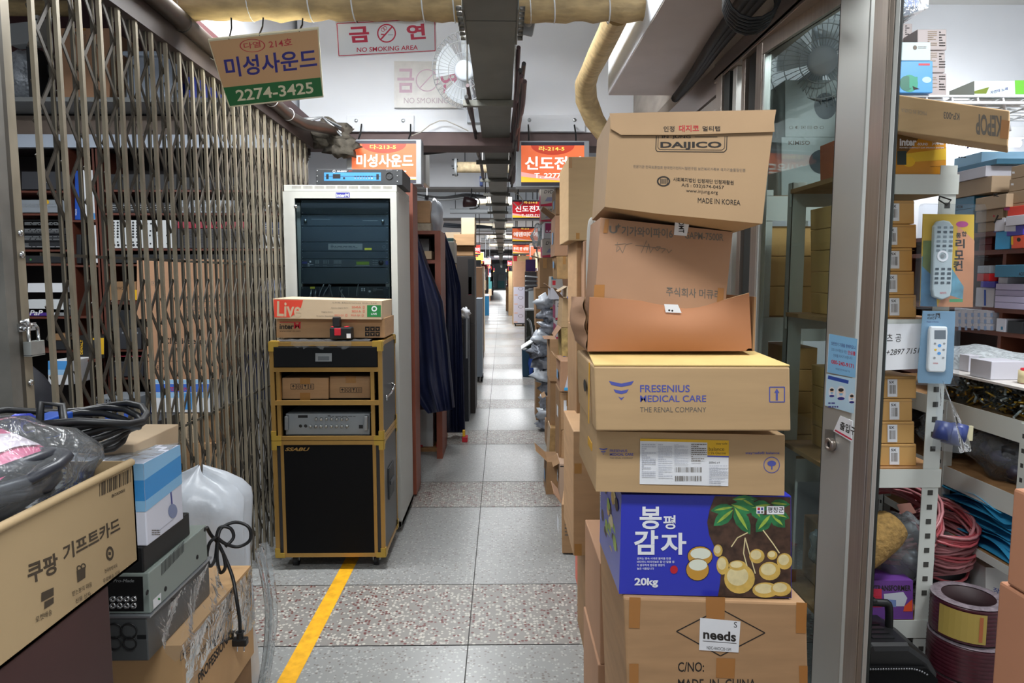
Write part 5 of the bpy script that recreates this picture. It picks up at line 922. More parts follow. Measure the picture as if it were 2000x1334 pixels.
def sk(u, v):
    a = 2 * math.pi * u; r = (.17 if v < .85 else .17 * (1 - ((v - .85) / .15) ** 2 * .95)); z = .97 * v * .905; f = 1 + .06 * math.sin(5 * a + 6 * v) + .04 * math.sin(9 * a - 11 * v)
    return V((-1.135 + 1.0 * r * f * math.cos(a), 2.53 + r * f * math.sin(a) * .9, z * (1 + .02 * math.sin(3 * a))))
g.grid(sk, 36, 24, WS); t.done()
t = T('plastic_sack', 'clear plastic sheet hanging beside the taped carton at left', 'sheet'); g = t.mb(); g.grid(lambda u, v: V((-.855 + .03 * math.sin(4 * v) + .012 * math.sin(14 * u + 3 * v), 2.29 + .10 * u, .62 * (1 - v) + .03)), 14, 16, PLASTIC2); t.done()
# mains lead with plug
t = T('looped_cable', 'black looped mains cord with plug hanging from the grey amplifier', 'cord'); g = t.mb('lead'); pc = FP(2.1)
def C2(px, py, d): return at(px, py, d)
pts = [(404, 1030, 2.12), (412, 1045, 2.14), (425, 1060, 2.15), (440, 1090, 2.15), (455, 1130, 2.13), (462, 1170, 2.1), (468, 1210, 2.1), (469, 1238, 2.1)]
def smooth(P, n=5):
    o = []
    for i in range(len(P) - 1):
        p0, p1, p2, p3 = P[max(0, i - 1)], P[i], P[i + 1], P[min(len(P) - 1, i + 2)]
        for k in range(n): u = k / n; o.append(.5 * ((2 * p1) + (p2 - p0) * u + (2 * p0 - 5 * p1 + 4 * p2 - p3) * u * u + (3 * p1 - p0 - 3 * p2 + p3) * u ** 3))
    return o + [P[-1]]
g.tube(smooth([at(*p) for p in pts]), .0055, BLK, 8)
for L in ([(425, 1055, 2.14), (432, 1032, 2.16), (460, 1020, 2.18), (486, 1030, 2.18), (488, 1055, 2.18), (465, 1068, 2.17), (440, 1062, 2.15), (424, 1050, 2.14)], [(422, 1050, 2.15), (430, 1030, 2.16), (450, 1032, 2.17), (456, 1050, 2.17), (440, 1068, 2.15)], [(424, 1048, 2.13), (410, 1060, 2.12), (404, 1085, 2.12), (410, 1106, 2.12), (420, 1092, 2.12), (424, 1060, 2.13)], [(426, 1055, 2.13), (424, 1090, 2.12), (430, 1118, 2.12), (440, 1108, 2.12), (436, 1080, 2.12)]): g.tube(smooth([at(*p) for p in L]), .0055, BLK, 8)
p = at(469, 1246, 2.1); s = t.mb('plug', bv=.004); s.cyl(p + V((0, 0, .02)), p + V((0, 0, -.005)), .011, BLK, 12); s.box(p + V((0, 0, -.012)), (.046, .026, .024), BLK)
for k in (-.011, .011): t.mb('pin').cyl(p + V((k, 0, -.024)), p + V((k, 0, -.044)), .0028, CHROME, 8)
t.done()
# ================================================================ glass doors of the right shop
DF = mat('door_steel', '#a59a90', .3, .75, var=.08, sc=3, st=(30, 30, .6)); DFL = mat('door_steel_pale', '#bfc0bb', .3, .6); GK = mat('gasket', '#1d211f', .6)
A = V((.985, 2.72, 0)); Bp = V((1.066, 2.04, 0)); dv = (Bp - A).normalized(); nv = V((dv.y, -dv.x, 0)); nv = nv if nv.x > 0 else -nv; ztop = 2.49
def inpl(g, s0, s1, z0, z1, th, m_, o=0):
    a = A + dv * s0 + nv * o; b = A + dv * s1 + nv * o; g.prism([V((a.x, a.y, z0)), V((b.x, b.y, z0)), V((b.x, b.y, z1)), V((a.x, a.y, z1))], nv * th, m_)
Ln = (Bp - A).length; r = bpy.data.objects.new('door_1', None); COL.objects.link(r); r.location = (1.03, 2.4, 0); r['_w'] = [1.03, 2.4, 0]; r['kind'] = 'structure'
g = MB(); inpl(g, 0, .05, .02, ztop, .035, DF); inpl(g, .05, .062, .1, ztop - .05, .03, DFL, .003); g.build('stile', r, None, .003)
g = MB(); inpl(g, Ln - .145, Ln, .02, ztop, .035, DFL); g.build('stile', r, None, .003)
g = MB(); inpl(g, .05, Ln - .145, ztop - .05, ztop, .034, DF); g.build('top_rail', r); g = MB(); inpl(g, .05, Ln - .145, .02, .14, .034, DF); g.build('bottom_rail', r)
g = MB(); inpl(g, .05, Ln - .145, .14, ztop - .05, .006, GLASS, .014); g.build('glass', r)
g = MB(); inpl(g, Ln - .15, Ln - .145, .14, ztop - .05, .03, GK, .002); g.build('gasket', r)
pd = PL(A - nv * .001, -nv); lk = pd.hit(1626, 872)
g = MB(); c = pd.hit(1622, 852); 
g.qd(pd, [(1613, 838), (1630, 840), (1629, 880), (1612, 876)], ALU, .003); g.lathe([(.02, 0), (.022, .014), (.014, .018), (.012, .01), (.001, .01)], pd.hit(1626, 868), DF, 18, -nv); g.lathe([(.001, .012), (.011, .011), (.012, .01)], pd.hit(1626, 868), BLK, 14, -nv); g.build('lock', r)
g = MB(); g.bx(1.028, 1.045, 1.875, 1.945, 0, 2.5, DF); g.bx(1.045, 1.058, 1.868, 1.94, 0, 2.5, DFL); g.bx(1.058, 1.069, 1.872, 1.94, 0, 2.5, GK); g.bx(1.069, 1.075, 1.88, 2.0, 0, 2.5, GLASS); g.bx(1.030, 1.043, 1.868, 1.875, 0, 2.5, mat('door_brown', '#857a6f', .35, .6)); o = struct(g, 'door_2', .002)
g = MB(); g.bx(.985, 1.12, 1.0, 3.25, 2.49, 2.515, DF); g.bx(.985, 1.0, 1.0, 3.25, 2.5, 2.575, mat('header_mauve', '#9a8f8a', .35, .6)); g.bx(.98, 1.06, 3.12, 3.2, 0, 2.5, DF); g.bx(.992, 1.01, 3.05, 3.12, 0, 2.49, GK); g.bx(1.0, 1.03, 2.98, 3.03, 0, 2.49, DFL); g.bx(1.0, 1.03, 2.88, 2.92, 0, 2.49, DF); g.bx(1.01, 1.05, 2.74, 2.86, 0, 2.49, GK); struct(g, 'trim_4', .002)
g = MB(); g.bx(1.02, 1.2, 3.2, 5.2, 0, 2.575, PW); g.bx(.995, 1.02, 3.2, 5.2, 2.44, 2.575, mat('header_mauve')); g.bx(1.0, 1.02, 3.2, 5.2, 2.38, 2.43, DF); struct(g, 'wall_right_stall')
def flat(name, label, q, fn, cat='notice', th=.002):
    t = T(name, label, cat); b = t.mb('sheet'); b.prism([pd.hit(*p) + pd.n * th for p in q], -pd.n * (th * .8), WH); b.lift = 0; fn(b, PL(pd.p + pd.n * (th + .0002), pd.n)); t.done()
NB_ = mat('notice_blue', '#86bfe6', .4); NB2 = mat('notice_blue_pale', '#bcdcee', .4)
def n1(b, p):
    b.qd(p, [(1620, 652), (1675, 662), (1671, 738), (1616, 727)], NB_); T_ = lambda s, x0, y0, x1, y1, h, m_, k=0: b.tx(p, s, ((x0, y0), (x1, y1), (x0, y0 + h)), m_, k)
    T_('모든전기 기종을 판매하오니', 1624, 667, 1671, 676, 7, NAVY, .02); T_('코로나19 예방을 위한', 1624, 679, 1654, 685, 6, NAVY); T_('안심콜', 1656, 684, 1671, 687, 8, CR, .03); T_('전화를 하시기 바랍니다', 1628, 691, 1665, 697, 6, NAVY); T_('080-240-9171', 1624, 702, 1668, 712, 8, CR, .03); T_('세운전자상가', 1632, 718, 1660, 724, 4, NAVY)
flat('notice', 'pale blue notice with red phone number on the door stile', [(1620, 652), (1675, 662), (1671, 738), (1616, 727)], n1)
def n2(b, p):
    b.qd(p, [(1615, 730), (1671, 740), (1668, 808), (1612, 792)], NB2); b.qd(p, [(1618, 733), (1658, 743), (1657, 750), (1617, 740)], mat('notice_navy', '#2d4fa8', .4))
    for x, y, r_ in ((1625, 766, 5), (1643, 768, 7), (1664, 778, 5)):
        b.disc(p, x, y, r_ * 1.3, PAPER, r_ * 2.1); b.disc(p, x, y - 3, r_ * .7, mat('skin_print', '#e8c4a4', .5), r_); b.disc(p, x, y - r_ * .9, r_ * .75, INK, r_ * .5); b.qd(p, [(x - r_ * .5, y), (x + r_ * .5, y), (x + r_ * .4, y + r_ * .6), (x - r_ * .4, y + r_ * .6)], NB_); b.disc(p, x, y + r_ * 1.5, r_ * 1.0, NAVY, r_ * .45)
    b.lines(p, 1618, 786, 1664, 800, 2, INKB, 7)
flat('notice', 'pale blue notice showing masked faces below the phone notice', [(1615, 730), (1671, 740), (1668, 808), (1612, 792)], n2)
flat('notice', 'white tilted entrance sticker with red edge beside the door lock', [(1643, 812), (1667, 822), (1664, 862), (1630, 842)], lambda b, p: (b.ln(p, [(1631, 840), (1664, 859)], 3, CR), b.tx(p, '출입구', ((1642, 822), (1672, 836), (1640, 838)), INK, .02)), th=.004)
t = T('cable_conduit', 'black sagging cables tied under the grey soffit at right', 'cable'); g = t.mb('cables')
for k in range(3): g.tube(smooth([V((.80 + .05 * k, 1.4, 2.585)), V((.84 + .035 * k, 2.2, 2.58)), V((.88 + .02 * k, 2.9, 2.575)), V((.92 + .01 * k, 3.4, 2.565)), V((.93, 3.75, 2.55))], 4), .022, mat('cable_black', '#151414', .6), 8)
g = t.mb('coil')
for k in range(6): g.tube([V((.82 + .09 * math.cos(a) + .004 * k, 2.30 + .02 * k, 2.52 + (.085 + .003 * k) * math.sin(a))) for a in [i * .42 for i in range(15)]], .005, BLK, 6, closed=True)
t.done()
# ================================================================ white slotted shelf of the right shop
MW = mat('slotted_white', '#c6cac4', .45); SLOT = mat('slot_dark', '#3b3a36', .8); YC = mat('carton_yellow', '#c99c5c', .65, var=.04, sc=4); BRD = mat('chipboard', '#9a7248', .8, var=.15, sc=20)
D = 2.3; ps = FP(D); XA, XB = ps.hit(1650, 540).x, ps.hit(1832, 540).x; zz = [ps.hit(980, y).z for y in (345, 630, 925, 1222)]
t = T('slotted_shelf', 'white slotted steel shelf unit just inside the glass door', 'shelf')
for x in (XA, XB):
    for y in (D, D + .42):
        g = t.mb('post'); wx = .05 if x == XB else -.05
        g.bx(x - .012, x + .045, y, y + .003, 0, zz[0] + .04, MW); g.bx(x + (.042 if x == XB else -.012), x + (.045 if x == XB else -.009), y, y + .04, 0, zz[0] + .04, MW)
        if y == D:
            for k in range(42):
                z = .06 + k * .052
                if z < zz[0] - .02 and not any(q - .07 < z < q + .05 for q in zz): g.bx(x + .008, x + .026, y - .0012, y - .0002, z, z + .018, SLOT)
for z in zz:
    t.mb('beam').bx(XA - .02, XB + .05, D - .004, D - .001, z - .055, z + .01, MW); t.mb('beam').bx(XA - .02, XB + .05, D + .424, D + .427, z - .055, z + .01, MW)
    t.mb('side_beam').bx(XB + .038, XB + .041, D, D + .42, z - .05, z + .01, MW); t.mb('board').bx(XA - .02, XB + .055, D + .004, D + .42, z - .004, z + .012, BRD)
t.done()
BC = 0
def ycart(y0, y1, z, i, where):
    b = BX('yellow tan carton with barcode label, %s on the white slotted shelf' % where, onz((1668, 1790 - (i % 3) * 4), y0, z, D + .03), FP(D + .03), .33, YC, bv=.003, group='barcoded cartons on the slotted shelf'); k = b.sticker((1737 - (i % 2) * 4, y0 + 6, 1756 - (i % 2) * 4, y0 + 40), PAPER); k.bars(b.pl, 1740 - (i % 2) * 4, y0 + 17, 1753 - (i % 2) * 4, y0 + 34, INKG, 8, i); k.tx(b.pl, '5X', (1740 - (i % 2) * 4, y0 + 9, 1750 - (i % 2) * 4, y0 + 14), INK, .02)
    b.b.ln(b.pl, [(1668, y0 + 5), (1786, y0 + 5)], .8, CBD); o = b; b.done(); return min(v.z for v in b.b.v), max(v.z for v in b.b.v)
def stack(zbase, hpx, n, words):
    z = zbase
    for i in range(n):
        h = hpx * D / F; lo = FP(D + .03); 
        y = 540
        # height of the top edge in the picture row
        a, c = 0, 1400
        for _ in range(40):
            m_ = (a + c) / 2
            if lo.hit(1730, m_).z > z + h: a = m_
            else: c = m_
        ycart(a, 0, z, i, words[i]); z += h + .0015
stack(zz[1] + .013, 45.5, 5, ('bottom of the upper pile', 'second of the upper pile', 'third of the upper pile', 'fourth of the upper pile', 'top of the upper pile'))
stack(zz[2] + .013, 45.5, 4, ('bottom of the lower pile', 'second of the lower pile', 'third of the lower pile', 'top of the lower pile'))
def onb(x0, x1, y0, z, d, label, m_, dep=.25, fn=None, name='product_box', cat='box', pl_=None):
    b = BX(label, onz((x0, x1), y0, z, d), FP(d), dep, m_, name, cat)
    if fn: fn(b, b.pl)
    b.done(); return b
def inter(b, p):
    b.qd([(1752, 263), (1800, 263), (1770, 300), (1752, 310)], mat('brown_swirl', '#6a4a20', .4)); b.qd([(1770, 300), (1848, 290), (1848, 312), (1760, 318)], mat('gold_swirl', '#d8b02c', .4)); b.tx('inter', (1757, 271, 1790, 285), PAPER, .04); b.tx('-SOUND', (1791, 279, 1812, 284), PAPER, .02); b.tx('JAMMEE', (1820, 278, 1843, 284), PAPER, .02); b.tx('POWER COMPACT CAR SPEAKER SYSTEM', (1757, 287, 1843, 290), PAPER, .01); b.b.disc(p, 1775, 316, 12, YEL, 10); b.rc(1752, 295, 1770, 322, mat('dark_teal', '#20302f', .5)); b.tx('MADE IN KOREA', (1817, 324, 1842, 326), INK)
onb(1738, 1848, 263, zz[0] + .013, D + .02, 'gold and amber printed speaker box on top of the slotted shelf', mat('amber_print', '#c8881c', .4), .3, inter)
onb(1668, 1706, 258, zz[0] + .013, D + .06, 'orange and red box behind the door post on top of the slotted shelf', mat('orange_print', '#c4643a', .45), .25, lambda b, p: b.qd([(1675, 262), (1692, 262), (1688, 285)], RED))
# long carton lying askew on the amber box
zK = ps.hit(1790, 262).z; pk = P3((1757, 186, 2.22), (1972, 216, 2.02), (1756, 258, 2.22))
b = BX('long brown carton with upside down lettering lying askew on the amber box', [(1690, 176), (1972, 216), (1968, 286), (1690, 247)], pk, .2, CB2, back=(.12, .16, .01)); B = b.b
B.tx(pk, 'KEPOP', ((1956, 268), (1906, 264), (1956, 226)), INKG, .03); B.tx(pk, 'KP-003', ((1874, 235), (1843, 232), (1874, 221)), INKG, .02); B.tx(pk, 'MADE IN CHINA', ((1810, 226), (1760, 219), (1810, 218)), mat('pale_ink', '#9a8a78', .7)); b.tape(0, 0, 0, 0, TAPED, [(1956, 234), (1972, 236), (1969, 272), (1953, 270)]); b.done()
# remote control packs hanging on the post
def pack(label, q, d, fn):
    t = T('remote_control_pack', label, 'pack'); p = FP(d); fn(t, p, q); t.done()
CARD = mat('card_yellow', '#ecc02a', .45, var=.15, sc=3)
def pk1(t, p, q):
    c = t.mb('backing_card'); c.prism([p.hit(x, y) for x, y in ((1803, 418), (1903, 419), (1900, 600), (1797, 598))], (0, .003, 0), CARD)
    c.qd(p, [(1870, 440), (1903, 470), (1900, 600), (1830, 599), (1870, 520)], mat('card_peach', '#e8a070', .45, var=.15, sc=3)); c.qd(p, [(1800, 500), (1825, 520), (1830, 599), (1797, 598)], mat('card_blue', '#4f86a8', .45, var=.4, sc=20)); c.qd(p, [(1856, 520), (1882, 560), (1880, 585), (1850, 575)], mat('card_sky', '#78b4c8', .45, var=.3, sc=30)); c.qd(p, [(1803, 470), (1820, 470), (1822, 540), (1801, 520)], mat('card_green', '#6f7f3a', .45, var=.4, sc=20))
    c.disc(p, 1879, 438, 12, mat('magenta', '#c2408c', .4), 6); 
    for s, x, y, w_, h in (('통', 1867, 455, 10, 10), ('합', 1878, 452, 10, 10), ('리', 1866, 467, 18, 18), ('모', 1864, 489, 18, 18), ('컨', 1862, 509, 18, 20)): c.tx(p, s, (x, y, x + w_, y + h), INK, .03)
    c.rc(p, 1854, 584, 1880, 590, mat('lime_tag', '#5cb87a', .4))
    r_ = t.mb('remote_control', bv=.004); RG = mat('remote_silver', '#aebcc0', .35); pr = PL(p.p + V((0, -.018, 0)), p.n)
    cap = lambda cx, cy, w1, w2, y0, y1: [(cx - w1, y0 + 12), (cx - w1 * .6, y0 + 2), (cx, y0), (cx + w1 * .6, y0 + 2), (cx + w1, y0 + 12), (cx + w2 - 3, y1 - 20), (cx + w2 - 6, y1 - 6), (cx - 4, y1), (cx - w2 - 2, y1 - 6), (cx - w2 - 5, y1 - 20)]
    r_.prism([pr.hit(x, y) for x, y in cap(1844, 0, 19, 18, 430, 586)], (0, .016, 0), RG)
    k = t.mb('keys', sub=r_); k.lift = 0
    for j in range(13):
        for i in range(3):
            if j in (6, 7, 8): continue
            x = 1831 + i * 12 - j * .5; y = 442 + j * 9; k.rc(pr, x, y, x + 7, y + 4.5, mat('key_grey', '#46525a', .5) if j > 8 or j % 3 == 1 else mat('key_pale', '#77858c', .5))
    k.ring(pr, 1841, 500, 11, 4, PAPER); k.disc(pr, 1841, 500, 4, ALU); k.tx(pr, 'REMOTE', (1836, 570, 1848, 574), RED)
    f = t.mb('blister'); f.prism([p.hit(x, y) + V((0, -.022, 0)) for x, y in ((1797, 399), (1914, 400), (1918, 408), (1909, 604), (1900, 606), (1786, 603), (1783, 596), (1794, 404))], (0, .02, 0), film('blister_clear', '#f6f8fa', clear=.93, rough=.08, sc=4, bump=.1, body=.03))
    t.mb('hanging_wire').tube([p.hit(1838, 383) + V((0, .006, 0)), p.hit(1826, 392) + V((0, -.02, 0)), p.hit(1840, 402) + V((0, -.025, 0)), p.hit(1850, 392) + V((0, -.02, 0)), p.hit(1838, 383) + V((0, .006, 0))], .0025, BLK, 6)
pack('big yellow card blister with a silver remote control hanging on the slotted post', None, D - .03, pk1)
def pk2(t, p, q):
    c = t.mb('backing_card'); c.prism([p.hit(x, y) for x, y in ((1803, 607), (1866, 608), (1861, 736), (1856, 750), (1794, 748), (1792, 738))], (0, .003, 0), mat('card_pale_blue', '#9cc6e2', .45, var=.05, sc=3))
    c.tx(p, '에어컨', (1811, 613, 1826, 618), INK, .02); c.tx(p, '風', (1826, 612, 1837, 624), INK, .02); c.tx(p, '리모컨', (1811, 619, 1825, 624), INK, .02); c.tx(p, 'Made in Korea', (1810, 627, 1833, 630), INKB)
    r_ = t.mb('remote_control', bv=.005); pr = PL(p.p + V((0, -.018, 0)), p.n); r_.prism([pr.hit(x, y) for x, y in ((1819, 637), (1851, 638), (1852, 650), (1848, 722), (1845, 728), (1814, 727), (1812, 720), (1816, 645))], (0, .015, 0), mat('remote_white', '#dfe3e4', .35))
    r_.rc(pr, 1825, 645, 1847, 662, mat('lcd_grey', '#6b747c', .3)); k = t.mb('keys', sub=r_)
    for x, y, m_ in ((1826, 671, GREY), (1844, 671, GREY), (1835, 675, PB2), (1827, 683, YEL), (1843, 683, GREY), (1834, 690, PB2), (1825, 699, GREY), (1842, 699, GREY)): k.disc(pr, x, y, 3.6 if m_ is PB2 else 2.4, m_, 3 if m_ is PB2 else 2)
    r_.tx(pr, 'WINIA', (1822, 708, 1832, 711), RED); t.mb('blister').prism([p.hit(x, y) + V((0, -.022, 0)) for x, y in ((1800, 605), (1869, 606), (1864, 752), (1787, 750), (1790, 735))], (0, .02, 0), film('blister_clear'))
pack('pale blue card blister with a white air conditioner remote below the yellow one', None, D - .03, pk2)
t = T('paper_note', 'white handwritten paper note taped across the slotted shelf beam', 'note'); p = FP(D - .012); b = t.mb('paper'); b.prism([p.hit(x, y) for x, y in ((1722, 633), (1806, 632), (1811, 640), (1811, 706), (1800, 720), (1718, 724))], (0, .003, 0), PAPER)
b.tx(p, '츠 공', (1732, 652, 1760, 668), INK); b.tx(p, '+2897 7151', ((1731, 683), (1796, 679), (1731, 694)), INK, 0, .3); t.done()
t = T('hanging_bag', 'clear plastic bag of blue parts hanging from the slotted post', 'bag'); p = FP(D - .05); c = p.hit(1866, 830)
g = t.mb('parts')
for x, y, r_ in ((1842, 842, .028), (1860, 850, .03), (1872, 846, .026)): g.lathe([(.001, .03), (r_, .03), (r_, -.03), (.001, -.03)], p.hit(x, y), mat('blue_part', '#2c3a72', .4), 16, (.3, .2, 1))
g.box(p.hit(1890, 846), (.03, .01, .05), mat('cream_part', '#c9c2a0', .5))
f = t.mb('bag_film'); f.grid(lambda u, v: p.hit(1822 + (20 + 10 * v) * 0 + (14 + 62 * v) * u + 6 * (1 - v), 752 + 125 * v - 10 * u * (1 - v)) + V((0, -.04 * math.sin(math.pi * u) * (.3 + v) - .008 * math.sin(11 * u + 4 * v), 0)), 20, 16, PLASTIC); t.done()
# ================================================================ window side unit seen through the door glass
D2 = 2.95; p2 = FP(D2); xa, xb = p2.hit(1496, 540).x, p2.hit(1645, 540).x; z2 = [p2.hit(980, y).z for y in (384, 622, 900)]
t = T('slotted_shelf', 'second white shelf unit seen through the glass door', 'shelf')
for x in (xa, xb):
    for y in (D2, D2 + .4): t.mb('post').bx(x - .02, x + .02, y, y + .02, 0, z2[0] + .03, MW)
for z in z2: t.mb('beam').bx(xa - .02, xb + .02, D2 - .003, D2 - .001, z - .1, z + .004, MW); t.mb('board').bx(xa - .02, xb + .02, D2, D2 + .42, z - .006, z + .006, BRD)
t.done()
KM = mat('box_slate', '#9ea8a6', .4)
def kim(b, p): b.tx('KIMISO', (1540, 275, 1582, 283), INKG, .02); b.b.disc(p, 1606, 316, 26, mat('dark_disc', '#27363c', .4), 24)
onb(1526, 1640, 268, z2[0] + .008, D2 + .02, 'lower pale carton with a dark disc picture seen through the door glass', KM, .34, kim); zt_ = p2.hit(980, 268).z
def kim2(b, p): b.b.disc(p, 1612, 207, 22, mat('dark_disc'), 26); [b.tx(s, (1541 + i * 12, 246, 1549 + i * 12, 252), INKG) for i, s in enumerate('○◐▣▤◎○')]
zq = FP(D2 + .02).hit(980, 268).z + .003; onb(1533, 1640, 156, zq, D2 + .02, 'upper pale carton with a dark round picture seen through the door glass', KM, .34, kim2)
t = T('wall_fan', 'caged fan seen dimly through the door glass', 'fan'); fan(t, p2.hit(1612, 118) + V((0, .05, 0)), (-.3, -1, -.1), .2, mat('fan_wire'), .3); t.mb('arm').cyl(p2.hit(1612, 118) + V((0, .1, 0)), (p2.hit(1612, 118).x, D2 + .12, 3.117), .015, mat('fan_white')); t.done()
for i, (y0, zi) in enumerate(((500, 1), (440, 1.5), (395, 1.9))): pass
hz = (z2[0] - .12 - z2[1]) / 3.1
for i in range(3):
    for j, (a, c) in enumerate(((1500, 1568), (1570, 1636))):
        z = z2[1] + .008 + i * (hz + .002); b = BX('dull tan carton behind the door glass, %s row, %s column' % (('lower', 'middle', 'upper')[i], ('left', 'right')[j]), (a, 100, c, 200), FP(D2 + .03), .3, YC, group='cartons behind the door glass'); P = [V((b.P[0].x, D2 + .03, z + hz)), V((b.P[1].x, D2 + .03, z + hz)), V((b.P[1].x, D2 + .03, z)), V((b.P[0].x, D2 + .03, z))]; b.b.v = []; b.b.f = []; b.b.m = []; b.b.sm = []; b.b.prism(P, (0, .3, 0), YC); b.done()
for i in range(5):
    z = z2[2] + .008 + i * .098; b = BX('dull tan carton low behind the door glass, %s from the bottom' % ('first', 'second', 'third', 'fourth', 'fifth')[i], (1562 + (i % 2) * 3, 100, 1622 + (i % 2) * 3, 200), FP(D2 + .03), .3, YC, group='low carton pile behind the door glass'); P = [V((b.P[0].x, D2 + .03, z + .096)), V((b.P[1].x, D2 + .03, z + .096)), V((b.P[1].x, D2 + .03, z)), V((b.P[0].x, D2 + .03, z))]; b.b.v = []; b.b.f = []; b.b.m = []; b.b.sm = []; b.b.prism(P, (0, .3, 0), YC); b.done()
for i in range(2):
    z = z2[2] + .008 + i * .12; x = p2.hit(1530, 540).x; onb(1505, 1558, [800, 751][i], z, D2 + .03, 'white lettered box low behind the door glass, %s' % ('bottom', 'top')[i], mat('box_white_dull', '#b5bcbd', .5), .3, lambda b, p, i=i: b.tx('책상', (1520, 760 + 40 * (1 - i), 1545, 775 + 40 * (1 - i)), INKG))
# ================================================================ high wire rack and boxes on it
D3 = 2.7; p3 = FP(D3); zw = p3.hit(1900, 186).z; xw0, xw1 = p3.hit(1700, 400).x, 2.75
t = T('wire_rack', 'white wire rack fixed high in the right shop', 'rack')
for k in range(9): t.mb('wire').cyl((xw0, D3 + .05 * k, zw - .004), (xw1, D3 + .05 * k, zw - .004), .005, WH, 6)
t.mb('front_rail').cyl((xw0, D3 - .004, zw - .03), (xw1, D3 - .004, zw - .03), .007, WH, 8)
for k in range(14): x = xw0 + k * (xw1 - xw0) / 13; t.mb('cross_wire').tube([(x, D3 + .4, zw - .012), (x, D3, zw - .012), (x, D3 - .004, zw - .03)], .004, WH, 6)
for x in (p3.hit(1960, 200).x, xw0 + .05): t.mb('bracket').tube([(x, D3 + .01, zw), (x + .04, D3 + .01, zw - .13), (x + .10, D3 + .2, zw - .10), (x + .1, D3 + .4, zw - .04)], .006, WH, 6)
for x in (xw0 + .1, xw1 - .05): t.mb('hanger').cyl((x, D3 + .2, zw), (x, D3 + .2, 3.12), .006, WH, 6)
t.done()
GP = mat('grey_pink_card', '#a89d9b', .5); yy = p3
def gp(b, p): b.bars = None
z = zw + .003
for i in range(3):
    o = onb(1792, 1849 - (i % 2) * 3, (143, 99, 57)[i], z, D3 + .03, 'grey pink carton with dark print, %s of three on the wire rack' % ('bottom', 'middle', 'top')[i], GP, .25, lambda b, p, i=i: (b.b.lines(p, 1834, (143, 99, 57)[i] + 5, 1846, (143, 99, 57)[i] + 36, 6, INK, i), b.b.lines(p, 1812, (143, 99, 57)[i] + 4, 1830, (143, 99, 57)[i] + 34, 8, mat('pale_ink'), i + 4))); z = max(v.z for v in o.b.v) + .002
onb(1752, 1782, 46, zw + .003, D3 + .12, 'tall grey pink carton at the back of the wire rack', GP, .2, lambda b, p: b.b.lines(p, 1768, 50, 1776, 70, 5, INK, 3))
def bf(b, p): b.b.disc(p, 1776, 163, 17, mat('fan_green', '#2f8f72', .4), 17); b.b.disc(p, 1770, 163, 13, mat('fan_green_dark', '#2d6a58', .4), 15); b.rc(1776, 150, 1792, 172, mat('fan_green')); b.b.disc(p, 1810, 156, 9, mat('cloud', '#a9cde8', .4), 6); b.rc(1794, 124, 1816, 128, SR); b.qd([(1782, 168), (1796, 174), (1784, 176)], INK)
o = onb(1754, 1822, 119, zw + .003, D3 - .02, 'blue box picturing a green blower on the wire rack', mat('sky_print', '#4d94d2', .4), .12, bf); z = max(v.z for v in o.b.v) + .002
onb(1758, 1818, 82, z, D3 - .015, 'white box with small grey emblem on the blue blower box', mat('white_card', '#b9c8cc', .5), .12, lambda b, p: (b.b.disc(p, 1787, 93, 4, INKG, 4.5), b.b.lines(p, 1793, 91, 1809, 96, 2, INKG, 5)))
def gr(b, p): b.qd([(1903, 178), (1932, 170), (1926, 183), (1903, 183)], mat('leaf_print', '#6f7f28', .4)); b.tx('자연의 노래', ((1934, 178), (1968, 170), (1934, 184)), INKB, .02); b.qd([(1982, 157), (2030, 157), (2030, 184), (1983, 184)], mat('lime', '#68b83a', .4))
onb(1903, 2040, 158, zw + .003, D3 + .02, 'green and white leaf printed box on the wire rack', mat('pale_leaf', '#c5d3c9', .45), .15, gr)
t = T('boxed_item', 'plastic wrapped blue box hung high beside the door post', 'box'); b = t.mb('carton', bv=.003); p = FP(2.5); b.prism([p.hit(x, y) for x, y in ((1752, -60), (1812, -60), (1808, 14), (1752, 14))], (0, .25, 0), mat('wrapped_blue', '#3a6fb8', .35)); b.rc(p, 1774, -20, 1806, 12, BLU); t.mb('film').prism([p.hit(x, y) + V((0, -.004, 0)) for x, y in ((1750, -62), (1816, -62), (1812, 16), (1750, 36))], (0, .25, 0), PLASTIC2); q = p.hit(1780, -58); t.mb('hanger').cyl((q.x, 2.6, q.z), (q.x, 2.6, 3.12), .005, DK, 6); t.done()
t = T('tube_lamp', 'glowing tube lamp low on the back wall of the right shop', 'lamp'); h = t.mb('housing', bv=.004); h.bx(2.2, 2.9, 3.80, 3.945, 2.36, 2.42, WH); t.mb('tube').cyl((2.22, 3.84, 2.335), (2.88, 3.84, 2.335), .018, TUBE, 10); t.done()
ld = bpy.data.lights.new('tube_light', 'POINT'); ld.energy = 9; ld.shadow_soft_size = .12; ld.color = (.95, .98, 1); lo = bpy.data.objects.new('tube_light', ld); COL.objects.link(lo); lo.location = (2.45, 3.55, 2.45)
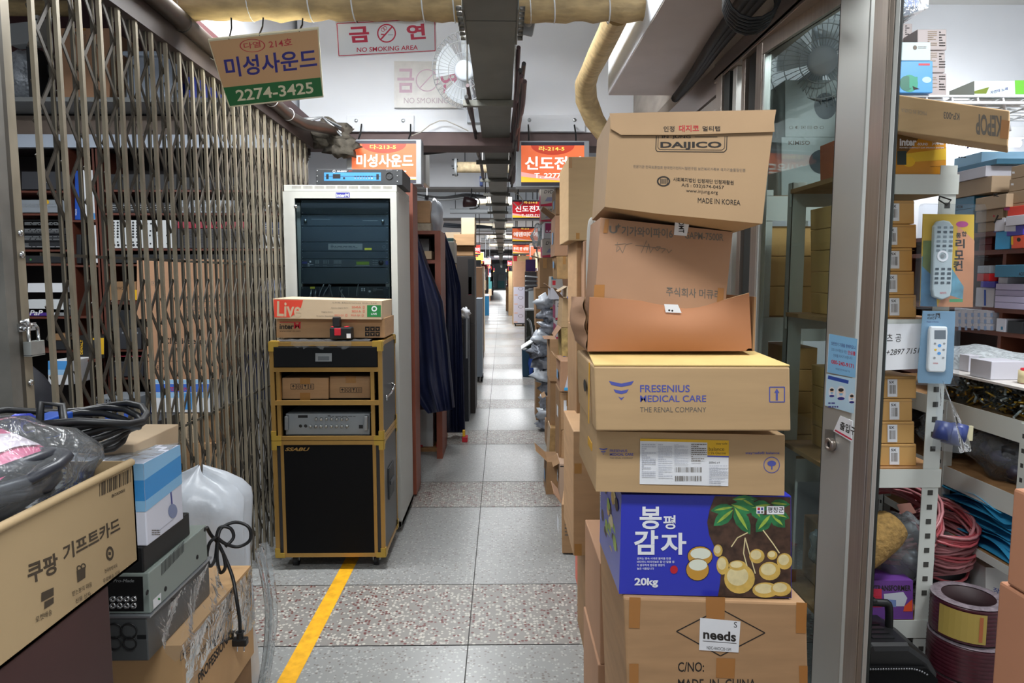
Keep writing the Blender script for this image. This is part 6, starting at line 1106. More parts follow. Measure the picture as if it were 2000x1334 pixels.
# ================================================================ bench and bookshelf along the right shop wall
def XB_(label, x0, x1, yT, yB, m_, X=2.15, dep=.2, fn=None, name='product_box', cat='box', group=None, rest=None, bv=.002):
    p = XP(X); a = p.hit(x0, 540).y; c = p.hit(x1, 540).y; mid = (a + c) / 2; zT = 1.6 - (yT - 540) / F * mid; zB = 1.6 - (yB - 540) / F * mid
    if rest is not None: zT += rest - zB; zB = rest
    t = T(name, label, cat, group); b = t.mb('carton', bv=bv); b.prism([(X, a, zT), (X, c, zT), (X, c, zB), (X, a, zB)], (dep, 0, 0), m_)
    if fn: fn(t, b, p)
    t.done(); return zT
def ends(m_): # printed end face towards the camera
    def fn(t, b, p):
        y = min(v.y for v in b.v); xs = [v.x for v in b.v]; zs = [v.z for v in b.v]; b.add([(min(xs) + .004, y - .0007, min(zs) + .004), (max(xs) - .004, y - .0007, min(zs) + .004), (max(xs) - .004, y - .0007, max(zs) - .004), (min(xs) + .004, y - .0007, max(zs) - .004)], [(0, 1, 2, 3)], m_)
    return fn
t = T('bookcase', 'dark brown wooden shelving along the right shop wall crammed with small boxes', 'bookcase'); X = 2.15
y0, y1 = 2.35, 3.9; zb = [1.76, 1.665 - .02, 1.445, 1.335, 1.02]
zb = [1.6 + (540 - 450) / F * 2.9, 1.6 + (540 - 487) / F * 2.9, 1.6 + (540 - 602) / F * 2.9, 1.6 + (540 - 648) / F * 2.9, 1.12]
for z in zb: t.mb('shelf_board').bx(X - .01, X + .36, y0, y1, z - .02, z, WOOD)
t.mb('back_panel').bx(X + .35, X + .37, y0, y1, 0, zb[0], WOODD)
for y in (y0, XP(X).hit(1962, 540).y, y1): t.mb('upright').bx(X - .005, X + .35, y - .01, y + .01, 0, zb[0] - .02, WOOD)
t.done()
TEAL = mat('teal_box', '#2c6f8e', .35, coat=.3); CYAN = mat('cyan_box', '#3aa0d8', .35); LIL = mat('box_lilac', '#b4aecb', .5); WB = mat('box_white_card', '#c8c8d2', .5); BRN = mat('box_brown_card', '#a08a70', .6, var=.05, sc=5); PURP = mat('box_purple', '#433aa0', .4); REDB = mat('box_red', '#b02226', .4); ORB = mat('box_orange', '#d8502c', .4)
z = zb[0]
# on the top board: three piles
for i in range(3): z = XB_('shiny teal box, %s of the pile at the far end of the bookcase top' % ('bottom', 'second', 'third')[i], 1850, 1893, 440 - i * 24, 463 - i * 24, TEAL, X - .02, .25, lambda t, b, p, i=i: b.tx(p, 'ACOM', (1868, 449 - i * 24, 1880, 455 - i * 24), INK, .02), rest=z + .001)
z = XB_('long brown carton across the teal boxes', 1848, 1925, 322, 352, BRN, X - .03, .26, rest=z + .001); z = XB_('white carton with black dashes on the long brown carton', 1850, 1912, 300, 320, WB, X - .04, .22, lambda t, b, p: b.lines(p, 1872, 306, 1908, 311, 1, INK, 3), rest=z + .001); z = XB_('teal carton under the pale blue one high in the bookcase pile', 1850, 1932, 294, 304, TEAL, X - .02, .22, rest=z + .001); XB_('pale blue topmost box of the far bookcase pile', 1850, 1902, 272, 293, mat('box_paleblue', '#9ecdea', .4), X, .2, lambda t, b, p: b.tx(p, '♪', (1888, 278, 1896, 290), INKB), rest=z + .001)
z = zb[0]
for i, (a, c, h) in enumerate(((1903, 1948, 18), (1898, 1950, 22), (1896, 1955, 25))): z = XB_('brown carton marked with black letters, %s of the middle bookcase pile' % ('bottom', 'middle', 'top')[i], a, c, 440 - h, 440, BRN, X - .01 - .02 * i, .25, lambda t, b, p, i=i, a=a, c=c: b.tx(p, 'ML', (c - 14, 425 - i * 24, c - 4, 432 - i * 24), INK, .02), rest=z + .001)
z = zb[0]
for i in range(5): z = XB_('brown carton with small white handle, %s of the near bookcase pile' % ('lowest', 'second', 'third', 'fourth', 'highest')[i], 1953 + i * 2, 1990 + i * 3, 420, 444, BRN, X - .02, .25, lambda t, b, p, i=i: b.rc(p, 1969 + i * 2, (428, 406, 384, 358, 335)[i], 1974 + i * 2, (432, 410, 388, 362, 339)[i], PAPER), rest=z + .001)
z = zb[0]
for i in range(5): z = XB_('plain brown carton at the camera end of the bookcase top, %s' % ('lowest', 'second', 'third', 'fourth', 'highest')[i], 1995 + i, 2050, 420, 444, BRN, X - .01, .25, rest=z + .001)
# second tier
z = zb[1]
for i in range(4): z = XB_('dark red box, %s of the column under the bookcase top' % ('first', 'second', 'third', 'fourth')[i], 1908, 1933, 470, 482, mat('box_dark_red', '#7d1518', .5), X + .05, .2, rest=z + .0005)
z = XB_('sky blue box standing beside the red column', 1939, 1968, 446, 481, CYAN, X - .02, .15, lambda t, b, p: b.rc(p, 1941, 452, 1948, 454, INKB), rest=zb[1]); XB_('tilted white box with playing card print on the sky blue box', 1936, 1955, 415, 440, WB, X - .03, .12, lambda t, b, p: (b.rc(p, 1940, 420, 1943, 424, RED), b.ln(p, [(1942, 436), (1950, 420)], 3, INK)), rest=z + .001)
z = XB_('orange printed box at the near end of the second tier', 1971, 2000, 457, 482, ORB, X - .03, .15, lambda t, b, p: (b.disc(p, 1990, 468, 4, INK), b.rc(p, 1975, 462, 1979, 478, YEL)), rest=zb[1]); z = XB_('white and purple box on the orange printed box', 1960, 1992, 436, 455, PURP, X - .03, .15, lambda t, b, p: b.rc(p, 1962, 440, 1984, 452, WB), rest=z + .001); z = XB_('plain white box on the white and purple box', 1957, 1993, 415, 434, WB, X - .04, .15, rest=z + .001); XB_('red orange box topmost on the second tier', 1959, 1998, 396, 414, mat('box_vermilion', '#d83a24', .4), X - .03, .15, lambda t, b, p: b.rc(p, 1961, 399, 1972, 411, mat('magenta')), rest=z + .001)
# third tier
z = XB_('stacked flat white boxes, bottom of the near third tier', 1946, 2010, 588, 600, LIL, X - .03, .2, rest=zb[2])
for i in range(3): z = XB_('flat lilac white box, %s above the bottom of the near third tier' % ('first', 'second', 'third')[i], 1946, 2008, 574, 586, LIL, X - .03 + .01 * (i % 2), .2, rest=z + .001)
z = XB_('short white box under the long teal box', 1950, 1968, 552, 564, WB, X - .02, .2, rest=z + .001); XB_('long teal box near the right edge, third tier', 1942, 2012, 522, 546, TEAL, X - .05, .25, lambda t, b, p: b.tx(p, 'ACOM', (1990, 532, 2004, 538), INK, .02), rest=z + .001)
z = XB_('white box with blue band on the third tier', 1908, 1944, 562, 600, WB, X - .01, .2, lambda t, b, p: b.rc(p, 1922, 566, 1926, 597, BLU), rest=zb[2]); z = XB_('purple box lying on the blue banded one', 1916, 1944, 548, 560, PURP, X - .03, .15, rest=z + .001); z = XB_('red box above the purple one on the third tier', 1908, 1932, 530, 545, REDB, X - .02, .15, rest=z + .001); XB_('silver striped device on the red box', 1908, 1932, 498, 513, SI, X - .02, .15, lambda t, b, p: b.lines(p, 1910, 500, 1930, 511, 3, INK, 5), rest=z + .001, name='device', cat='device')
# fourth tier: little white packs
for i in range(3):
    for j in range(6): XB_('small white and blue pack, %s row, %s from the far end, fourth bookcase tier' % (('bottom', 'middle', 'top')[i], ('first', 'second', 'third', 'fourth', 'fifth', 'sixth')[j]), 1868 + j * 12.5, 1880 + j * 12.5, 634, 647, WB, X - .02, .12, lambda t, b, p, i=i, j=j: b.rc(p, 1872 + j * 12.5, 637 - i * 13, 1877 + j * 12.5, 645 - i * 13, mat('pack_blue', '#8fa6cc', .5)), group='small white packs on the fourth bookcase tier', rest=zb[3] + i * .029)
XB_('white box with teal mark on the near fourth tier', 1952, 1970, 620, 646, WB, X - .02, .1, lambda t, b, p: b.rc(p, 1955, 638, 1959, 644, TEAL), rest=zb[3]); XB_('black parts box on the near fourth tier', 1974, 2004, 622, 646, UB, X - .02, .15, rest=zb[3])
# bench
XBN = 1.75; t = T('slotted_shelf', 'white steel bench shelf along the right shop wall', 'shelf'); ya, yb = 2.2, 3.4
for z in (1.115, .855, .60): t.mb('beam').bx(XBN, XBN + .004, ya, yb, z - (.075 if z > .7 else .03), z, MW); t.mb('end_beam').bx(XBN, XBN + .38, ya, ya + .004, z - (.075 if z > .7 else .03), z, MW); t.mb('board').bx(XBN + .005, XBN + .385, ya + .005, yb, z - .02, z - .002, BRD)
for y in (ya, 2.62, 3.02, yb - .04):
    for x in (XBN - .004, XBN + .36): g = t.mb('post'); g.bx(x, x + .035, y, y + .004, 0, 1.11, MW); g.bx(x, x + .004, y, y + .035, 0, 1.11, MW); [g.bx(x - .0006, x, y + .012, y + .024, .06 + .05 * k, .075 + .05 * k, SLOT) for k in range(21)]
t.done(); zt = 1.116
t = T('parts_drawer', 'clear drawer full of gold and black plugs on the bench edge', 'drawer'); g = t.mb('drawer_front'); g.bx(XBN + .005, XBN + .009, 2.22, 2.72, zt, zt + .10, film('drawer_clear', '#eef2f2', clear=.9, rough=.05, bump=0)); g = t.mb('drawer_top'); g.bx(XBN + .003, XBN + .36, 2.21, 2.73, zt + .102, zt + .11, mat('bench_top', '#c9c4bf', .5)); g = t.mb('drawer_side'); g.bx(XBN + .01, XBN + .36, 2.725, 2.73, zt, zt + .10, BRD); g.bx(XBN + .01, XBN + .36, 2.215, 2.22, zt, zt + .1, BRD); g.bx(XBN + .355, XBN + .36, 2.215, 2.73, zt, zt + .1, BRD); g = t.mb('plugs'); rr = random.Random(6); GOLD = mat('plug_gold', '#c79a3c', .3, .7)
for k in range(260): p = V((XBN + rr.uniform(.02, .09), rr.uniform(2.24, 2.7), zt + rr.uniform(.008, .09))); d = V((rr.uniform(-1, 1), rr.uniform(-1, 1), rr.uniform(-.6, .6))).normalized() * .022; g.tube([p - d, p + d], .0045, rr.choice((GOLD, GOLD, UB, UB, ALU, CREAM)), 5)
o = t.done(); [c.__setitem__('kind', 'stuff') for c in o.children if c.name.startswith('plugs')]
zt2 = zt + .111
t = T('bubble_wrap_bundle', 'bundle in silvery bubble wrap lying on the bench', 'parcel'); t.mb().blob((2.0, 2.78, zt + .09), (.17, .30, .11), mat('bubble_wrap', '#b9c0c4', .25, var=.25, sc=60, bump=1), 7, .12, 24, 14); t.done()
XB_('white cube carton on the bench front', 1906, 1948, 692, 728, WB, XBN + .02, .12, rest=zt2); XB_('smaller white carton left of the cube on the bench, upper', 1884, 1903, 696, 712, WB, XBN + .08, .1, rest=zt2 + .033); XB_('smaller white carton left of the cube on the bench, lower', 1884, 1903, 710, 728, WB, XBN + .08, .1, rest=zt2)
t = T('tape_roll', 'red and cream tape roll lying on the bench', 'tape'); c = V((XBN + .1, 2.34, zt2)); g = t.mb('tape'); g.lathe([(.030, .002), (.036, .002), (.036, .045), (.030, .045)], c, mat('tape_cream', '#d4c79c', .5), 24, (0, 0, 1), True); g = t.mb('red_core'); g.lathe([(.0285, 0), (.030, 0), (.030, .052), (.0285, .052)], c, RED, 24, (0, 0, 1), True); t.done()
t = T('foam_pad', 'folded pale foam pad behind the tape roll', 'pad'); t.mb().blob((2.06, 2.42, zt + .15), (.09, .10, .035), mat('pad_white', '#b5b4b8', .6, var=.1), 2, .1); t.done()
t = T('support_block', 'black gadget heap under the foam pad on the bench', 'gadgets'); t.mb().blob((2.05, 2.42, zt + .06), (.09, .13, .062), mat('black_heap', '#16171a', .4, var=.5, sc=25, bump=1), 4, .25); t.done()
t = T('product_box', 'red card pack leaning at the right edge over the bench', 'box'); t.mb('carton', bv=.003).box((1.98, 2.40, zt + .235), (.03, .09, .11), mat('pack_red', '#c4243a', .4), M=Matrix.Rotation(R(-28), 3, 'X')); t.done()
def bagheap(label, c, sz, cols, n, seed, name='bagged_parts', film_=PLASTIC):
    t = T(name, label, 'bag'); rr = random.Random(seed); g = t.mb('parts')
    for k in range(n): p = V((c[0] + rr.uniform(-.6, .6) * sz[0], c[1] + rr.uniform(-.6, .6) * sz[1], c[2] + rr.uniform(-.6, .5) * sz[2])); g.blob(p, (rr.uniform(.02, .05), rr.uniform(.02, .05), rr.uniform(.012, .03)), rr.choice(cols), seed + k, .2, 10, 6)
    t.mb('bag_film').blob(c, sz, film_, seed, .11, 30, 20, 3.4); t.done()
DKC = [UB, mat('part_navy', '#2a2a4a', .4), mat('part_grey', '#5a5b60', .4), BLK]
bagheap('glossy bag of black parts on the bench middle shelf', (1.86, 2.43, .955), (.10, .16, .10), DKC, 16, 21); bagheap('second glossy bag of dark parts deeper on the middle bench shelf', (1.88, 2.78, .95), (.11, .15, .095), DKC, 16, 33); bagheap('small clear bag of dark parts behind the slotted post', (1.90, 3.15, .945), (.11, .13, .09), DKC, 12, 44)
for i in range(6):
    t = T('blue_envelope', 'sky blue padded envelope, %s of the heap on the lowest bench shelf' % ('lowest', 'second', 'third', 'fourth', 'fifth', 'topmost')[i], 'envelope'); y = 2.42 + .02 * (i % 3); zb_ = .602 + i * .034; EN = mat('envelope_blue', '#3c9cc8', .4, var=.1, sc=6)
    t.mb().grid(lambda u, v, i=i: V((1.765 + .30 * v + .02 * math.sin(i), y - .16 + .34 * u, zb_ + .012 + .035 * math.sin(3.1 * u) * (1 - v) * (.5 + .5 * math.sin(i * 2 + 1)) + .012 * math.sin(7 * u + 4 * v + i))), 14, 8, EN); t.ms[0][1].grid(lambda u, v, i=i: V((1.765 + .30 * v + .02 * math.sin(i), y - .16 + .34 * u, zb_ + .002 + .004 * math.sin(5 * u))), 14, 8, EN); t.done()
bagheap('black cable bundle with silver labels on the lowest bench shelf', (1.92, 2.86, .67), (.13, .17, .07), DKC, 14, 51)
# ---------------------------------------------------------------- floor and low shelf clutter
zl = zz[3]; RP = mat('cable_pink', '#b5767a', .35, var=.15, sc=6); RP2 = mat('cable_red', '#a54a50', .35); MRN = mat('cable_maroon', '#471b26', .35, var=.2, sc=30)
zl = t and 0.438
zl = onz.__call__ and ps.hit(980, 1222).z + .013
for i, (q, m_, l) in enumerate((((1716, 952, 1792, 1030), CB4, 'printed tan flap of an open carton on the low slotted shelf'),)):
    t = T('cardboard_box', l, 'box'); x0, x1 = ps.hit(1690, 540).x, ps.hit(1785, 540).x; b = t.mb('carton', bv=.003); b.bx(x0, x1, D + .10, D + .38, zl, zl + .25, CB); f = t.mb('printed_flap', bv=.001); f.hexa([V((x0 + .05, D + .10, zl + .25)), V((x1, D + .10, zl + .25)), V((x1 - .05, D + .22, zl + .40)), V((x0 + .03, D + .22, zl + .40))], [V((x0 + .05, D + .104, zl + .25)), V((x1, D + .104, zl + .25)), V((x1 - .05, D + .224, zl + .40)), V((x0 + .03, D + .224, zl + .40))], CB4)
    pf = PL((x0, D + .10, zl + .25), (0, -.78, .62)); t.mb('stamp').qd(pf, [(1751, 985), (1778, 982), (1790, 1002), (1760, 1006)], mat('brown_stamp', '#7a4a3a', .6)); t.done()
def coil(label, c, r, n, rad, cols, ax=(0, -.35, 1), h=.1, name='cable_coil', wrap=None, seed=1):
    t = T(name, label, 'cable coil'); ax = V(ax).normalized(); u = ax.orthogonal().normalized(); w_ = ax.cross(u); rr = random.Random(seed); g = t.mb('cable')
    for k in range(n):
        rk = r * rr.uniform(.86, 1.04); hk = rr.uniform(-h, h); ph = rr.uniform(0, 6); g.tube([V(c) + (u * math.cos(a) + w_ * math.sin(a)) * (rk + .006 * math.sin(3 * a + ph)) + ax * (hk + .01 * math.sin(2 * a + ph)) for a in [i * .26 for i in range(24)]], rad, rr.choice(cols), 6, closed=True)
    if wrap: t.mb('label_band').lathe([(r * 1.07, -h * .9), (r * 1.09, -h * .9), (r * 1.09, h * .9), (r * 1.07, h * .9)], c, wrap, 24, ax)
    t.done()
coil('loose pink speaker wire coil lying behind the slotted post', (ps.hit(1800, 540).x + .06, D + .22, zl + .30), .17, 22, .0055, [RP, RP, RP2], (-.3, -.5, .9), .05, seed=3)
xc = FP(2.5).hit(1882, 540).x - .03; coil('large pink speaker wire coil beside the white carton on the floor', (xc, 2.52, .59), .125, 40, .0055, [RP, RP2, RP], (-.1, -.3, .95), .10, seed=5)
t = T('stool', 'small dark stool under the pink wire coil', 'stool'); x = xc; g = t.mb('seat', bv=.01); g.lathe([(.001, .46), (.13, .46), (.13, .43), (.001, .43)], (x, 2.54, 0), UB, 20)
for a in range(4): t.mb('leg').cyl((x + .09 * math.cos(a * 1.57 + .8), 2.54 + .09 * math.sin(a * 1.57 + .8), .43), (x + .1 * math.cos(a * 1.57 + .8), 2.54 + .1 * math.sin(a * 1.57 + .8), 0), .012, UB, 8)
t.done()
bagheap('large milky plastic bag in front of the slotted post', (ps.hit(1826, 540).x, D + .10, .605), (.11, .075, .135), [GREY, mat('part_grey'), SI], 14, 64, 'plastic_bag', PLASTIC2)
bagheap('smaller clear bag of metal parts on the low slotted shelf', (ps.hit(1740, 540).x, D + .22, zl + .17), (.13, .06, .10), [mat('part_grey'), SI], 8, 67, 'plastic_bag', PLASTIC2)
t = T('burlap_roll', 'rolled woven straw mat on the low slotted shelf', 'roll'); BU = mat('burlap', '#8d6f3c', .9, var=.3, sc=60, bump=.8); a = V((ps.hit(1765, 540).x + .03, D + .04, zl + .33)); c = V((ps.hit(1690, 540).x, D - .02, zl + .24)); g = t.mb('roll'); g.tube([a + (c - a) * k / 6 for k in range(7)], [.06, .068, .07, .07, .07, .068, .066], BU, 18, False); dd = (c - a).normalized(); 
for k in (.06, .045, .03, .015): g.lathe([(k - .004, 0), (k + .004, 0), (k + .004, -.02), (k - .004, -.02)], c + dd * .003, BU, 18, dd, True)
t.done()
def tr(b, p): b.tx('PTRANSFORMER', (1703, 1143, 1779, 1154), INK, .03); b.qd([(1700, 1150), (1722, 1150), (1722, 1186), (1700, 1186)], CR); b.qd([(1726, 1160), (1764, 1156), (1772, 1168), (1766, 1184), (1728, 1184)], mat('transformer_white', '#c4cad4', .4)); b.qd([(1726, 1170), (1750, 1172), (1750, 1186), (1726, 1184)], mat('transformer_blue', '#6f86b8', .4)); b.qd([(1766, 1184), (1782, 1170), (1782, 1194), (1764, 1194)], ORB); b.b.lines(p, 1702, 1158, 1720, 1170, 2, RED, 3)
b = BX('purple box picturing a white transformer on the low slotted shelf', onz((1690, 1783), 1134, zl, D - .0), FP(D - .0), .16, mat('box_violet', '#6a3c8e', .4), 'product_box'); tr(b, b.pl); b.done()
# trolley speaker
d5 = 2.08; p5 = FP(d5); t = T('trolley_speaker', 'black portable trolley speaker with top handle on the floor by the door', 'speaker'); zt_ = p5.hit(1740, 1296).z; x0, x1 = p5.hit(1668, 1200).x, p5.hit(1850, 1200).x; b = t.mb('cabinet', bv=.02)
SPK = mat('speaker_black', '#101113', .45); prof = [(x0, 0.03), (x1, .03), (x1, zt_ - .05), (x1 - .03, zt_), (x1 - .10, zt_ + .05), (x0 + .08, zt_ + .05), (x0, zt_)]
b.prism([V((x, d5 + .02, z)) for x, z in prof], (0, .24, 0), SPK); f = t.mb('grille', bv=.004); f.prism([V((x0 + .01, d5 + .018, .06)), V((x1 - .012, d5 + .018, .06)), V((x1 - .012, d5 + .018, zt_ - .06)), V((x1 - .05, d5 + .018, zt_ - .02)), V((x0 + .03, d5 + .018, zt_ - .015))], (0, -.012, 0), PERF)
g = t.mb('handle', bv=.006); hx0, hx1, hz = p5.hit(1695, 1200).x, p5.hit(1788, 1200).x, zt_ + .135; g.tube(smooth([V((hx0, d5 + .14, zt_ + .04)), V((hx0 + .005, d5 + .14, hz - .01)), V((hx0 + .03, d5 + .14, hz)), V((hx1 - .03, d5 + .14, hz)), V((hx1 - .005, d5 + .14, hz - .012)), V((hx1, d5 + .14, zt_ + .04))], 4), .013, SPK, 10); t.mb('handle_pad', bv=.004).bx(hx0 + .045, hx0 + .10, d5 + .12, d5 + .16, hz + .008, hz + .02, BLK)
g = t.mb('top_ribs'); [g.bx(x0 + .10, x1 - .13, d5 + .06 + .03 * k, d5 + .075 + .03 * k, zt_ + .049, zt_ + .054, BLK) for k in range(4)]
c = t.mb('cone'); c.lathe([(.001, .004), (.07, .003), (.11, 0)], ((x0 + x1) / 2 - .02, d5 + .006, zt_ - .20), mat('cone_grey', '#2a2a2c', .6), 28, (0, -1, 0)); 
for k in range(26): a = math.pi * k / 25; t.ms[1][1].lathe([(.001, .002), (.003, .0015), (.0035, 0)], (x0 + .04 + (x1 - x0 - .09) * k / 25, d5 + .005, zt_ - .022 - .02 * max(0, (k - 18) / 7) ** 2), mat('hole_grey', '#8b8d90', .4, .5), 8, (0, -1, 0))
for x in (x0 + .05, x1 - .05): t.mb('wheel').cyl((x - .015, d5 + .2, .03), (x + .015, d5 + .2, .03), .03, BLK, 14)
for x in (x0 + .05, x1 - .05): t.mb('foot').cyl((x, d5 + .06, 0), (x, d5 + .06, .032), .018, BLK, 10)
t.done()
# maroon cable drums
LB = mat('label_olive', '#a8924a', .5)
def drum(label, x, y, z, r, h, lab=False):
    t = T('cable_drum', label, 'cable coil'); g = t.mb('cable_winding'); n = 9; prof = []
    for k in range(n): a = h * k / n; prof += [(r - .004, a + .001), (r, a + h / n * .5), (r - .004, a + h / n - .001)]
    g.lathe([(r * .72, 0)] + prof + [(r * .72, h)], (x, y, z), MRN, 36); g.lathe([(r * .70, 0), (r * .72, 0), (r * .72, h), (r * .70, h)], (x, y, z), mat('drum_inner', '#2a1418', .6), 36, (0, 0, 1), True)
    f = t.mb('film_top'); f.lathe([(r * .71, h + .003), (r * .85, h + .007), (r * 1.0, h + .002)], (x, y, z), mat('film_sheen', '#8a7f86', .2, .3, var=.3, sc=40, bump=.8), 36)
    if lab:
        l = t.mb('paper_label'); l.add([(x + (r + .002) * math.cos(a), y + (r + .002) * math.sin(a), z + zz_) for a in [math.pi * (1.06 + .05 * i) for i in range(9)] for zz_ in (.012, h - .012)], [(2 * i, 2 * i + 1, 2 * i + 3, 2 * i + 2) for i in range(8)], LB); l.add([(x + (r + .003) * math.cos(a), y + (r + .003) * math.sin(a), z + zz_) for a in [math.pi * (1.40 + .03 * i) for i in range(2)] for zz_ in (.02, h - .02)], [(0, 1, 3, 2)], mat('label_rust', '#a8603a', .5))
    t.done()
yd = d5 + .14; xd = FP(yd).hit(1892, 1200).x; R_ = .115
drum('maroon cable drum at the bottom of the stack on the floor', xd + .005, yd, 0, R_ * 1.04, .122); drum('maroon cable drum second from the floor', xd + .0, yd, .128, R_ * .98, .12); drum('maroon cable drum below the labelled one', xd + .005, yd, .254, R_ * 1.08, .122); 
ztop = p5.hit(1880, 1180).z
drum('topmost maroon cable drum with olive paper label', xd - .005, yd, .386, R_ * .98, .125, True)
dW = 2.42; b = BX('white carton with red and blue korean brush lettering behind the cable drums', [(1925, 1108), (2060, 1118), (2060, 1240), (1925, 1232)], FP(dW), .17, mat('carton_white', '#c3c2c0', .5)); B = b.b; B.tx(b.pl, '장성', ((1940, 1146), (1964, 1155), (1939, 1156)), INKB, .02); B.tx(b.pl, '대', ((1931, 1157), (1949, 1161), (1931, 1186)), CR, .03); B.tx(b.pl, '봉', ((1955, 1172), (1972, 1178), (1953, 1202)), CR, .03); b.done()
t = T('cardboard_box', 'plain brown carton under the white brush lettered one', 'box'); zz_ = min(v.z for v in b.b.v); x = FP(dW).hit(1925, 540).x; t.mb('carton', bv=.004).bx(x, x + .32, dW, dW + .17, 0, zz_ - .001, CBD); t.done()
# cartons at the right edge, close to the camera: only their aisle side shows
PK_ = mat('cardboard_rose', '#b07c5e', .75, var=.05, sc=4); dB = 1.30
zE = FP(dB).hit(1975, 1140).z; zT_ = FP(dB).hit(1975, 952).z
t = T('cardboard_box', 'near rose brown carton cut by the right edge, upper', 'box'); x = FP(dB).hit(1975, 1000).x; t.mb('carton', bv=.006).bx(x, x + .35, dB - .3, dB, zE, zT_, PK_); t.done()
t = T('cardboard_box', 'near rose brown carton cut by the right edge, lower', 'box'); x = FP(dB).hit(1957, 1250).x; t.mb('carton', bv=.006).bx(x, x + .4, dB - .34, dB + .02, 0, zE - .002, PK_); t.done()
# ================================================================ beyond the cabinet, left of the aisle
def zat(py, d): return 1.6 - (py - 540) / F * d
def XS(d, px): return FP(d).hit(px, 540).x
RW = mat('red_wood', '#7a3f2c', .5, var=.15, sc=3, st=(5, 5, 1)); TARP = mat('tarp_navy', '#171d38', .38, var=.2, sc=3, bump=.15)
t = T('wood_panel', 'tall red brown wood panel right behind the grey cabinet', 'panel'); x = XS(4.85, 808); t.mb().bx(x - .05, x, 4.85, 5.12, .02, zat(362, 4.85), RW); o = t.done()
t = T('wooden_cabinet', 'open wood framed cabinet behind the navy tarpaulin', 'cabinet'); d = 5.9; x0, x1 = XS(d, 770), XS(d, 861); z1 = zat(452, 5.9)
for x in (x0, x1 - .05): t.mb('side_panel').bx(x, x + .05, d, d + .5, 0, z1, RW)
for z in (z1, zat(508, d), zat(580, d)): t.mb('shelf').bx(x0 + .05, x1 - .05, d, d + .5, z - .03, z, RW)
t.mb('back_panel').bx(x0, x1, d + .49, d + .5, 0, z1, SHB); t.done()
item('small tan carton with white label inside the tarpaulin cabinet', 829, 490, 843, 506.3, CB4, d + .06, .2); item('stack of grey papers inside the tarpaulin cabinet', 812, 466, 838, 507.5, mat('paper_grey', '#7d7e80', .7), d + .2, .2)
item('flat plastic wrapped carton on the tarpaulin cabinet', 806, 436, 842, 451.2, mat('carton_filmed', '#9c8f7c', .35, var=.2, sc=30), d + .02, .4); item('tan carton on the flat wrapped one over the tarpaulin cabinet', 806, 392, 840, 435.2, CB, d + .02, .4, fn=lambda b, p: b.b.lines(p, 808, 408, 826, 411, 1, INKG, 3))
t = T('plastic_sack', 'white sack beside the tan carton over the tarpaulin cabinet', 'sack'); t.mb().blob((XS(6.1, 850), 6.2, zat(425, 6.1)), (.07, .2, .15), mat('sack_white'), 3, .12); t.done()
# tarpaulin: two draped sheets
def drape(label, x0, x1, dy0, dy1, zt, pk, seed):
    t = T('tarpaulin', label, 'tarpaulin'); rr = random.Random(seed)
    def fn(u, v):
        w_ = .04 * math.sin(9 * u + 2 * v + seed) * v + .02 * math.sin(23 * u + seed) * v
        x = x0 + (x1 - x0) * (min(1, .25 + 1.0 * v) if pk else 1) * 1.0 + w_ * .8; y = dy0 + (dy1 - dy0) * u - .06 * (1 - v) * 0 + .05 * math.sin(6 * u)
        zz_ = zt - (zt - .12) * v - (.55 * (1 - v) * max(0, .55 - u) if pk else 0)
        return V((x, y, zz_))
    g = t.mb('side_drape'); g.grid(fn, 26, 24, TARP)
    def fr(u, v):
        a = fn(0, v); return V((a.x - (x1 - x0 + .45) * (1 - u) * 1.0, a.y - .02 * math.sin(12 * u + 5 * v) * v, a.z + (.0 if v > 0 else 0)))
    t.mb('front_drape').grid(fr, 16, 24, TARP); t.done()
def fr2(label, d, pts_l, pts_r, y2, seed):
    t = T('tarpaulin', label, 'tarpaulin'); n = 24
    def lerp(P, v):
        k = v * (len(P) - 1); i = min(int(k), len(P) - 2); f = k - i; return (P[i][0] + (P[i + 1][0] - P[i][0]) * f, P[i][1] + (P[i + 1][1] - P[i][1]) * f)
    def front(u, v):
        a = lerp(pts_l, v); b = lerp(pts_r, v); px, py = a[0] + (b[0] - a[0]) * u, a[1] + (b[1] - a[1]) * u
        return at(px, py, d - .05 * math.sin(9 * u + 3 * v + seed) * (.3 + .7 * v) - .01 * math.sin(31 * u + seed) * v)
    t.mb('front_drape').grid(front, 30, n, TARP); t.mb('side_drape').grid(lambda u, v: front(1, v) + V((-.02 * u + .02 * math.sin(9 * u + 4 * v), (y2 - d) * u, 0)), 14, n, TARP); t.done()
fr2('navy tarpaulin draped in front of the wood framed cabinet', 5.6, [(806, 455), (806, 560), (806, 680), (812, 780), (836, 808)], [(808, 452), (832, 520), (860, 590), (874, 700), (884, 800)], 5.87, 1)
fr2('second navy tarpaulin peaking behind the wood framed cabinet', 6.75, [(862, 462), (862, 560), (862, 680), (862, 845)], [(866, 455), (884, 510), (896, 560), (902, 680), (906, 845)], 6.84, 2)
t = T('covered_stack', 'stack of goods hidden under the second navy tarpaulin', 'stack'); t.mb().bx(XS(6.9, 826), XS(6.9, 860), 6.85, 7.6, 0, zat(470, 6.9), UB); t.done()
item('white boxed goods on a red wheeled dolly at the foot of the tarpaulin', 811, 800, 846, 876, mat('dolly_white', '#b9bab8', .5), 6.2, .4)
t = T('dolly', 'low wooden dolly with red wheels under white boxed goods', 'dolly'); xq0, xq1 = XS(6.2, 808), XS(6.2, 862); g = t.mb('deck'); zq_ = zat(876, 6.2); g.bx(xq0, xq1, 6.15, 6.75, zq_ - .04, zq_ - .002, BRD)
for x in (xq0 + .05, xq1 - .05):
    for y in (6.22, 6.65): t.mb('wheel').cyl((x - .012, y, .03), (x + .012, y, .03), .03, RED, 12)
t.done()
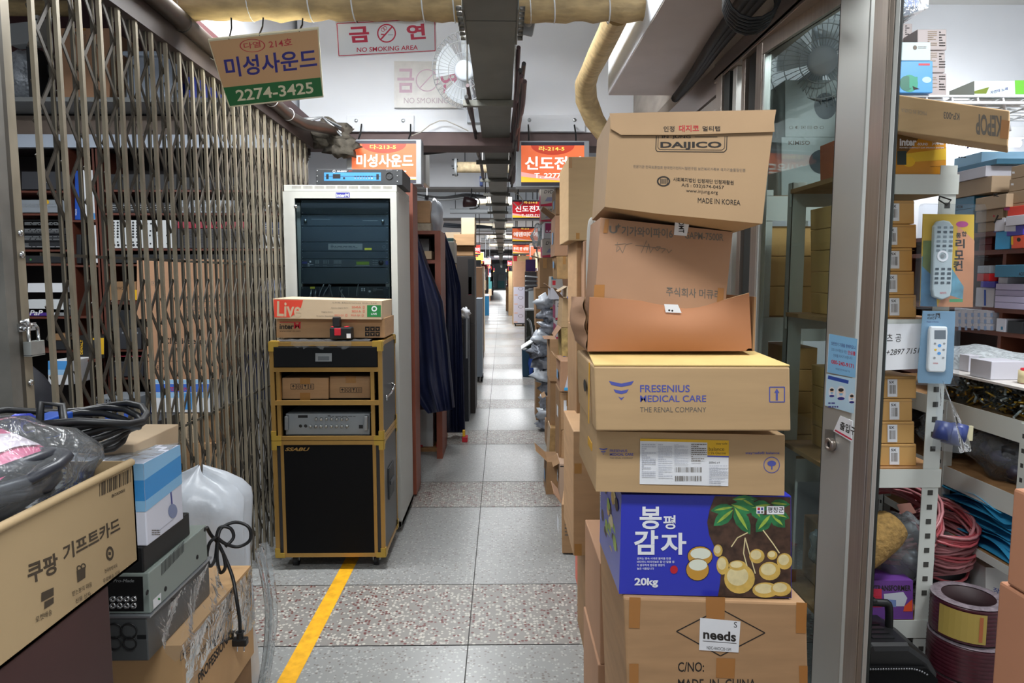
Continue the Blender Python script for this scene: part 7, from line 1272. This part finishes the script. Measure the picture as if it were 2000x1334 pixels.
# black speakers and cartons down the left side
def ST(d, x0, x1, yt, label, m_, dep=.45, yb=None, name='cardboard_box', cat='box', fn=None, group=None, z0=0):
    p = FP(d); zT = zat(yt, d); zB = z0 if yb is None else zat(yb, d); xa, xb = XS(d, x0), XS(d, x1); t = T(name, label, cat, group); b = t.mb('body', bv=.004); b.bx(xa, xb, d, d + dep, zB, zT, m_)
    if fn: fn(t, b, p)
    t.done(); return zT
SPB = mat('speaker_brown_black', '#2b2522', .55)
zq_ = ST(7.9, 884, 927, 632, 'lower black floor speaker behind the tarpaulin', SPB, .6, name='speaker', cat='speaker'); ST(7.9, 886, 927, 501, 'upper black speaker with open front standing on the lower one', SPB, .5, name='speaker', cat='speaker', z0=zq_ + .002, fn=lambda t, b, p: (t.mb('recess').rc(p, 914, 506, 926, 575, BLK), t.mb('red_book').rc(p, 915, 541, 921, 576, mat('book_red', '#6a2430', .5))))
z = zat(501, 7.9) + .002
z2_ = z + .12; t = T('cardboard_box', 'crumpled carton lying on the upper black speaker', 'box'); t.mb('carton', bv=.01).bx(XS(8, 891), XS(8, 926), 7.95, 8.4, z, z2_, CBD); t.done(); t = T('cardboard_box', 'flat tan carton above the crumpled one on the speaker', 'box'); t.mb('carton', bv=.004).bx(XS(8, 888), XS(8, 928), 7.9, 8.4, z2_ + .002, z2_ + .13, CB); t.done(); t = T('cardboard_box', 'pale tan carton topmost over the black speakers', 'box'); t.mb('carton', bv=.004).bx(XS(8, 902), XS(8, 928), 7.95, 8.4, z2_ + .132, z2_ + .32, CB4); t.done()
z = ST(7.2, 868, 886, 514, 'pale column of cartons left of the black speakers', CB4, .5, z0=0); z = ST(7.25, 868, 888, 473, 'grey steel case on the pale cartons beside the tarpaulin', mat('case_grey', '#8d8880', .5), .4, name='case', cat='case', z0=z + .001); ST(7.3, 866, 886, 466, 'dark green lidded case over the grey steel case', mat('case_green', '#1f3a38', .5), .4, name='case', cat='case', z0=z + .001)
ST(8.5, 870, 900, 455, 'pale tan tall carton pile behind the grey steel case', CB4, .4)
ST(7.45, 904, 914, 622, 'aluminium edged flight case at the foot of the speakers', mat('flight_dark', '#20242e', .5), .5, name='flight_case', cat='case', fn=lambda t, b, p: t.mb('edge').rc(p, 910, 622, 913.5, 700, ALU)); t = T('paper_roll', 'crumpled white paper roll on the flight case', 'paper'); t.mb().blob((XS(7.5, 908), 7.6, zat(613, 7.5)), (.05, .08, .07), PAPER, 5, .25); t.done()
t = T('toy_truck', 'small red and yellow object on the floor by the tarpaulin', 'object'); d = 6.5; t.mb('base', bv=.003).bx(XS(d, 900), XS(d, 911), d, d + .1, 0, .05, RED); t.mb('top', bv=.003).bx(XS(d, 901), XS(d, 906), d + .02, d + .07, .05, .11, YEL); t.done()
ST(10.3, 929, 941, 583, 'silver flight case on casters along the left side', mat('flight_silver', '#8d98a4', .4, .3), .6, name='flight_case', cat='case', z0=.08, fn=lambda t, b, p: [t.mb('caster').cyl((XS(10.3, x), 10.35 + k, .04), (XS(10.3, x) + .03, 10.35 + k, .04), .04, BLK, 10) for x in (931, 938) for k in (0, .4)])
ST(11.4, 925, 942, 522, 'brown carton bulging past the silver flight case', CB3, .5); ST(11.45, 928, 939, 508, 'black amplifier head on the bulging brown carton', UB, .4, name='amplifier', cat='amplifier', z0=zat(522, 11.4) + .002)
ST(28, 946, 955, 578, 'blue lidded bucket standing in the left side of the aisle', mat('bucket_blue', '#1f6f9c', .4), .25, name='bucket', cat='bucket', fn=lambda t, b, p: t.mb('lid', bv=.004).bx(XS(28, 945.5), XS(28, 955.5), 27.99, 28.26, zat(578, 28), zat(574, 28), PAPER))
ST(13, 924, 943, 535, 'dark box pile behind the bulging brown carton', mat('crate_dark'), .6); ST(14.2, 930, 945, 520, 'buff carton pile behind the dark boxes at left', CB4, .7)
# ================================================================ right side of the aisle, carton wall
def CW(d, x0, x1, y0, y1, label, m_, dep=.3, fn=None, name='cardboard_box', yaw=0, bv=.004, group=None, q=None):
    rr = random.Random(label); j = lambda: rr.uniform(-2.2, 2.2)
    if d > 3.2 and not q: q = [(x0 + j(), y0), (x1 + j(), y0), (x1 + j(), y1), (x0 + j(), y1)]
    b = BX(label, q or (x0, y0, x1, y1), FP(d, yaw, px=(x0 + x1) / 2, py=(y0 + y1) / 2), dep, m_, name, 'box', group, bv)
    if fn: fn(b, b.pl)
    if d > 3.2 and name == 'cardboard_box':
        P = b.P; c = rr.random()
        if c < .55: # a lid flap standing open or hanging over the aisle side
            e0 = P[0] + V((0, .01, 0)); e1 = P[0] + V((0, dep * .95, 0)); o = V((-rr.uniform(.02, .09), 0, rr.uniform(-.07, .08))); b.mb('lid_flap').prism([e0, e1, e1 + o + V((0, -.02, 0)), e0 + o + V((0, .02, 0))], (.003, 0, .003), rr.choice((CB, CB4, CBD, CB3)))
        if rr.random() < .5: f = P[0].lerp(P[1], rr.uniform(.2, .7)); w_ = (P[1] - P[0]).length * .22; h = (P[0] - P[3]).length; b.mb('tape').poly([f + V((0, -.0012, 0)), f + V((w_, -.0012, 0)), f + V((w_, -.0012, -h * .35)), f + V((0, -.0012, -h * .35))], TAPE)
        if rr.random() < .5: h = (P[0] - P[3]).length; e = P[0] + V((-.0015 - abs(P[0].x - P[3].x), dep * .3, -h * rr.uniform(.2, .5))); b.mb('label_sticker').poly([e, e + V((0, dep * .35, 0)), e + V((0, dep * .35, -h * .3)), e + V((0, 0, -h * .3))], rr.choice((PAPER, PAPER, mat('slip_blue', '#7ea6cc', .6), mat('slip_red', '#b4453f', .6))))
    b.done()
# nearest cartons behind the hero stack
CW(3.0, 1110, 1200, 306, 470, 'tall tan carton with blue letter standing high behind the topmost carton', CB2, .45, lambda b, p: (b.tx('C.', (1169, 392, 1180, 403), INKB, .01), b.tape(1111, 307, 1117, 328), b.tape(1125, 455, 1132, 467)))
CW(2.95, 1141, 1158, 470.5, 640, 'slim brown carton upright under the tall tan one', CB3, .4); CW(3.06, 1126, 1140, 470.5, 640, 'narrow reddish carton upright left of the slim brown one', CB, .4); CW(2.95, 1126, 1170, 640.5, 842, 'brown carton wedged beside the sagging open carton', CBD, .4)
t = T('foam_strip', 'bent white foam strip beside the router carton', 'foam'); t.mb().tube(smooth([at(1152, 590, 2.0), at(1152, 500, 2.0), at(1155, 440, 2.0), at(1161, 430, 2.0), at(1168, 436, 1.98), at(1165, 500, 1.97), at(1160, 600, 1.97)], 4), .011, mat('foam_white', '#c8c4bc', .7), 8); t.done()
CW(2.6, 1120, 1172, 842.5, 1086, 'big brown taped carton standing left of the logo cartons', CB, .42, lambda b, p: (b.tape(1122, 905, 1136, 925), b.tape(1122, 1062, 1136, 1085)))
CW(2.12, 1172, 1222, 1100, 1298, 'reddish carton left of the tall diamond marked carton', CB3, .4, lambda b, p: None); CW(2.12, 1168, 1220, 1298.6, 1485, 'bottom reddish carton left of the tall diamond marked carton', CB3, .4)
CW(2.62, 1150, 1175, 1086.5, 1315, 'dull carton column under the big brown taped carton', CBD, .42)
# the overflowing wall along the right of the aisle: (d, x0, x1, y0, y1)
rowsR = []
DV = mat('dvd_white', '#b3b0b2', .45); DVG = mat('dvd_grey', '#a49a90', .5)
def dvd(b, p):
    x0 = p._x0; y0, y1, x1 = p._y0, p._y1, p._x1; h = y1 - y0; w_ = x1 - x0; b.tx('DVD', (x0 + w_ * .25, y0 + h * .14, x0 + w_ * .95, y0 + h * .32), INK, .01, .25); b.qd([(x0 + w_ * .3, y0 + h * .74), (x0 + w_ * .5, y0 + h * .52), (x0 + w_ * .95, y0 + h * .52), (x0 + w_ * .95, y0 + h * .74)], mat('dvd_drawing', '#77748a', .5)); b.qd([(x0, y0 + h * .90), (x1, y0 + h * .80), (x1, y0 + h * .99), (x0, y0 + h * .99)], mat('dvd_red', '#b02040', .4))
def DVD(d, x0, x1, y0, y1, where, m_=DV):
    pl_ = FP(d); pl_._x0, pl_._x1, pl_._y0, pl_._y1 = x0, x1, y0, y1; b = BX('white DVD player carton, %s' % where, (x0, y0, x1, y1), pl_, .3, m_, 'product_carton', 'box', None, .003); dvd(b, pl_); b.b.bx(b.P[0].x - .0012, b.P[0].x - .0004, d + .02, d + .28, b.P[3].z + .01, b.P[3].z + .12, mat('dvd_magenta', '#8c1c50', .4)); b.done()
dv_ = 7.5
DVD(dv_, 1056, 1082, 366, 403, 'topmost in the right carton wall', DVG); DVD(dv_, 1057, 1083, 403.5, 433, 'second from the top in the right carton wall', DVG); CW(dv_, 1061, 1084, 433.5, 466, 0, 0, 0, None) if False else None
CW(dv_, 1062, 1086, 433.5, 466, 'white carton with purple square between DVD cartons', DV, .3, lambda b, p: (b.rc(1065, 436, 1078, 455, mat('dvd_magenta')), b.tx('A:A', (1066, 449, 1077, 454), PAPER)), 'product_carton')
DVD(dv_, 1059, 1086, 466.5, 503, 'third below the purple square carton', DVG); CW(dv_, 1054, 1090, 503.5, 562, 'squashed brown cartons under the grey DVD cartons', CBD, .4); CW(dv_, 1046, 1080, 562.5, 640, 'dull carton pile above the dark mat', CBD, .4); 
CW(5.9, 1075, 1100, 540, 563, 'red and white printed sleeve in the right carton wall', mat('sleeve_grey', '#a8a39c', .6), .3, lambda b, p: (b.rc(1077, 541, 1086, 546, TEAL), b.rc(1079, 548, 1085, 557, RED))); CW(5.7, 1077, 1099, 563.5, 585, 'plain white carton bright in the right carton wall', WB, .3); DVD(5.7, 1085, 1099, 587, 625, 'upper of the bright pair in the carton wall'); DVD(5.7, 1086, 1100, 627, 662, 'lower of the bright pair in the carton wall'); CW(5.7, 1074, 1100, 662.5, 745, 'leaning flat cartons beneath the bright DVD pair', CB, .35)
CW(5.1, 1086, 1112, 366, 420, 'dark brown open carton between the DVD wall and the tan carton', CBD, .4); CW(4.95, 1084, 1110, 420.5, 500, 'reddish torn carton under the dark open one', CB3, .4); CW(4.95, 1088, 1112, 500.5, 545, 'plastic wrapped orange taped carton in the right wall', mat('carton_wrapped', '#a68458', .35, var=.25, sc=20), .4); CW(4.6, 1107, 1125, 560, 582, 'tan carton with blue stripe near the slim carton', CB4, .3, lambda b, p: b.rc(1108, 579, 1124, 583, BLU)); CW(4.85, 1098, 1126, 582.5, 640, 'tan carton with rounded flaps in the right wall', CB2, .35); CW(4.85, 1097, 1124, 640.5, 705, 'yellow and blue printed bag carton in the right wall', mat('mustard_print', '#a8905a', .55, var=.4, sc=25), .35, lambda b, p: b.qd([(1100, 695), (1122, 700), (1122, 705), (1100, 702)], INKB)); CW(4.6, 1094, 1120, 705.5, 765, 'brown carton with white triangle print in the right wall', CB3, .35, lambda b, p: (b.qd([(1103, 758), (1113, 716), (1120, 740), (1120, 758)], WB), b.rc(1102, 757, 1120, 763, CYAN)))
CW(6.2, 1067, 1093, 775, 832, 'tilted carton with black stencil letters in the carton wall', CBD, .3, lambda b, p: (b.b.lines(p, 1069, 781, 1088, 800, 4, INK, 4)), yaw=-15); CW(4.9, 1094, 1122, 768, 840, 'brown carton with white slip in the carton wall', CB, .35, lambda b, p: b.rc(1101, 782, 1107, 816, PAPER)); CW(4.9, 1097, 1121, 840.5, 905, 'green and blue printed carton wedged low in the wall', CB, .35, lambda b, p: (b.rc(1103, 842, 1112, 858, NB_), b.rc(1112, 858, 1118, 876, LG), b.qd([(1104, 880), (1110, 876), (1108, 905), (1104, 902)], RED))); CW(5.6, 1073, 1092, 836, 919, 'plastic wrapped tan carton low in the wall', mat('carton_wrapped'), .3); CW(4.9, 1066, 1092, 902, 975, 'old folded cartons leaning at the floor of the wall', CBD, .3); CW(4.75, 1092, 1112, 906, 980, 'pinkish carton with dark slot low in the wall', mat('card_rosy', '#b79a82', .7), .3, lambda b, p: b.rc(1094, 910, 1103, 912, INK)); CW(4.5, 1112, 1124, 900, 1000, 'white and orange edged carton near the taped carton', WB, .3, lambda b, p: b.qd([(1112, 902), (1115, 902), (1121, 940), (1121, 985), (1118, 985), (1118, 940)], ORB)); CW(3.8, 1098, 1128, 985, 1081, 'brown scribbled carton slumping at the wall foot', CB, .3, lambda b, p: b.b.lines(p, 1103, 1003, 1116, 1050, 7, INKG, 4), yaw=-8); CW(3.2, 1132, 1152, 1088, 1164, 'orange striped product box low beside the reddish cartons', ORB, .2, lambda b, p: (b.rc(1134, 1092, 1138, 1140, WB), b.rc(1142, 1100, 1146, 1150, RED)), 'product_box')
# floor supports of the wall
for i, (d, x0, x1, yt) in enumerate(((7.5, 1048, 1090, 640.5), (5.7, 1076, 1105, 745.5), (4.9, 1094, 1128, 765.5), (4.95, 1096, 1126, 905.5), (6.22, 1070, 1090, 834))): ST(d + .02, x0, x1, yt, 'dull carton at the base of the right wall, %s from the far end' % ('first', 'third', 'fourth', 'nearest', 'second')[i], CBD, .36)
# rubbish, panels, bin
t = T('foil_rubbish', 'crumpled silver wrapping spilling from the carton wall', 'rubbish'); g = t.mb(); SF = mat('foil_silver', '#9ba0ab', .3, .4, var=.4, sc=18, bump=1); rr = random.Random(12)
for k in range(11): x, y = rr.uniform(1052, 1080), 590 + k * 24; g.blob(at(x, y, 7.0), (.10, .10, .075), SF if k % 3 else mat('sack_white'), k, .4, 12, 8)
t.done(); t = T('plastic_sack', 'translucent sack hanging at the top of the carton wall', 'sack'); t.mb().blob(at(1052, 463, 8.0), (.08, .1, .14), PLASTIC2, 4, .25); t.mb('twist').blob(at(1055, 490, 8.0), (.04, .05, .2), PLASTIC2, 6, .2); t.done()
t = T('product_carton', 'deep purple printed carton among the right aisle stacks', 'box'); d = 13; t.mb('carton', bv=.004).bx(XS(d, 1027), XS(d, 1046), d, d + .3, zat(530, d), zat(507, d), mat('carton_plum', '#33184a', .4)); t.done()
ST(13, 1026, 1048, 530.5, 'dark shelf stand holding the purple carton and papers', mat('stand_dark', '#2c2628', .6), .35, name='stand', cat='stand')
for i in range(4): t = T('flat_papers', 'flat grey sheet sticking out of the carton wall, %s from the top' % ('first', 'second', 'third', 'fourth')[i], 'paper'); t.mb('sheet').box(at(1046, 541 + i * 8, 11.6), (.34, .4, .02), mat('paper_grey') if i else PAPER, M=Matrix.Rotation(R(6 - 5 * i), 3, 'Y')); t.done()
ST(12.0, 1033, 1051, 564, 'pale grey panel standing in the right wall', mat('panel_pale', '#a8acaf', .5), .1, name='panel', cat='panel'); t = T('mirror_panel', 'dark glossy panel leaning over the blue bin', 'panel'); d = 11.3; t.mb('panel', bv=.003).bx(XS(d, 1028), XS(d, 1052), d, d + .05, 0, zat(606, d), mat('panel_glossy', '#3d423e', .12, .3)); t.mb('rail').tube(smooth([at(1040, 720, 11.2), at(1040, 660, 11.2), at(1036, 630, 11.2), at(1030, 622, 11.2)], 4), .02, CHROME, 8); t.mb('top_cap').bx(XS(d, 1026), XS(d, 1053), d - .01, d + .06, zat(606, d), zat(602, d), PAPER); t.done()
t = T('waste_bin', 'tall teal waste bin with white rim in the aisle', 'bin'); d = 10.8; b = t.mb('bin', bv=.01); TB = mat('bin_teal', '#1d4a66', .4); x0, x1, za = XS(d, 1020), XS(d, 1040), zat(684, d); b.hexa([V((x0 + .01, d + .02, 0)), V((x1 - .01, d + .02, 0)), V((x1, d, za)), V((x0, d, za))], [V((x0 + .01, d + .28, 0)), V((x1 - .01, d + .28, 0)), V((x1, d + .3, za)), V((x0, d + .3, za))], TB); r_ = t.mb('rim', bv=.004); r_.hexa([V((x0 - .012, d - .012, za)), V((x1 + .01, d - .012, za + .12)), V((x1 + .01, d - .012, za + .14)), V((x0 - .012, d - .012, za + .02))], [V((x0 - .012, d + .31, za + .02)), V((x1 + .01, d + .31, za + .14)), V((x1 + .01, d + .31, za + .16)), V((x0 - .012, d + .31, za + .04))], PAPER); t.mb('bag_liner').blob((x1 - .02, d - .01, .22), (.04, .03, .2), mat('liner_blue', '#2b57b4', .35), 3, .2); t.done()
# stacks farther on, right: five brown and white cartons on a trolley
d = 22.0; names = ('bottom', 'second', 'third', 'fourth', 'fifth', 'sixth', 'topmost')
zc_ = .10; ST(d, 1002, 1026, 540, 'x', BLK) if False else None
t = T('trolley', 'low trolley under the white and brown carton tower', 'trolley'); t.mb('deck').bx(XS(d, 1004), XS(d, 1026), d, d + .5, .07, .098, UB); [t.mb('wheel').cyl((XS(d, x), d + k, .035), (XS(d, x) + .03, d + k, .035), .035, BLK, 10) for x in (1006, 1021) for k in (.06, .42)]; t.done()
for i in range(7):
    h = .29 if i < 4 else .27; m_ = mat('carton_lilac', '#b9b6c2', .5) if i < 4 else CB3
    t = T('cardboard_box', '%s carton, %s of the tower on the trolley' % ('white printed' if i < 4 else 'plain brown', names[i]), 'box', 'carton tower on the trolley'); b = t.mb('carton', bv=.004); xa = XS(d, 1003.5 - (1 if i > 3 else 0)); b.bx(xa, xa + .37, d, d + .45, zc_, zc_ + h, m_)
    if i < 4: p = FP(d); yc = 540 + (1.6 - zc_ - h / 2) * F / d; b.ring(p, 1017, yc - 5, 5, 1, INKG, 3); b.rc(p, 1004.5, yc + 6, 1011, yc + 8, mat('peach_print', '#c99a80', .5))
    t.done(); zc_ += h + .002
ST(23, 1001, 1034, 500, 'brown box pile with red label behind the carton tower', CB2, .5, fn=lambda t, b, p: b.rc(p, 1003, 500, 1010, 512, RED)); ST(28, 993, 1003, 530, 'narrow tan carton column beside the tower', CB2, .4); ST(32, 988, 996, 560, 'tan carton column with dark foot down the right side', CBD, .5)
# the far stretch: ranks of goods both sides
rr = random.Random(77); cols = [CB, CB2, CB3, CBD, CB4, UB, WB, mat('goods_blue', '#3c6a9c', .5), mat('goods_red', '#a83238', .5), mat('goods_grey', '#8a8d92', .5), mat('goods_teal', '#3c7f80', .5)]
nmc = ['tan', 'pale tan', 'pinkish brown', 'dull brown', 'buff', 'black', 'white', 'blue', 'red', 'grey', 'teal']; ordn = ['nearest', 'second', 'third', 'fourth', 'fifth', 'sixth', 'seventh', 'eighth', 'ninth', 'tenth', 'eleventh', 'twelfth', 'thirteenth', 'fourteenth', 'fifteenth', 'sixteenth']
for sd, nm in ((-1, 'left'), (1, 'right')):
    y = 15.5
    for k in range(16):
        w_ = rr.uniform(.5, .9); x = (-.74 if sd < 0 else .86 if y < 22.5 else .52) + sd * rr.uniform(-.06, .2); z = 0
        for j in range(5 + (k % 3)):
            h = rr.uniform(.25, .5); i = rr.randrange(len(cols)); t = T('cardboard_box', 'far %s carton, level %s of the %s stack down the %s side' % (nmc[i], ('one', 'two', 'three', 'four', 'five', 'six', 'seven')[j], ordn[k], nm), 'box', 'far carton stacks on the %s' % nm); o_ = rr.uniform(-.06, .06); t.mb('carton').bx(x + o_, x + o_ + sd * w_, y, y + 1.2 + .12 * k, z, z + h, cols[i]); t.done(); z += h + .001
        y += 1.6 + k * .3
        if k % 2 == 1: 
            t = T('lit_sign', 'tiny far lit sign over the %s stack down the %s side' % (ordn[k], nm), 'sign', 'far lit signs'); c_ = rr.choice(('#ee5b34', '#e2382f', '#ec5a78', '#f7b23a')); xs_ = x + sd * .2; t.mb('casing').bx(xs_ - .3, xs_ + .3, y - .55, y - .45, 2.12, 2.42, mat('sign_casing')); t.mb('lit_face').bx(xs_ - .28, xs_ + .28, y - .555, y - .551, 2.14, 2.40, mat('farlit' + c_, c_, .4, emit=.9)); t.mb('hanger').bx(xs_ - .02, xs_ + .02, y - .52, y - .48, 2.42, 3.7, UB); t.done()
t = T('shop_end_stall', 'hazy stall closing off the far end of the aisle', 'stall'); t.mb('counter').bx(-.6, .4, 96, 97, 0, 1.0, mat('goods_teal')); t.mb('boxes').bx(-.5, .3, 96.2, 97, 1.0, 1.9, GREY); t.mb('backdrop').bx(-2.5, 2.5, 98, 98.1, 0, 3.69, PG); t.done()
# cross beams, flanged pipes and cables beyond the white beam
BEAM2 = mat('beam_grey', '#7d7a78', .7, var=.1, sc=5)
for i, y in enumerate((9.2, 14, 19, 24, 30, 38, 48, 62)):
    m = MB(); m.bx(-4.3, 3.1, y, y + .3, 2.78, 3.7, PW); m.bx(-4.3, 3.1, y - .01, y + .32, 2.70 + .05, 2.78, BEAM2); struct(m, 'cross_beam')
CW2 = mat('lagging_cream', '#cbbfa8', .6, var=.1, sc=8)
def flpipe(label, y, x0, x1, r=.055, m_=CW2, fl_=True):
    z = 2.755 + r * (1.75 if fl_ else 1.05)
    t = T('flanged_pipe', label, 'pipe'); t.mb('pipe').cyl((x0, y, z), (x1, y, z), r, m_, 14)
    if fl_:
        t.mb('flange').cyl((x0 - .02, y, z), (x0 + .01, y, z), r * 1.7, GREY, 16); g = t.mb('bolt'); [g.cyl((x0 - .05, y + r * 1.4 * math.cos(a), z + r * 1.4 * math.sin(a)), (x0 + .02, y + r * 1.4 * math.cos(a), z + r * 1.4 * math.sin(a)), .008, DK, 6) for a in (0, 1.57, 3.14, 4.71)]
    t.mb('hanger').cyl((x0 + .1, y, z), (x0 + .1, y, 3.69), .006, DK, 6); t.done()
flpipe('short twine wrapped flanged pipe left of the trunking under the lit sign', 8.1, XS(8.1, 893), XS(8.1, 1008), .062, mat('twine_wrap', '#c9b592', .7, var=.2, sc=30)); flpipe('second cream flanged pipe end beneath the twine wrapped one', 11.8, XS(11.8, 932), XS(11.8, 1000), .07)
for i, (y, x0, r) in enumerate(((12.9, 880, .05), (17.2, 930, .06), (18, 900, .05), (22.2, 952, .07), (23, 940, .06), (28, 955, .08), (34.6, 958, .09), (40.2, 962, .1), (43, 965, .1))): flpipe('cross pipe over the far aisle, %s behind the white beam' % ('third', 'fourth', 'fifth', 'sixth', 'seventh', 'eighth', 'ninth', 'tenth', 'eleventh')[i], y, XS(y, x0), XS(y, 1002), r, [GREY, CW2, GREY, CW2][i % 4], i % 2 == 1)
t = T('electric_cable', 'thick black cable from the left lit sign to the trunking', 'cable'); t.mb().tube(smooth([at(823, 299, 5.7), at(870, 294, 5.7), at(915, 283, 5.7), at(945, 278, 5.7)], 6), .018, BLK, 8); t.done()
t = T('electric_cable', 'dark cable bundle crossing below the second beam', 'cable'); g = t.mb(); [g.tube(smooth([at(800, 378 + k, 9.1), at(860, 386 + k * 2, 9.1), at(910, 380 + k * 3, 9.1), at(950, 384 + k, 9.1)], 6), .016, [BLK, DK, GREY][k], 7) for k in range(3)]; t.done()
t = T('electric_cable', 'grey blue hose sagging under the third beam', 'cable'); g = t.mb(); [g.tube(smooth([at(850, 436 + k * 4, 13.9), at(890, 439 + k * 4, 13.9), at(930, 441 + k * 3, 13.9), at(962, 444, 13.9)], 6), .025, mat('hose_grey', '#4a4f58', .5), 7) for k in range(2)]; t.done()
t = T('electric_cable', 'white wire dangling beside the deep red sign', 'cable'); t.mb().tube(smooth([at(1000, 372, 7.9), at(1016, 384, 7.9), at(1021, 396, 7.9), at(1012, 403, 7.9), at(1002, 395, 7.9)], 6), .006, mat('cord_white'), 6); t.done()
t = T('spotlight', 'black clamp lamp hanging below the second beam', 'lamp'); c = at(917, 395, 9.0); g = t.mb('lamp_head'); g.lathe([(.045, -.09), (.075, .07), (.07, .07), (.04, -.085)], c, mat('lamp_maroon', '#2a1014', .4), 18, (-.9, -.3, .1)); t.mb('yoke').tube(smooth([c + V((.05, 0, .08)), c + V((.13, 0, .02)), c + V((.10, 0, -.07)), c + V((.0, 0, -.085))], 4), .008, BLK, 6); t.mb('hanger').cyl(c + V((.02, 0, .06)), (c.x + .02, 9.2, 2.76), .008, BLK, 6); t.done()
t = T('microphone', 'dark slim cylinder hanging under the second beam at left', 'microphone'); t.mb().cyl(at(831, 402, 7.3), at(834, 382, 7.3), .022, DK, 12); c = at(834, 382, 7.3); t.mb('cord').cyl(c, (c.x, 7.3, 3.69), .006, BLK, 6); t.done()
t = T('switch_box', 'small blue box on the second white beam beside the trunking', 'box'); d = 9.19; t.mb().bx(XS(d, 938), XS(d, 943.5), d - .06, d + .01, zat(367, d), zat(350, d), BLU); t.done()
t = T('lit_sign', 'white edged sign seen sideways behind the left orange sign', 'sign'); d = 5.75; t.mb('casing', bv=.004).bx(XS(d, 826), XS(d, 834), d, d + .3, zat(362, d), zat(282, d), mat('casing_pale', '#bdbdb8', .5)); t.mb('red_face').bx(XS(d, 825), XS(d, 826), d, d + .3, zat(362, d), zat(282, d), CR); q = XS(d, 830); t.mb('hanger').cyl((q, d + .1, zat(282, d)), (q, d + .1, 3.7), .008, DK, 6); t.done()
